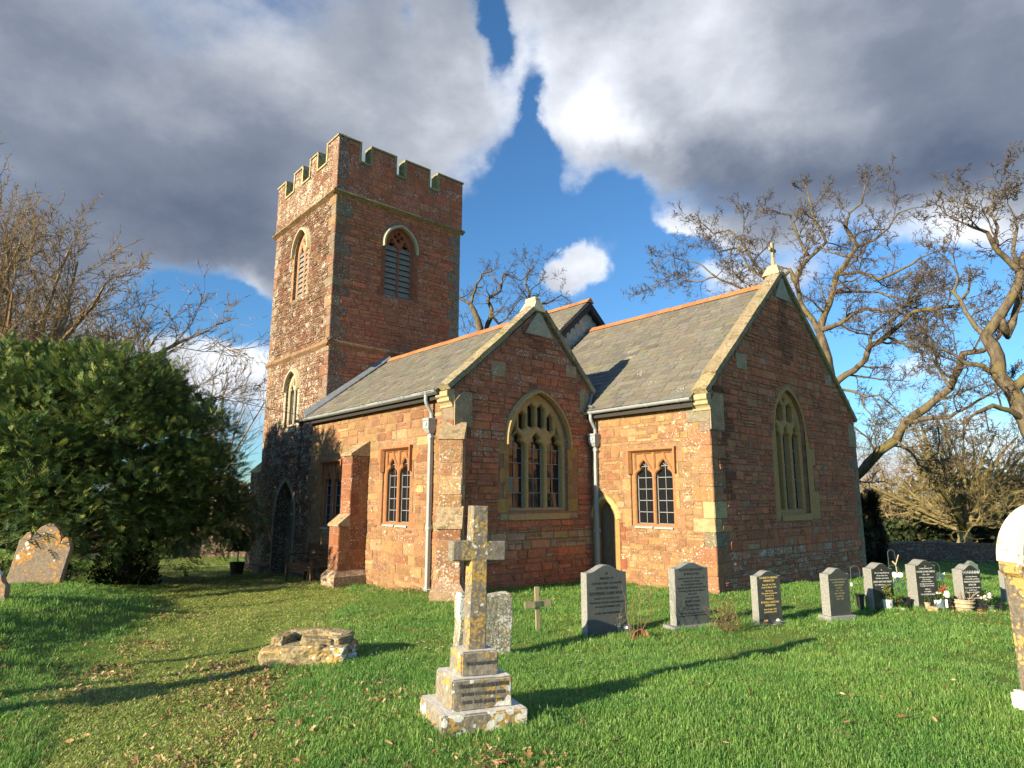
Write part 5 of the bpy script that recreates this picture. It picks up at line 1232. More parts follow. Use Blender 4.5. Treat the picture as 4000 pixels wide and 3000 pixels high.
def pot(name, x, y, r0, r1, h, mat, label, cat, dz=0, rim=True, part_='pot', group=None):
    o = thing(name, T(x, y, 0, dz), label, cat, group); mb = MB(); prof = [(0, 0), (r0, 0), (r1, h)]
    prof += [(r1*1.08, h), (r1*1.08, h+.012), (r1*.92, h+.012)] if rim else []
    prof += [(r1*.9, h-.02), (0, h-.03)]; mb.lathe(prof, 18); mb.build(part_, mat, o, smooth=False, local=True); return o
GR = [(.05, .10, .02), (.08, .13, .03), (.03, .06, .015)]
p = pot('plant_pot', -6.10, 6.90+.42, .05, .055, .10, mat_simple('grey_zinc', (.30, .31, .31), .5, .2), 'small grey pot of dead heather at the foot of the tall grey headstone', 'plant pot'); twigs('dead_heather', TM((0, 0, .08)), 26, .26, .5, M_TWIGP, p, .0022); leafy('dry_flowers', TM((0, 0, .12)), 120, .09, .15, [(.42, .33, .22), (.35, .28, .17)], .022, p)
o = thing('grave_lantern', T(-5.84, 7.23), 'small round glass lamp in the grass before the tall grey headstone', 'lantern'); mb = MB(); mb.lathe([(.03, 0), (.03, .09), (.055, .10), (.062, .13), (.05, .16), (.02, .17), (0, .172)], 14); mb.build('glass_globe', M_STEEL, o, local=True)
o = thing('plant_pot', T(-5.72, 7.30, R(30), -.03, (R(62), R(30))) @ Matrix.Scale(.78, 4), 'terracotta pot tipped on its side beside the dead rose', 'plant pot'); mb = MB(); mb.lathe([(0, -.10), (.10, -.10), (.145, .12), (.16, .12), (.16, .16), (.148, .16), (.125, .05), (.09, -.06), (0, -.06)], 22); mb.build('pot', M_CLAY, o, local=True)
o = thing('dead_rose', T(-5.62, 7.12, 0), 'bare reddish rose stems arching in front of the tall grey headstone', 'plant'); twigs('stem', Matrix.Rotation(R(-14), 4, 'X') @ Matrix.Rotation(R(-10), 4, 'Y'), 5, .80, .55, mat_simple('reddish_stem', (.36, .20, .12), .8, .2), o, .0055, random.Random(5), .45, 3)
o = thing('dry_shrub', T(-5.12, 8.47, 0), 'scrubby half-dead shrub beside the crowded grey slate headstone', 'shrub'); twigs('stem', TM((0, 0, 0)), 34, .42, .75, M_TWIGB, o, .0035, random.Random(8), .5, 2); leafy('leaf', TM((0, 0, .02)), 420, .22, .36, [(.30, .22, .08), (.22, .20, .06), (.12, .15, .04), (.36, .25, .12)], .026, o)
o = pot('plant_pot', -4.36, 12.42-.04, .085, .095, .17, M_TIN, 'white enamel tin planted with a leafy green shrub', 'plant pot'); leafy('shrub', TM((0, 0, .16)), 700, .10, .27, [(.14, .20, .04), (.20, .25, .06), (.08, .13, .03), (.26, .24, .07)], .03, o, up=.9); mb = MB(); mb.lathe([(.098, .08), (.099, .085), (.098, .09)], 18); mb.lathe([(.022, 0), (.03, .004), (.036, 0)], 14, TM((.05, -.085, .12)) @ RX(90) @ TM((0,0,.002))); mb.build('tin_ring', M_SILV, o, local=True)
def vase(x, y, lab, h=.20, r0=.035, r1=.055, mat=M_BLACKPL, tilt=(0, 0)):
    o = thing('flower_vase', T(x, y, 0, 0, tilt), lab, 'vase'); mb = MB(); mb.lathe([(0, 0), (r0, 0), (r1*.9, h*.9), (r1*1.25, h), (r1*1.2, h+.006), (r1*.8, h-.02), (0, h-.03)], 16); mb.build('cup', mat, o, local=True); return o
vase(-4.66, 12.05, 'square black vase against the pale side of the first black headstone', .27, .05, .07)
vase(-4.18, 12.78, 'empty black vase between the two tallest black headstones', .20)
vase(-3.10, 13.98, 'black vase standing at the far right of the grave goods', .17); vase(-3.22, 13.86, 'low grey-green jar beside the far right black vase', .12, .05, .05, mat_simple('dull_green_glass', (.10, .13, .10), .2, .2))
o = thing('flower_posy', T(-4.22, 12.62), 'dark wreath foliage holding one red bloom beside the white tin', 'flowers'); leafy('foliage', TM((0, 0, .0)), 130, .10, .20, [(.02, .045, .015), (.03, .03, .025)], .04, o); mb = MB(); blossom(mb, (-.03, -.05, .12), .035, 7, 3); mb.build('bloom', M_RED, o, local=True)
o = pot('plant_pot', -3.97, 13.08, .05, .065, .12, M_CONC, 'cream pot of trailing greenery and orange tips before the tallest black headstone', 'plant pot'); leafy('greenery', TM((-.04, 0, .12)), 380, .14, .10, GR+[(.14, .18, .04)], .028, o); leafy('orange_tip', TM((-.11, 0, .15)), 90, .035, .17, [(.52, .30, .04), (.45, .22, .05)], .03, o, up=1.2)
o = pot('plant_pot', -3.84, 13.30, .08, .10, .18, M_BLUE, 'mottled blue pot of white cyclamen and bright yellow conifer', 'plant pot'); leafy('foliage', TM((0, 0, .17)), 320, .13, .10, GR, .035, o); leafy('yellow_conifer', TM((-.09, .0, .17)), 320, .06, .22, [(.55, .58, .04), (.48, .50, .05)], .03, o, up=1.3); leafy('red_leaf', TM((.08, .02, .30)), 60, .05, .10, [(.45, .05, .04), (.4, .1, .06)], .04, o)
mb = MB()
for k in range(11): blossom(mb, (rnd.uniform(-.04, .12), rnd.uniform(-.08, .04), .27+rnd.uniform(-.03, .05)), .036, 6, 2)
mb.build('bloom', M_PETAL, o, local=True)
mb = MB(); mb.quad((-.09, -.10, .19), (.0, -.12, .17), (-.03, -.115, .11), (-.08, -.105, .15)); mb.quad((.0, -.12, .17), (.07, -.10, .21), (.06, -.10, .15), (.01, -.115, .12)); mb.build('butterfly_ornament', M_WHITE, o, local=True)
o = pot('stone_planter', -3.55, 13.68-.1, .12, .165, .20, M_CONC, 'round buff stone planter holding dead forked twigs', 'planter'); twigs('dead_twig', TM((0, 0, .18)), 16, .20, .9, M_DRIFT, o, .006, random.Random(3), .6, 1)
mb = MB(); mb.lathe([(.150, .07), (.165, .085), (.158, .10)], 18); mb.lathe([(.168, .14), (.182, .155), (.175, .17)], 18); mb.build('moulding', M_CONC, o, local=True)
o = thing('memorial_vase', T(-3.68, 13.22), 'slim black tube vase with a white band and pale bloom on top', 'vase'); mb = MB(); mb.tube([(0, 0, 0), (0, 0, .25)], .028, 12); mb.build('tube', M_BLACKPL, o, local=True); mb = MB(); mb.box((-.03, -.036, .08), (.005, -.028, .21)); mb.build('label_band', M_WHITE, o, local=True); mb = MB(); mb.lathe([(.0, .24), (.035, .25), (.042, .31), (.03, .35), (0, .355)], 12); mb.build('bloom', M_PETAL, o, local=True)
o = pot('plant_pot', -3.30, 13.86, .045, .065, .13, M_BLACKPL, 'bunch of large white artificial roses in a black pot', 'flowers'); mb = MB()
for k in range(16): blossom(mb, (rnd.uniform(-.14, .10), rnd.uniform(-.10, .05), .22+rnd.uniform(-.05, .08)), .045, 7, 3)
mb.build('bloom', M_PETAL, o, local=True); leafy('foliage', TM((.02, .03, .12)), 260, .14, .22, GR, .04, o); leafy('dry_leaf', TM((0, -.05, 0)), 60, .09, .07, [(.25, .12, .05), (.14, .07, .04)], .05, o)
boulder('garden_rock', T(-3.86, 13.02, 0, .02), .10, .06, .06, 3, mat=M_LROCK, sub=2); tagp(bpy.data.objects['garden_rock'], 'small pale rock in front of the mottled blue pot', 'rock')
boulder('garden_rock', T(-4.18, 12.52, 0, .0), .07, .05, .05, 8, mat=M_LROCK, sub=2); tagp(bpy.data.objects['garden_rock.001'], 'small pale rock between the white tin and the cream pot', 'rock')
# shepherd's crooks and chimes
def crook(x, y, h, rz, label, w=.07, turn=180):
    o = thing('plant_hook', T(x, y, rz), label, 'garden hook'); mb = MB(); pts = [(0, 0, -.1), (0, 0, h-w)]+[(w-w*math.cos(R(a)), 0, h-w+w*math.sin(R(a))) for a in range(20, turn+1, 20)]+[(2*w+.005, 0, h-w-.10), (2*w+.03, 0, h-w-.13), (2*w+.05, 0, h-w-.09)]
    mb.tube(pts, .006, 6); mb.build('rod', M_WIRE, o, local=True); return o
crook(-4.80, 12.10, .74, R(28), 'wire hook with a white bead left of the first black headstone'); o = [o for o in bpy.data.objects if o.name == 'plant_hook'][0]; mb = MB(); mb.lathe([(0, .0), (.018, .02), (.018, .06), (0, .08)], 10, TM((0, 0, .38))); mb.build('bead', M_WHITE, o, local=True)
crook(-4.42, 12.74, .73, R(28), 'dark wire hook curling out behind the first black headstone', .09)
crook(-4.20, 14.02, .76, R(28), 'dark wire hook behind the tallest black headstone', .11)
o = crook(-4.62, 13.40, .98, R(28), 'tall hook holding a white heart wind chime', .055)
ch = thing('wind_chime', T(-4.51, 13.45, R(22)), 'white heart wind chime with driftwood bird hanging from the tall hook', 'wind chime'); mb = MB(); hp = []
for k in range(24):
    a = 2*math.pi*k/24; hp.append((.0058*16*math.sin(a)**3, .52+.0058*(13*math.cos(a)-5*math.cos(2*a)-2*math.cos(3*a)-math.cos(4*a))))
slab(mb, hp, .02, .004); mb.build('heart', M_WHITE, ch, local=True)
mb = MB(); mb.tube([(.0, 0, .58), (-.01, 0, .72), (.05, 0, .90)], .008, 5); mb.tube([(-.01, 0, .72), (-.06, 0, .78)], .012, 5); mb.build('driftwood', M_DRIFT, ch, local=True)
for dx, zz in ((-.07, .33), (0, .24), (.07, .33)):
    mb = MB(); mb.tube([(dx, 0, zz+.07), (dx, 0, .47)], .0025, 4); mb.box((dx-.016, -.006, zz), (dx+.016, .006, zz+.07), bev=.004); mb.build('chime_weight', M_WHITE, ch, local=True)
bt = thing('wind_chime', T(-4.02, 14.12, R(15)), 'white butterfly wind chime with tubes behind the tallest black headstone', 'wind chime'); mb = MB(); mb.quad((0, 0, .52), (-.09, -.02, .58), (-.08, -.02, .50), (-.03, 0, .44)); mb.quad((0, 0, .52), (.09, -.02, .58), (.08, -.02, .50), (.03, 0, .44)); mb.build('butterfly', M_WHITE, bt, local=True)
for k in range(4): mb = MB(); mb.tube([(-.045+.03*k, 0, .22+.03*(k % 2)), (-.045+.03*k, 0, .42)], .007, 6); mb.build('chime_tube', M_STEEL, bt, local=True)
# bench --------------------------------------------------------------
bn = thing('garden_bench', Matrix.Translation((-16.05, 7.22, -.24)) @ Matrix.Rotation(R(0), 4, 'Z'), 'brown slatted timber bench against the shaded aisle wall', 'bench')
W2 = .74
for sx in (-W2, W2):
    mb = MB(); mb.box((sx-.03, -.30, -.1), (sx+.03, -.24, .64), bev=.006); mb.build('leg', M_BENCH, bn, local=True)
    mb = MB(); mb.hexa([Vector(v) for v in ((sx-.03, .18, -.1), (sx+.03, .18, -.1), (sx+.03, .25, -.1), (sx-.03, .25, -.1))], [Vector(v) for v in ((sx-.03, .30, .92), (sx+.03, .30, .92), (sx+.03, .35, .92), (sx-.03, .35, .92))]); mb.build('leg', M_BENCH, bn, local=True)
    mb = MB(); mb.box((sx-.04, -.34, .64), (sx+.04, .27, .675), bev=.006); mb.build('armrest', M_BENCH, bn, local=True)
for k in range(5): mb = MB(); mb.box((-W2-.02, -.30+k*.105, .41), (W2+.02, -.30+k*.105+.085, .44), bev=.004); mb.build('seat_slat', M_BENCH, bn, local=True)
for k in range(3): mb = MB(); mb.hexa([Vector(v) for v in ((-W2, .235+.02*k, .52+.14*k), (W2, .235+.02*k, .52+.14*k), (W2, .26+.02*k, .52+.14*k), (-W2, .26+.02*k, .52+.14*k))], [Vector(v) for v in ((-W2, .25+.02*k, .63+.14*k), (W2, .25+.02*k, .63+.14*k), (W2, .275+.02*k, .63+.14*k), (-W2, .275+.02*k, .63+.14*k))]); mb.build('back_slat', M_BENCH, bn, local=True)
mb = MB(); mb.box((-W2, -.29, .34), (W2, -.25, .40)); mb.build('seat_rail', M_BENCH, bn, local=True)
# potted standard shrub by the tower
o = pot('potted_shrub', -21.4, 7.25, .17, .23, .40, mat_simple('dark_half_barrel', (.05, .035, .025), .8, .3), 'dark tub with a clipped ball-headed shrub beside the tower', 'potted shrub', part_='tub'); mb = MB(); mb.tube([(0, 0, .35), (.02, 0, .8)], .022, 6); mb.build('stem', M_BEECH, o, local=True); leafy('crown', TM((.0, 0, .72)), 2600, .34, .62, [(.04, .09, .02), (.06, .12, .03), (.03, .06, .015), (.10, .16, .04)], .06, o)
# overhead cable from the tower to its pole, far off to the left
A_, B_ = Vector((-19.3, 8.02, 4.42)), Vector((-26, -12, 8.94)); mb = MB(); mb.tube([A_+(B_-A_)*t+Vector((0, 0, -.25*4*t*(1-t))) for t in [k/14 for k in range(15)]], .011, 4); c_ = mb.build('overhead_cable', M_WIRE); tagp(c_, 'thin dark cable sagging from the tower across the yew', 'cable')
mb = MB(); mb.tube([(-19.3, 8.03, 4.42), (-18.93, 8.03, 4.1), (-18.93, 8.03, 3.2), (-18.96, 8.03, 2.7), (-19.1, 8.03, 2.5), (-19.7, 8.03, 2.46), (-19.9, 8.02, 2.5)], .012, 5); c_ = mb.build('wall_cable', M_WIRE); tagp(c_, 'dark cable clipped down the tower wall to the arched doorway', 'cable')
pl = thing('utility_pole', T(-26, -12), 'tall timber pole outside the left of the picture carrying the cable', 'pole'); mb = MB(); mb.tube([(0, 0, -.3), (0, 0, 9.1)], [.12, .09], 10); mb.build('shaft', M_OLDWOOD, pl, local=True); mb = MB(); mb.box((-.4, -.05, 8.7), (.4, .05, 8.8)); mb.build('crossarm', M_OLDWOOD, pl, local=True)
for i, (x_, y_, h_, w_) in enumerate(((-13.1, -2.7, 2.62, .045), (-7.5, -3.6, 1.98, .11), (-8.05, -3.2, 1.72, .07), (-9.0, -3.4, 2.3, .06))):  # unseen posts and cross, added to cast the long shadows over the path
    pl = thing(('wooden_post', 'tall_cross', 'wooden_post', 'wooden_post')[i], T(x_, y_), ['slim timber post added out of view to cast a path shadow', 'tall stone cross added out of view to cast a path shadow', 'short thick post added out of view beside the tall cross to cast a shadow', 'timber post added out of view beyond the tall cross to cast a shadow'][i], ('post', 'grave cross', 'post', 'post')[i]); mb = MB(); mb.box((-w_, -w_, -.3), (w_, w_, h_), bev=.01); mb.build('shaft', M_LGREY if i == 1 else M_OLDWOOD, pl, local=True)
    if i == 1: mb = MB(); mb.box((-.3, -.07, 1.4), (.3, .07, 1.58), bev=.01); mb.build('cross_arm', M_LGREY, pl, local=True)
# flat ledger stone in the grass by the bench
mb = MB(); mb.box((-15.9, 5.95, -.25), (-15.2, 6.4, gz(-15.5, 6.2)+.03), bev=.02); f = mb.build('flat_stone', M_LGREY); tagp(f, 'flat pale stone let into the grass before the bench', 'stone')
# churchyard walls -----------------------------------------------------
def drywall(name, A, B, h, label, palf, r2, rows=(.09, .17), lens=(.2, .5), th=.4, nlim=140):
    A, B = Vector(A), Vector(B); d = (B-A); L = d.length; d /= L; nrm = Vector((d.y, -d.x)); 
    if (Vector((0, 0))-A).dot(nrm) < 0: nrm = -nrm
    z0 = min(gz(*A), gz(*B))-.3; zt = lambda u: gz(A.x+d.x*u, A.y+d.y*u)+h+.05*math.sin(u*1.7)+.03*math.sin(u*4.1)
    root = thing(name, Matrix.Translation((A.x, A.y, gz(*A))), label, 'wall'); inv = root.matrix_basis.inverted()
    P = lambda u, z, dd: Vector((A.x+d.x*u+nrm.x*dd, A.y+d.y*u+nrm.y*dd, z))
    us = [L*k/40 for k in range(41)]; mb = MB(); mb.col = (.13, .10, .08, .3)
    poly = [(0, z0), (L, z0)]+[(u, zt(u)) for u in reversed(us)]
    plate(mb, P, poly, [], 0, -th, back=True); w_ = mb.build('core', M_MAS, root, local=False)
    masonry('wall_stone', P, poly, [], root, palf, rows, lens, (.01, .04), .014, jit=.012, bev=.02)
    for k in range(int(L/.45)):
        u = k*.45; mb = MB(); mb.col = palf(u, 0, r2); z = zt(u+.2); mb.hexa([P(u+.01, z-.02, .05), P(u+.43, z-.02, .05), P(u+.43, z-.02, -th-.05), P(u+.01, z-.02, -th-.05)], [P(u+.03, z+.07+r2.uniform(0, .03), .02), P(u+.41, z+.07+r2.uniform(0, .03), .02), P(u+.40, z+.08, -th), P(u+.02, z+.08, -th)]); mb.build('capping_stone', M_MAS, root)
    flush_pieces('wall_stone', nlim, root); return root
pal_w = lambda u, z, r2: vary(choose(r2, [(3, (.22, .12, .085)), (2, (.19, .14, .11)), (1, (.26, .23, .19)), (1, (.15, .11, .09))]), r2, .2, r2.uniform(.1, .5))
drywall('boundary_wall', (-14.2, 33.2), (-5.5, 39.6), .86, 'low red rubble wall beyond the graves on the right', pal_w, random.Random(4), (.07, .13), (.15, .38))
drywall('boundary_wall', (-31.6, 7.9), (-27.6, 12.6), .80, 'low dark rubble wall at the left between yew and tower', pal_w, random.Random(6), (.08, .14), (.16, .4), nlim=80)

OAK_A = [
 [(-11.94,27.52,-5.43,0.42),(-11.68,27.63,-1.14,0.37),(-11.48,27.72,2.33,0.32),(-11.24,27.82,6.37,0.27),(-11.24,27.81,7.77,0.22),(-11.41,27.74,8.88,0.17)],
 [(-11.41,27.74,8.88,0.16),(-11.14,27.74,9.7,0.146),(-10.77,27.76,10.51,0.131),(-10.49,27.75,11.32,0.117),(-9.96,27.83,11.97,0.102),(-9.61,27.83,12.36,0.088),(-9.92,27.61,13.23,0.073),(-9.7,27.57,13.81,0.059),(-9.2,27.62,14.1,0.044),(-9.04,27.55,14.57,0.03)],
 [(-11.41,27.74,8.88,0.14),(-11.78,27.77,9.74,0.128),(-12.17,27.79,10.51,0.116),(-12.3,27.91,11.26,0.103),(-12.31,28.09,12.01,0.091),(-11.86,28.46,12.68,0.079),(-11.27,28.88,13.33,0.067),(-11.6,28.93,14.29,0.054),(-11.88,29.0,15.51,0.042),(-11.99,29.13,16.22,0.03)],
 [(-11.4,27.75,9.04,0.11),(-10.56,27.72,9.14,0.096),(-9.99,27.58,9.42,0.082),(-9.36,27.45,9.49,0.068),(-8.53,27.37,9.16,0.053),(-7.91,27.21,9.21,0.039),(-7.5,26.98,9.64,0.025)],
 [(-12.51,28.37,11.41,0.1),(-12.8,28.47,12.35,0.09),(-13.46,28.4,11.91,0.08),(-14.07,28.34,12.3,0.07),(-14.79,28.22,13.03,0.06),(-15.19,28.25,14.11,0.05),(-16.12,27.98,14.06,0.04),(-16.7,27.88,15.14,0.03)],
 [(-14.23,28.66,12.42,0.08),(-14.77,28.61,13.57,0.068),(-15.22,28.6,14.61,0.056),(-15.81,28.51,15.3,0.044),(-16.54,28.32,15.28,0.032),(-17.14,28.2,16.05,0.02)],
 [(-13.49,28.46,11.93,0.07),(-14.26,28.37,11.61,0.062),(-15.16,28.18,11.98,0.053),(-16.26,27.85,12.76,0.045),(-17.21,27.57,12.69,0.037),(-18.36,27.12,13.28,0.028),(-19.45,26.66,12.79,0.02)],
 [(-16.23,27.81,12.75,0.045),(-16.95,27.69,13.57,0.035),(-17.91,27.4,14.03,0.025),(-18.98,27.0,14.65,0.015)],
 [(-11.93,28.61,12.74,0.07),(-12.23,28.21,13.8,0.058),(-12.35,27.89,14.71,0.045),(-12.89,27.36,14.99,0.033),(-13.45,26.82,15.01,0.02)],
 [(-11.24,27.82,6.37,0.15),(-10.77,27.73,6.78,0.14),(-10.14,27.7,7.07,0.13),(-9.64,27.61,7.43,0.12),(-9.38,27.44,7.92,0.11),(-8.72,27.4,8.2,0.1),(-8.13,27.32,8.57,0.09),(-7.63,27.2,8.93,0.08),(-6.88,27.14,8.87,0.07),(-6.16,27.06,8.79,0.06),(-5.77,26.89,9.2,0.05)],
 [(-9.54,27.91,8.03,0.07),(-9.53,28.23,8.6,0.061),(-9.26,28.64,8.94,0.052),(-8.81,29.09,9.35,0.043),(-8.34,29.55,9.98,0.034),(-7.8,30.0,10.38,0.025)],
 [(-8.79,27.63,8.25,0.06),(-8.14,27.66,7.78,0.05),(-7.71,27.61,7.6,0.04),(-7.58,27.47,7.22,0.03)],
 [(-10.97,27.92,6.41,0.06),(-10.48,27.9,6.29,0.052),(-9.92,27.89,5.96,0.044),(-9.32,27.88,5.94,0.036),(-8.89,27.82,5.49,0.028),(-8.58,27.7,5.06,0.02)],
 [(-9.96,27.98,5.98,0.04),(-9.99,27.86,5.61,0.028),(-9.74,27.85,5.23,0.015)],
 [(-11.48,27.72,2.33,0.24),(-10.89,27.61,2.43,0.225),(-10.34,27.48,2.76,0.209),(-9.6,27.41,3.46,0.194),(-8.74,27.37,4.09,0.178),(-8.29,27.17,4.7,0.163),(-7.54,27.06,5.18,0.147),(-6.67,26.96,5.8,0.132),(-6.32,26.72,6.36,0.116),(-6.06,26.45,6.91,0.101),(-5.43,26.26,6.86,0.085),(-5.01,26.02,7.09,0.07)],
 [(-8.17,26.78,4.66,0.09),(-7.49,26.46,4.71,0.075),(-6.65,26.17,4.66,0.06),(-5.67,25.89,5.13,0.045),(-4.95,25.52,5.42,0.03)],
 [(-8.67,27.15,4.07,0.05),(-8.15,26.96,3.56,0.04),(-7.88,26.7,3.09,0.03),(-7.45,26.47,2.8,0.02)],
 [(-6.48,26.21,5.7,0.06),(-6.92,26.79,6.64,0.047),(-7.15,27.42,7.71,0.033),(-7.65,27.97,8.49,0.02)],
 [(-10.5,27.78,11.33,0.08),(-9.6,27.75,11.19,0.069),(-8.85,27.64,10.64,0.058),(-7.99,27.54,10.81,0.047),(-7.23,27.4,11.06,0.036),(-6.75,27.17,11.06,0.025)],
 [(-9.56,27.7,12.31,0.07),(-8.91,27.7,12.38,0.058),(-8.31,27.68,12.72,0.045),(-7.88,27.6,13.18,0.033),(-7.33,27.54,13.18,0.02)],
 [(-9.94,27.77,11.95,0.05),(-10.8,27.99,12.48,0.035),(-11.49,28.25,13.34,0.02)],
 [(-10.78,27.78,10.52,0.07),(-9.92,27.62,10.38,0.058),(-8.86,27.51,10.09,0.045),(-8.03,27.29,9.54,0.033),(-7.05,27.1,9.46,0.02)],
]
OAK_B = [
 [(-3.71,23.71,-2.44,0.3),(-3.79,23.7,0.5,0.281),(-3.86,23.69,2.56,0.262),(-4.03,23.66,4.14,0.243),(-4.29,23.61,5.05,0.224),(-4.56,23.56,5.53,0.205),(-4.53,23.57,6.13,0.185),(-4.75,23.53,6.79,0.166),(-4.38,23.6,7.31,0.147),(-3.92,23.68,8.04,0.128),(-3.71,23.71,8.62,0.109),(-3.56,23.73,9.21,0.09)],
 [(-3.71,23.71,8.62,0.1),(-4.0,23.46,9.11,0.084),(-4.19,23.23,9.5,0.068),(-4.26,23.01,9.86,0.052),(-4.55,22.75,10.04,0.036),(-4.91,22.47,10.32,0.02)],
 [(-4.38,23.6,7.31,0.13),(-4.28,23.87,6.76,0.108),(-4.06,24.16,7.55,0.085),(-3.92,24.44,8.21,0.062),(-3.48,24.76,8.89,0.04)],
 [(-4.75,23.53,6.79,0.09),(-5.03,23.77,7.2,0.076),(-5.29,24.02,7.79,0.062),(-5.61,24.26,8.58,0.048),(-5.49,24.59,9.23,0.034),(-5.77,24.84,9.89,0.02)],
 [(-4.56,23.56,5.53,0.09),(-4.86,23.25,5.84,0.074),(-5.21,22.91,5.92,0.057),(-5.53,22.58,6.31,0.041),(-5.83,22.25,6.39,0.025)],
 [(-4.29,23.61,5.05,0.16),(-3.78,23.7,5.58,0.123),(-3.48,23.75,6.29,0.087),(-2.98,23.81,6.79,0.05)],
 [(-4.26,23.62,9.63,0.06),(-4.11,23.64,10.16,0.045),(-4.29,23.61,10.78,0.03),(-4.01,23.66,11.11,0.015)],
 [(-3.71,23.71,8.62,0.07),(-3.87,23.86,9.33,0.053),(-3.7,24.05,10.14,0.037),(-3.83,24.2,10.88,0.02)],
 [(-4.11,23.64,4.15,0.1),(-4.32,23.1,4.41,0.083),(-4.59,22.54,4.53,0.065),(-4.9,21.96,4.29,0.048),(-5.1,21.4,3.92,0.03)],
]
TREE_C = [
 [(-26.58,21.2,4.7,0.24),(-26.62,21.15,8.71,0.218),(-26.68,21.08,10.88,0.196),(-26.78,20.95,11.55,0.174),(-26.88,20.82,11.92,0.152),(-27.0,20.66,12.34,0.13)],
 [(-27.0,20.66,12.34,0.1),(-27.32,20.51,12.6,0.083),(-27.64,20.36,12.8,0.067),(-27.99,20.16,13.27,0.05)],
 [(-27.0,20.66,12.34,0.085),(-26.88,20.71,12.85,0.077),(-26.73,20.78,13.26,0.069),(-26.64,20.78,13.47,0.061),(-26.45,20.91,13.75,0.054),(-26.36,20.9,13.99,0.046),(-26.11,21.1,14.07,0.038),(-25.9,21.25,14.11,0.03)],
 [(-27.0,21.48,8.81,0.15),(-26.89,21.69,11.19,0.138),(-26.79,21.9,11.74,0.126),(-26.79,21.97,12.29,0.114),(-26.98,21.82,12.79,0.102),(-26.96,21.93,13.02,0.09),(-26.73,22.28,13.26,0.078),(-26.63,22.48,13.42,0.066),(-26.69,22.49,13.79,0.054),(-26.88,22.34,14.08,0.042),(-27.06,22.2,14.43,0.03)],
 [(-26.75,22.57,13.47,0.06),(-26.79,22.74,14.04,0.054),(-26.87,22.88,14.6,0.047),(-26.73,23.25,14.59,0.041),(-26.41,23.83,14.3,0.034),(-26.3,24.17,14.58,0.028),(-26.1,24.58,15.2,0.021),(-26.02,24.88,15.71,0.015)],
 [(-26.68,21.88,12.08,0.07),(-26.69,22.12,11.7,0.062),(-26.68,22.39,11.48,0.053),(-26.54,22.82,11.8,0.045),(-26.46,23.16,12.34,0.037),(-26.3,23.59,13.0,0.028),(-26.21,23.94,13.27,0.02)],
 [(-26.32,24.57,9.12,0.1),(-26.32,24.56,12.98,0.084),(-26.4,24.48,13.66,0.068),(-26.54,24.32,14.34,0.052),(-26.39,24.48,15.08,0.036),(-26.47,24.4,15.54,0.02)],
 [(-26.23,24.66,9.12,0.07),(-26.21,25.04,12.94,0.058),(-25.81,25.8,13.35,0.045),(-25.6,26.37,13.76,0.033),(-25.45,26.85,13.48,0.02)],
 [(-26.32,24.56,12.98,0.04),(-26.18,24.95,13.48,0.031),(-26.19,25.18,13.99,0.021),(-26.35,25.26,14.56,0.012)],
]
# ================================================================== TREES
def grow(mb, p, d, L, r, lv, P, r2):
    n = P['steps'][lv]; pts = [p.copy()]; q = p.copy(); dd = d.normalized(); g = P['gnarl'][lv]; kids = []
    for k in range(n):
        dd = dd+Vector((r2.gauss(0, 1), r2.gauss(0, 1), r2.gauss(0, .8)))*g+Vector((0, 0, P['up'][lv])); dd.normalize(); q = q+dd*(L/n); pts.append(q.copy()); kids.append((q.copy(), dd.copy(), (k+1)/n))
    e = P.get('taper', .25)
    mb.tube(pts, [r*(1-(1-e)*k/n) for k in range(n+1)], 5 if r > .05 else (4 if r > .02 else 3), False)
    if lv+1 < len(P['steps']):
        m = P['kids'][lv]
        for i in range(m):
            t = P['t0']+(1-P['t0'])*(i+r2.random())/m; j = min(n-1, int(t*n)); q, dd, tt = kids[j]; q = pts[j]+(pts[j+1]-pts[j])*r2.random()
            ax = dd.orthogonal().normalized(); ax.rotate(Matrix.Rotation(r2.uniform(0, 6.283), 3, dd)); a = R(r2.uniform(*P['ang'])); nd = dd*math.cos(a)+ax*math.sin(a)
            grow(mb, q, nd, L*P['ratio'][lv]*r2.uniform(.6, 1.25)*(1.1-.4*tt), max(P['rmin'], r*(1-(1-e)*tt)*P['rr']), lv+1, P, r2)
OAKP = dict(steps=[5, 5, 4, 2], gnarl=[.27, .30, .34, .34], up=[.09, .06, .05, .05], kids=[8, 6, 4], ratio=[.58, .52, .55], rr=.50, t0=.15, ang=(30, 65), rmin=.0105, taper=.3)
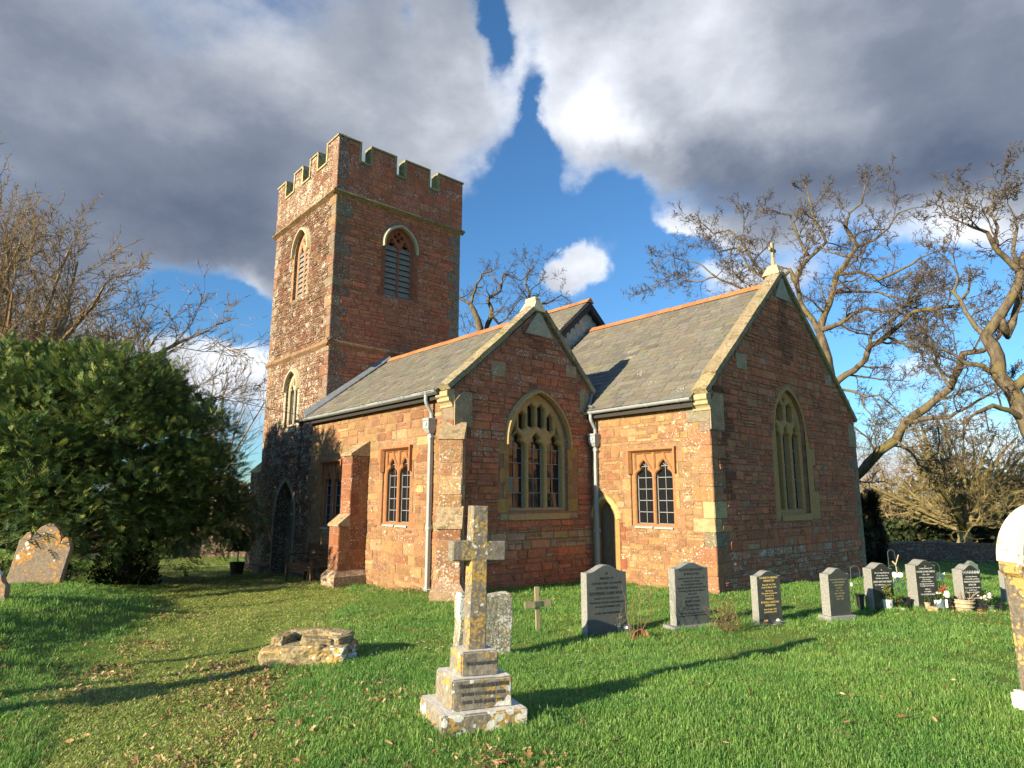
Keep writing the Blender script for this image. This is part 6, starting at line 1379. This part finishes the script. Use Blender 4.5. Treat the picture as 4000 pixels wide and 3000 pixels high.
def limbed(name, label, limbs, mat, tmat, seed, P, dens=.62, L0=2.3, group=None, fine=1.0, base=None):
    r2 = random.Random(seed); b = limbs[0][0]; zb = gz(b[0], b[1])
    root = thing(name, Matrix.Translation((b[0], b[1], zb)), label, 'tree', group)
    tb = MB(); cb = MB()
    for li, lb in enumerate(limbs):
        pts = []; rad = []
        for i in range(len(lb)-1):       # wander a little between the surveyed points
            a, c = Vector(lb[i][:3]), Vector(lb[i+1][:3]); m = max(2, int((c-a).length/.3))
            for k in range(m):
                t = k/m; q = a.lerp(c, t); w = (c-a).length*.05*math.sin(math.pi*t); pts.append(q+Vector((r2.uniform(-1, 1), r2.uniform(-1, 1), r2.uniform(-1, 1)))*w); rad.append((lb[i][3]*(1-t)+lb[i+1][3]*t)*r2.uniform(.92, 1.1))
        pts.append(Vector(lb[-1][:3])); rad.append(lb[-1][3])
        if li == 0: pts[0].z = min(pts[0].z, zb-.2)
        tb.tube(pts, rad, 8)
        s = 0; nxt = .8 if li else 99
        for i in range(1, len(pts)):
            s += (pts[i]-pts[i-1]).length
            if s > nxt and rad[i] < .30:
                dd = (pts[i]-pts[i-1]).normalized(); ax = dd.orthogonal().normalized(); ax.rotate(Matrix.Rotation(r2.uniform(0, 6.28), 3, dd)); a = R(r2.uniform(40, 80))
                f = .55+.45*(i/len(pts)); grow(cb, pts[i], dd*math.cos(a)+ax*math.sin(a), L0*r2.uniform(.5, 1.2)*(1.45-.85*f), min(.05, rad[i]*.5), 0, P, r2); nxt = s+dens*r2.uniform(.6, 1.4)
        if li: grow(cb, pts[-1], (pts[-1]-pts[-3]), L0*.4, rad[-1], 0, P, r2)
    tb.build('trunk', mat, root, smooth=True); cb.build('crown', tmat, root); return root
limbed('oak_tree', 'large gnarled bare oak rising behind the chancel gable', OAK_A, M_OAK, M_TWIG, 3, OAKP, .50, 2.3)
limbed('oak_tree', 'twisted bare oak at the right edge, its trunk out of frame', OAK_B, M_OAK, M_TWIG, 5, OAKP, .42, 2.1)
limbed('oak_tree', 'smaller bare oak seen between the tower and the aisle gable', TREE_C, M_OAK, M_TWIG, 9, dict(OAKP, kids=[5, 4, 3]), .60, 2.2)
def tree(name, label, x, y, H, trunk_h, nlead, spread, r0, P, mat, tmat, seed, group=None, cat='tree', lean=(0, 0), L=None, az=None):
    r2 = random.Random(seed); zb = gz(x, y); root = thing(name, Matrix.Translation((x, y, zb)), label, cat, group); tb = MB(); cb = MB()
    p0 = Vector((x, y, zb-.2)); p1 = Vector((x+lean[0], y+lean[1], zb+trunk_h)); n = 6
    tb.tube([p0.lerp(p1, k/n)+Vector((r2.uniform(-1, 1), r2.uniform(-1, 1), 0))*r0*.25*(k > 0) for k in range(n+1)], [r0*(1.25-.5*k/n) for k in range(n+1)], 9)
    for i in range(nlead):
        a = 2*math.pi*(i+r2.random()*.7)/nlead if az is None else R(r2.uniform(*az)); e = R(90-spread*r2.uniform(.1, 1)) ; d = Vector((math.cos(a)*math.cos(e), math.sin(a)*math.cos(e), math.sin(e)))
        q = p1+Vector((0, 0, -trunk_h*.35*r2.random()))
        grow(cb, q, d, (L or (H-trunk_h))*r2.uniform(.82, 1.0), r0*r2.uniform(.35, .6), 0, P, r2)
    tb.build('trunk', mat, root, smooth=True); cb.build('crown', tmat, root); return root
FINE = dict(steps=[8, 6, 4, 2], gnarl=[.10, .16, .22, .25], up=[.03, .07, .08, .08], kids=[17, 11, 8], ratio=[.42, .38, .40], rr=.42, t0=.12, ang=(20, 50), rmin=.0125, taper=.2)
# far left: broad fine-twigged tree behind the yew
tree('bare_tree', 'broad fine-twigged bare tree towering over the yew at the left edge', -31.4, .9, 18, 4.0, 24, 74, .42, FINE, M_BEECH, M_TWIGB, 12, L=9.9)
PALE = dict(FINE, kids=[10, 6, 4], rmin=.011)
tree('bare_tree', 'slender pale bare tree between the yew and the tower', -37.6, 11.2, 12, 3, 7, 34, .16, PALE, M_BEECH, M_TWIGP, 15, L=9.0)
M_TWIGO = mat_bark('olive_twig', (.15, .12, .055), (.27, .22, .11), 3)
ROUND = dict(steps=[7, 6, 4, 3], gnarl=[.10, .17, .22, .25], up=[.02, .05, .05, .05], kids=[12, 8, 5], ratio=[.42, .42, .42], rr=.45, t0=.15, ang=(25, 60), rmin=.013, taper=.22)
tree('bare_tree', 'round-headed bare tree with a forked pale trunk behind the boundary wall', -11.0, 43.6, 10, 1.6, 22, 84, .34, ROUND, M_BEECH, M_TWIGO, 21, L=7.0)
SHRUBP = dict(ROUND, kids=[11, 6, 4], rmin=.017)
for i, (x, y, H, lab, mt) in enumerate(((-20.5, 45, 7.5, 'pale whippy tree beside the church corner, behind the boundary wall', M_TWIGP), (-17.0, 51, 8.5, 'tawny bare tree set back left of the round-headed tree', M_TWIGB), (-6.5, 47.5, 7.0, 'low tawny bare tree behind the wall, right of the round-headed tree', M_TWIGB), (-25, 52, 9.5, 'tall bare tree mostly hidden by the chancel corner', M_TWIGP), (-2.5, 44, 9.0, 'dark bare tree behind the wall at the far right', M_TWIG))):
    tree('bare_tree', lab, x, y, H, 1.0, 9, 55, .14, SHRUBP, M_BEECH, mt, 40+i, L=H*.8)
# the foreground yew -------------------------------------------------
def sprays(mb, c, out, n, size, r2, cols, droop=.0):
    for i in range(n):
        d = (out+Vector((r2.gauss(0, .5), r2.gauss(0, .5), r2.gauss(0, .45)+.15-droop))).normalized(); s_ = d.cross(Vector((0, 0, 1)))
        if s_.length < .1: s_ = d.orthogonal()
        s_.normalize(); u_ = s_.cross(d); p = c+Vector((r2.uniform(-1, 1), r2.uniform(-1, 1), r2.uniform(-1, 1)))*size*.5; L = size*r2.uniform(.6, 1.3); col = r2.choice(cols); k = r2.uniform(.6, 1.35)
        mb.col = (col[0]*k, col[1]*k, col[2]*k, 1); w = L*.055
        s2 = s_+u_*r2.uniform(-.4, .4); s2.normalize()
        mb.quad(p, p+d*L*.5+s2*w, p+d*L, p+d*L*.5-s2*w)
        for t in (.15, .32, .5, .68):
            for sg in (-1, 1):
                q = p+d*L*t; e = (d*.75+s2*sg*.8+u_*r2.uniform(.0, .35)).normalized(); l2 = L*(.50-.38*t); m = e.cross(u_); m.normalize()
                mb.quad(q, q+e*l2*.5+m*w*.75, q+e*l2, q+e*l2*.5-m*w*.75)
def yew(name, label, C, rad, H, seed, nclump, nspr, size, cols, zlow=.0, shape=None, trunk=.35, leaders=0):
    r2 = random.Random(seed); x, y = C; zb = gz(x, y); root = thing(name, Matrix.Translation((x, y, zb)), label, 'tree'); mb = MB(); tb = MB()
    tb.tube([(x, y, zb-.3), (x+.1, y, zb+H*.3), (x, y+.1, zb+H*.75)], [trunk, trunk*.8, trunk*.2], 9)
    cl = []
    for i in range(nclump):
        a = r2.uniform(0, 2*math.pi); h = r2.random(); rr = (shape(h, a) if shape else math.sqrt(max(0, 1-(h*1.02-.1)**2)))*rad; f = .55+.45*r2.random()**.5
        c = Vector((x+math.cos(a)*rr*f, y+math.sin(a)*rr*f, zb+zlow+h*(H-zlow))); cr = r2.uniform(.09, .2)*rad*(1.15-.5*h); cl.append((c, cr, a))
        if i % 3 == 0: tb.tube([(x, y, zb+H*(.1+.5*h)), Vector((x, y, zb+H*(.1+.5*h))).lerp(c, .6)+Vector((0, 0, -.1)), c], [trunk*.3, trunk*.16, .02], 4, False)
    for c, cr, a in cl:
        for j in range(nspr):
            d = Vector((r2.gauss(0, 1), r2.gauss(0, 1), r2.gauss(0, 1)*.9)).normalized()
            if d.z < -.55 and r2.random() < .6: d.z = -d.z
            low = c.z < zb+H*.35
            sprays(mb, c+Vector((d.x*cr, d.y*cr, d.z*cr*.8)), (d+Vector((math.cos(a), math.sin(a), .3 if not low else -.3))*.5).normalized(), 1, size, r2, cols, .5 if low else .0)
    if leaders:
        for k in range(leaders):      # upright shoots that break the outline
            a = r2.uniform(0, 6.283); h = r2.uniform(.62, .97); rr = (shape(h, a) if shape else .5)*rad*r2.uniform(.75, 1.02); c = Vector((x+math.cos(a)*rr, y+math.sin(a)*rr, zb+zlow+h*(H-zlow))); Lh = r2.uniform(.5, 1.0)
            for j in range(46):
                t_ = j/46; q = c+Vector((math.cos(a)*.12*t_, math.sin(a)*.12*t_, Lh*t_)); b_ = r2.uniform(0, 6.283); w_ = .30*(1-t_)**.8
                sprays(mb, q+Vector((math.cos(b_)*w_*.5, math.sin(b_)*w_*.5, 0)), Vector((math.cos(b_), math.sin(b_), .9+t_)).normalized(), 1, size*(.5+.6*(1-t_)), r2, cols)
    tb.build('trunk', M_OAK, root, smooth=True); mb.build('crown', M_LEAF, root); return root
YC = [(.06, .115, .036), (.085, .145, .042), (.13, .19, .05), (.22, .26, .065), (.045, .085, .034)]
def yshape(h, a):
    base = 1.0 if h < .45 else math.sqrt(max(0.02, 1-((h-.45)/.58)**2))
    return base*(1+.12*math.sin(3*a+1)+.12*math.sin(5*a+h*9)+.07*math.sin(9*a-h*13))
yew('yew_tree', 'huge dark green spreading yew filling the left side before the tower', (-19.6, 2.2), 4.2, 5.3, 31, 300, 165, .27, YC, 1.0, yshape, .45, 70)
def cshape(h, a): return .5+.5*math.sin(math.pi*min(1, h*.9+.12))
yew('columnar_yew', 'narrow dark clipped yew just beyond the right corner of the church', (-11.4, 31.2), .62, 3.25, 33, 110, 60, .20, [(.012, .022, .010), (.018, .03, .012)], .05, cshape, .12)
# ivy-clad stump and undergrowth by the yew
iv = thing('ivy_stump', T(-18.3, 3.55), 'dark ivy-covered stump at the foot of the yew beside the path', 'shrub'); leafy('ivy', Matrix(), 3200, .75, 1.25, [(.012, .022, .008), (.02, .035, .010), (.03, .045, .012)], .10, iv, up=.3); mb = MB(); mb.tube([(0, 0, -.2), (.05, 0, 1.0)], [.28, .2], 8); mb.build('stem', M_OAK, iv, local=True)
for i, (x, y, w_, h_) in enumerate(((-17.6, 1.6, 1.0, .45), (-16.6, .3, 1.1, .5), (-19.0, -.6, 1.3, .6))):
    b_ = thing('bramble', T(x, y), ['low tangle of pale bramble leaves nearest the ivy stump', 'bramble patch behind the leaning gothic headstone', 'bramble patch under the yew at the far left'][i], 'undergrowth'); leafy('leaf', Matrix(), 700, w_, h_, [(.08, .10, .04), (.05, .08, .03), (.13, .13, .06)], .09, b_, up=.3)
# distant hedges and woodland: nobody could count them
def mass(name, pts, n, h, depth, size, cols, seed):
    r2 = random.Random(seed); mb = MB()
    segs = [(Vector(a), Vector(b)) for a, b in zip(pts, pts[1:])]
    for i in range(n):
        a, b = r2.choice(segs); t = r2.random(); p = a.lerp(b, t); s = p.x*.35+p.y*.21; hh = h*(.70+.22*math.sin(s)+.14*math.sin(2.7*s+1)+.1*math.sin(7.1*s))
        x, y = p.x+r2.uniform(-1, 1)*depth, p.y+r2.uniform(-1, 1)*depth; z = gz(min(max(x, -70), 60), min(y, 70))+hh*r2.random()**.8
        d = Vector((r2.gauss(0, 1), r2.gauss(0, 1), abs(r2.gauss(0, 1)))).normalized(); s_ = d.orthogonal(); s_.rotate(Matrix.Rotation(r2.uniform(0, 6.28), 3, d)); L = size*r2.uniform(.5, 1.5); col = r2.choice(cols); k = r2.uniform(.6, 1.4); mb.col = (col[0]*k, col[1]*k, col[2]*k, 1)
        c = Vector((x, y, z)); mb.quad(c, c+d*L*.5+s_*L*.3, c+d*L, c+d*L*.5-s_*L*.3)
    mb.build(name, M_LEAF, None, kind='stuff')
mass('woodland', [(-40, 62), (-20, 60), (5, 52), (30, 46)], 15000, 6.0, 3.0, .55, [(.12, .095, .05), (.16, .12, .06), (.07, .08, .03), (.10, .08, .05)], 1)
mass('evergreen_undergrowth', [(-24, 49), (-10, 47.5), (4, 45)], 9000, 2.6, 1.2, .35, [(.03, .05, .02), (.04, .06, .02), (.02, .035, .015), (.10, .09, .04)], 2)
mass('far_hedge', [(-75, -12), (-62, 8), (-56, 22), (-50, 40)], 11000, 4.2, 2.0, .5, [(.14, .11, .06), (.09, .09, .04), (.18, .14, .08)], 3)
mass('garden_hedge', [(-35.5, 8.5), (-31.5, 14.5)], 3500, 1.9, .7, .22, [(.17, .12, .07), (.10, .09, .04), (.22, .16, .09)], 4)

# ================================================================== GROUND
def build_ground():
    mb = MB()
    xs = np.unique(np.concatenate([np.linspace(-26, 6, 161), np.linspace(-70, -26, 45), np.linspace(6, 60, 40), [-160, -110, 120, 200, 400, -400]]))
    ys = np.unique(np.concatenate([np.linspace(-4, 22, 131), np.linspace(22, 70, 40), np.linspace(-30, -4, 20), [-400, -100, 100, 160, 300, 500]]))
    X, Y = np.meshgrid(xs, ys); Z = gz_arr(np.clip(X, -70, 60), np.clip(Y, -30, 70))
    v = np.stack([X.ravel(), Y.ravel(), Z.ravel()], 1); nx = len(xs); ny = len(ys)
    i = np.arange(nx*ny).reshape(ny, nx)
    f = np.stack([i[:-1, :-1].ravel(), i[:-1, 1:].ravel(), i[1:, 1:].ravel(), i[1:, :-1].ravel()], 1)
    me = bpy.data.meshes.new('ground'); me.from_pydata(v.tolist(), [], f.tolist())
    me.polygons.foreach_set('use_smooth', [True]*len(me.polygons)); me.update()
    m, t, b = new_mat('turf'); P = t.pos()
    n = t.noise(P, 30, 6, .7); n2 = t.noise(P, 2, 5, .6)
    c = t.mix(n, (.10, .16, .03), (.20, .26, .06)); c = t.mix(t.sstep(n2, .5, .7), c, (.16, .18, .05))
    t.l.new(c, b.inputs['Base Color']); b.inputs['Roughness'].default_value = 1; b.inputs['Specular IOR Level'].default_value = .1
    bump(t, b, n, .8, .03); me.materials.append(m)
    o = bpy.data.objects.new('ground', me); COL.objects.link(o); o['kind'] = 'structure'
build_ground()
# ---- grass and fallen leaves ------------------------------------------
def mat_grass(name, ca, cb, cc):
    m, t, b = new_mat(name); at = t.add('ShaderNodeAttribute'); at.attribute_name = 'tint'; P = t.pos()
    oi = t.add('ShaderNodeObjectInfo').outputs['Random']; n = t.noise(P, .9, 5, .6); n2 = t.noise(P, 6, 3, .6)
    c = t.mix(t.sstep(n, .35, .65), ca, cb); c = t.mix(t.math('MULTIPLY', t.sstep(n2, .5, .75), .6), c, cc); c = t.mix(t.math('MULTIPLY', oi, .35), c, ca)
    c = t.mix(1, c, at.outputs['Color'], 'MULTIPLY'); t.l.new(c, b.inputs['Base Color']); b.inputs['Roughness'].default_value = .5; b.inputs['Specular IOR Level'].default_value = .35
    tl = t.add('ShaderNodeBsdfTranslucent', {'Color': c}); mx = t.add('ShaderNodeMixShader', {0: .45, 1: b.outputs[0], 2: tl.outputs[0]})
    o = [q for q in t.n if q.type == 'OUTPUT_MATERIAL'][0]; t.l.new(mx.outputs[0], o.inputs[0]); return m
M_GRASS = mat_grass('grass_blades', (.135, .31, .065), (.235, .40, .085), (.36, .42, .16))
M_MOWN = mat_grass('mown_grass_blades', (.30, .40, .10), (.39, .44, .13), (.46, .43, .18))
def clump(seed, n, rad, h, short, mat=None):
    r2 = random.Random(seed); mb = MB()
    for i in range(n):
        a = r2.uniform(0, 6.283); rr = rad*math.sqrt(r2.random()); p = Vector((rr*math.cos(a), rr*math.sin(a), -.01)); b = r2.uniform(0, 6.283); L = h*r2.uniform(.45, 1.15); w = .0019*r2.uniform(.8, 1.5)*(1.5 if short else 1)
        d = Vector((math.cos(b), math.sin(b), 0)); s_ = Vector((-d.y, d.x, 0))*w; ln = r2.uniform(.15, .9)*(1.1 if short else 1)
        k = r2.uniform(.65, 1.35); y = r2.random()
        mb.col = (k*(1+.9*(y > .86)), k*(1+.45*(y > .86)), k*(1+1.2*(y > .86)), 1)
        q1 = p+Vector((0, 0, L*.45))+d*L*.10*ln; q2 = p+Vector((0, 0, L*.80))+d*L*.38*ln; q3 = p+Vector((0, 0, L*(1-.25*ln)))+d*L*.75*ln
        mb.mesh([p-s_, p+s_, q1+s_*.95, q1-s_*.95, q2+s_*.7, q2-s_*.7, q3], [(0,1,2,3), (3,2,4,5), (5,4,6)])
    me = bpy.data.meshes.new('grass_clump'); me.from_pydata(mb.v, [], mb.f); me.materials.append(mat or M_GRASS)
    ca = me.color_attributes.new('tint', 'FLOAT_COLOR', 'POINT'); ca.data.foreach_set('color', np.array(mb.c, dtype=np.float32).ravel())
    return bpy.data.objects.new('grass_clump', me)
def scatter(name, pts, rots, scl, objs):
    col = bpy.data.collections.new(name+'_source')
    for o in objs: col.objects.link(o)
    me = bpy.data.meshes.new(name); me.from_pydata(pts.tolist(), [], [])
    a = me.attributes.new('rot', 'FLOAT_VECTOR', 'POINT'); a.data.foreach_set('vector', rots.astype(np.float32).ravel())
    a = me.attributes.new('scl', 'FLOAT_VECTOR', 'POINT'); a.data.foreach_set('vector', scl.astype(np.float32).ravel())
    o = bpy.data.objects.new(name, me); COL.objects.link(o); o['kind'] = 'stuff'
    ng = bpy.data.node_groups.new(name, 'GeometryNodeTree'); ng.interface.new_socket('Geometry', in_out='INPUT', socket_type='NodeSocketGeometry'); ng.interface.new_socket('Geometry', in_out='OUTPUT', socket_type='NodeSocketGeometry')
    N = ng.nodes; L = ng.links; gi = N.new('NodeGroupInput'); go_ = N.new('NodeGroupOutput'); ip = N.new('GeometryNodeInstanceOnPoints'); ci = N.new('GeometryNodeCollectionInfo')
    ci.inputs['Collection'].default_value = col; ci.inputs['Separate Children'].default_value = True; ci.inputs['Reset Children'].default_value = True
    r_ = N.new('GeometryNodeInputNamedAttribute'); r_.data_type = 'FLOAT_VECTOR'; r_.inputs['Name'].default_value = 'rot'
    s_ = N.new('GeometryNodeInputNamedAttribute'); s_.data_type = 'FLOAT_VECTOR'; s_.inputs['Name'].default_value = 'scl'
    L.new(gi.outputs[0], ip.inputs['Points']); L.new(ci.outputs[0], ip.inputs['Instance']); ip.inputs['Pick Instance'].default_value = True
    L.new(r_.outputs['Attribute'], ip.inputs['Rotation']); L.new(s_.outputs['Attribute'], ip.inputs['Scale']); L.new(ip.outputs[0], go_.inputs[0])
    md = o.modifiers.new('scatter', 'NODES'); md.node_group = ng; return o
rng = np.random.default_rng(5)
def wedge(n, r0, r1, p=1.0):
    r = (r0**(2*p)+(r1**(2*p)-r0**(2*p))*rng.random(n))**(.5/p); a = R(48.72)+(rng.random(n)-.5)*R(118); return -r*np.sin(a), r*np.cos(a)
PATH = [(-3.0, .6), (-5.15, 1.33), (-6.28, 1.65), (-7.4, 2.05), (-8.54, 2.68), (-10.6, 3.7), (-12.8, 5.0), (-16.9, 5.9), (-23.7, 6.5), (-34, 7.5)]
def pathdist(x, y):
    d = np.full_like(x, 99.)
    for (ax, ay), (bx, by) in zip(PATH, PATH[1:]):
        vx, vy = bx-ax, by-ay; t = np.clip(((x-ax)*vx+(y-ay)*vy)/(vx*vx+vy*vy), 0, 1); d = np.minimum(d, np.hypot(x-ax-t*vx, y-ay-t*vy))
    return d
def nz2(x, y, s, o=0): return np.sin(x*s+1.7*np.sin(y*s*.7+o))*np.cos(y*s*1.1+1.3*np.sin(x*s*.6+o))
def inside(x, y):
    return ((x > -23.3) & (x < -10.5) & (y > 7.64) & (y < 20)) | ((x > -14) & (x < -7.2) & (y > 11.8) & (y < 19.4))
bx, by = [], []
for n, r0, r1 in ((13000, 2.0, 8), (22000, 7.5, 20), (17000, 19, 48)):
    x, y = wedge(n, r0, r1); bx.append(x); by.append(y)
x = np.concatenate(bx); y = np.concatenate(by); ok = ~inside(x, y); x, y = x[ok], y[ok]; r = np.hypot(x, y)
hw = np.clip(.72+(-x-5)*.115, .72, 2.0); pd = (pathdist(x, y)+.16*nz2(x, y, 1.9))/hw; shortm = np.clip((1.2-pd)/.35, 0, 1)
h = (1-.74*shortm)*(.72+.38*nz2(x, y, 1.1, 2)+.22*nz2(x, y, 3.7, 1))
bank = np.exp(-(((x+11)/4.5)**2+((y+.0)/1.8)**2)); h *= 1+.9*bank*(1-shortm)
h = np.clip(h, .2, 2.0); far = np.clip(r/9, 1, 3.2)
z = gz_arr(x, y); pts = np.stack([x, y, z], 1)
scl = np.stack([np.clip(far, 1, 3.2)*(1+.25*rng.random(len(x))), np.clip(far, 1, 3.2), h*(1+.10*(far-1))], 1); rots = np.stack([(rng.random(len(x))-.5)*.35, (rng.random(len(x))-.5)*.35, rng.random(len(x))*6.28], 1)
tx, ty = [], []      # longer tufts the mower misses, round the foot of every stone
for o in list(bpy.data.objects):
    if o.parent is None and o.name.split('.')[0] in ('headstone', 'grave_cross', 'wooden_cross', 'stone_block', 'arched_monument', 'plant_pot', 'flower_vase', 'dead_rose', 'dry_shrub', 'garden_bench') and o.location.length < 26:
        n_ = 26 if o.name.startswith(('headstone', 'arched')) else 44 if o.name.startswith(('grave_cross', 'stone_block')) else 9; w_ = .34 if n_ < 40 else .50; w_ = .16 if n_ == 9 else w_
        a_ = rng.random(n_)*6.283; q_ = w_*(.75+.5*rng.random(n_)); tx.append(o.location.x+q_*np.cos(a_)); ty.append(o.location.y+q_*np.sin(a_))
tx = np.concatenate(tx); ty = np.concatenate(ty); k_ = len(tx); hh = .9+.9*rng.random(k_)
x = np.concatenate([x, tx]); y = np.concatenate([y, ty]); shortm = np.concatenate([shortm, np.zeros(k_)])
pts = np.concatenate([pts, np.stack([tx, ty, gz_arr(tx, ty)], 1)]); scl = np.concatenate([scl, np.stack([.8+0*hh, .8+0*hh, hh], 1)]); rots = np.concatenate([rots, np.stack([0*hh, 0*hh, rng.random(k_)*6.28], 1)])
sm = rng.random(len(x)) < shortm*1.15
scatter('grass', pts[~sm], rots[~sm], scl[~sm], [clump(k, 44, .105, .070, False) for k in range(7)])
scl[:, 2] = np.maximum(scl[:, 2], .5); scatter('mown_grass', pts[sm], rots[sm], scl[sm]*np.array([1, 1, .8]), [clump(k+20, 60, .115, .05, True, M_MOWN) for k in range(5)])
# oak leaves lying in the grass
def leaves():
    mb = MB(); r2 = random.Random(3); out = []
    def put(x, y): out.append((x, y))
    drift = [(-3.6, .7, .9, 260), (-4.9, 1.3, .7, 260), (-5.9, 2.3, .9, 420), (-6.9, 2.5, .6, 330), (-7.8, 2.75, .5, 260), (-5.2, 2.9, .9, 260), (-3.5, 1.7, .8, 220), (-6.5, .2, .5, 220), (-7.6, .9, .5, 200), (-8.6, 1.5, .5, 170), (-9.8, 2.2, .5, 120), (-4.9, -.3, .6, 240), (-12.0, 3.2, .7, 90), (-3.4, 2.9, .35, 90), (-12.5, 7.35, .5, 130), (-11.5, 7.3, .4, 110), (-14.9, 6.6, .4, 60), (-3.2, 13.3, .5, 60)]
    for cx, cy, s_, n in drift:
        for i in range(n): put(r2.gauss(cx, s_*.55), r2.gauss(cy, s_*.55))
    for i in range(800):
        rr = 2.5+12*r2.random()**.8; a = R(48.7)+r2.uniform(-1, 1)*R(50); xx, yy = -rr*math.sin(a), rr*math.cos(a)
        if r2.random() < .5+.5*math.sin(xx*2.3)*math.cos(yy*1.9): put(xx, yy)
    X = np.array(out); ok_ = ~inside(X[:, 0], X[:, 1]); X = X[ok_]; Z = gz_arr(X[:, 0], X[:, 1]); PD = pathdist(X[:, 0], X[:, 1])
    for (x_, y_), z_, p_ in zip(X, Z, PD):
        s_ = r2.uniform(.014, .034)*(1.5 if r2.random() < .06 else 1); M = Matrix.Translation((x_, y_, z_+(r2.uniform(.008, .03) if p_ < 1.6 else r2.uniform(.02, .055)))) @ Matrix.Rotation(r2.uniform(0, 6.28), 4, 'Z') @ Matrix.Rotation(r2.gauss(0, .55), 4, 'X') @ Matrix.Rotation(r2.gauss(0, .55), 4, 'Y')
        c = r2.choice([(.44, .28, .14), (.50, .34, .19), (.34, .19, .09), (.58, .43, .26), (.26, .14, .07)]); k = r2.uniform(.7, 1.2); mb.col = (c[0]*k, c[1]*k, c[2]*k, 1)
        cu = r2.uniform(.1, .5)*s_; pts_ = [(0, -1), (.28, -.55), (.22, -.3), (.5, -.05), (.34, .2), (.46, .5), (.15, .85), (0, 1), (-.15, .85), (-.46, .5), (-.34, .2), (-.5, -.05), (-.22, -.3), (-.28, -.55)]
        mb.mesh([M @ Vector((u*s_, v*s_, abs(u)*cu*2+v*v*cu*.6)) for u, v in pts_]+[M @ Vector((0, 0, 0))], [(i, (i+1) % 14, 14) for i in range(14)])
    mb.build('fallen_leaves', M_LEAF, None, kind='stuff')
    mb = MB()
    for i in range(90):
        cx, cy = r2.choice([(-8.8, 4.3), (-7, 5), (-9.5, 5.2), (-8, 4.8), (-6.5, 5.4), (-10, 4.6)]); x_, y_ = r2.gauss(cx, .9), r2.gauss(cy, .7)
        if inside(np.array([x_]), np.array([y_]))[0]: continue
        z_ = gz(x_, y_)+.05; s_ = .013
        for k in range(5):
            a = 1.2566*k; mb.quad((x_, y_, z_), (x_+math.cos(a-.4)*s_, y_+math.sin(a-.4)*s_, z_+.004), (x_+math.cos(a)*s_*1.3, y_+math.sin(a)*s_*1.3, z_+.003), (x_+math.cos(a+.4)*s_, y_+math.sin(a+.4)*s_, z_+.004))
    mb.build('daisies', M_PETAL, None, kind='stuff')
leaves()
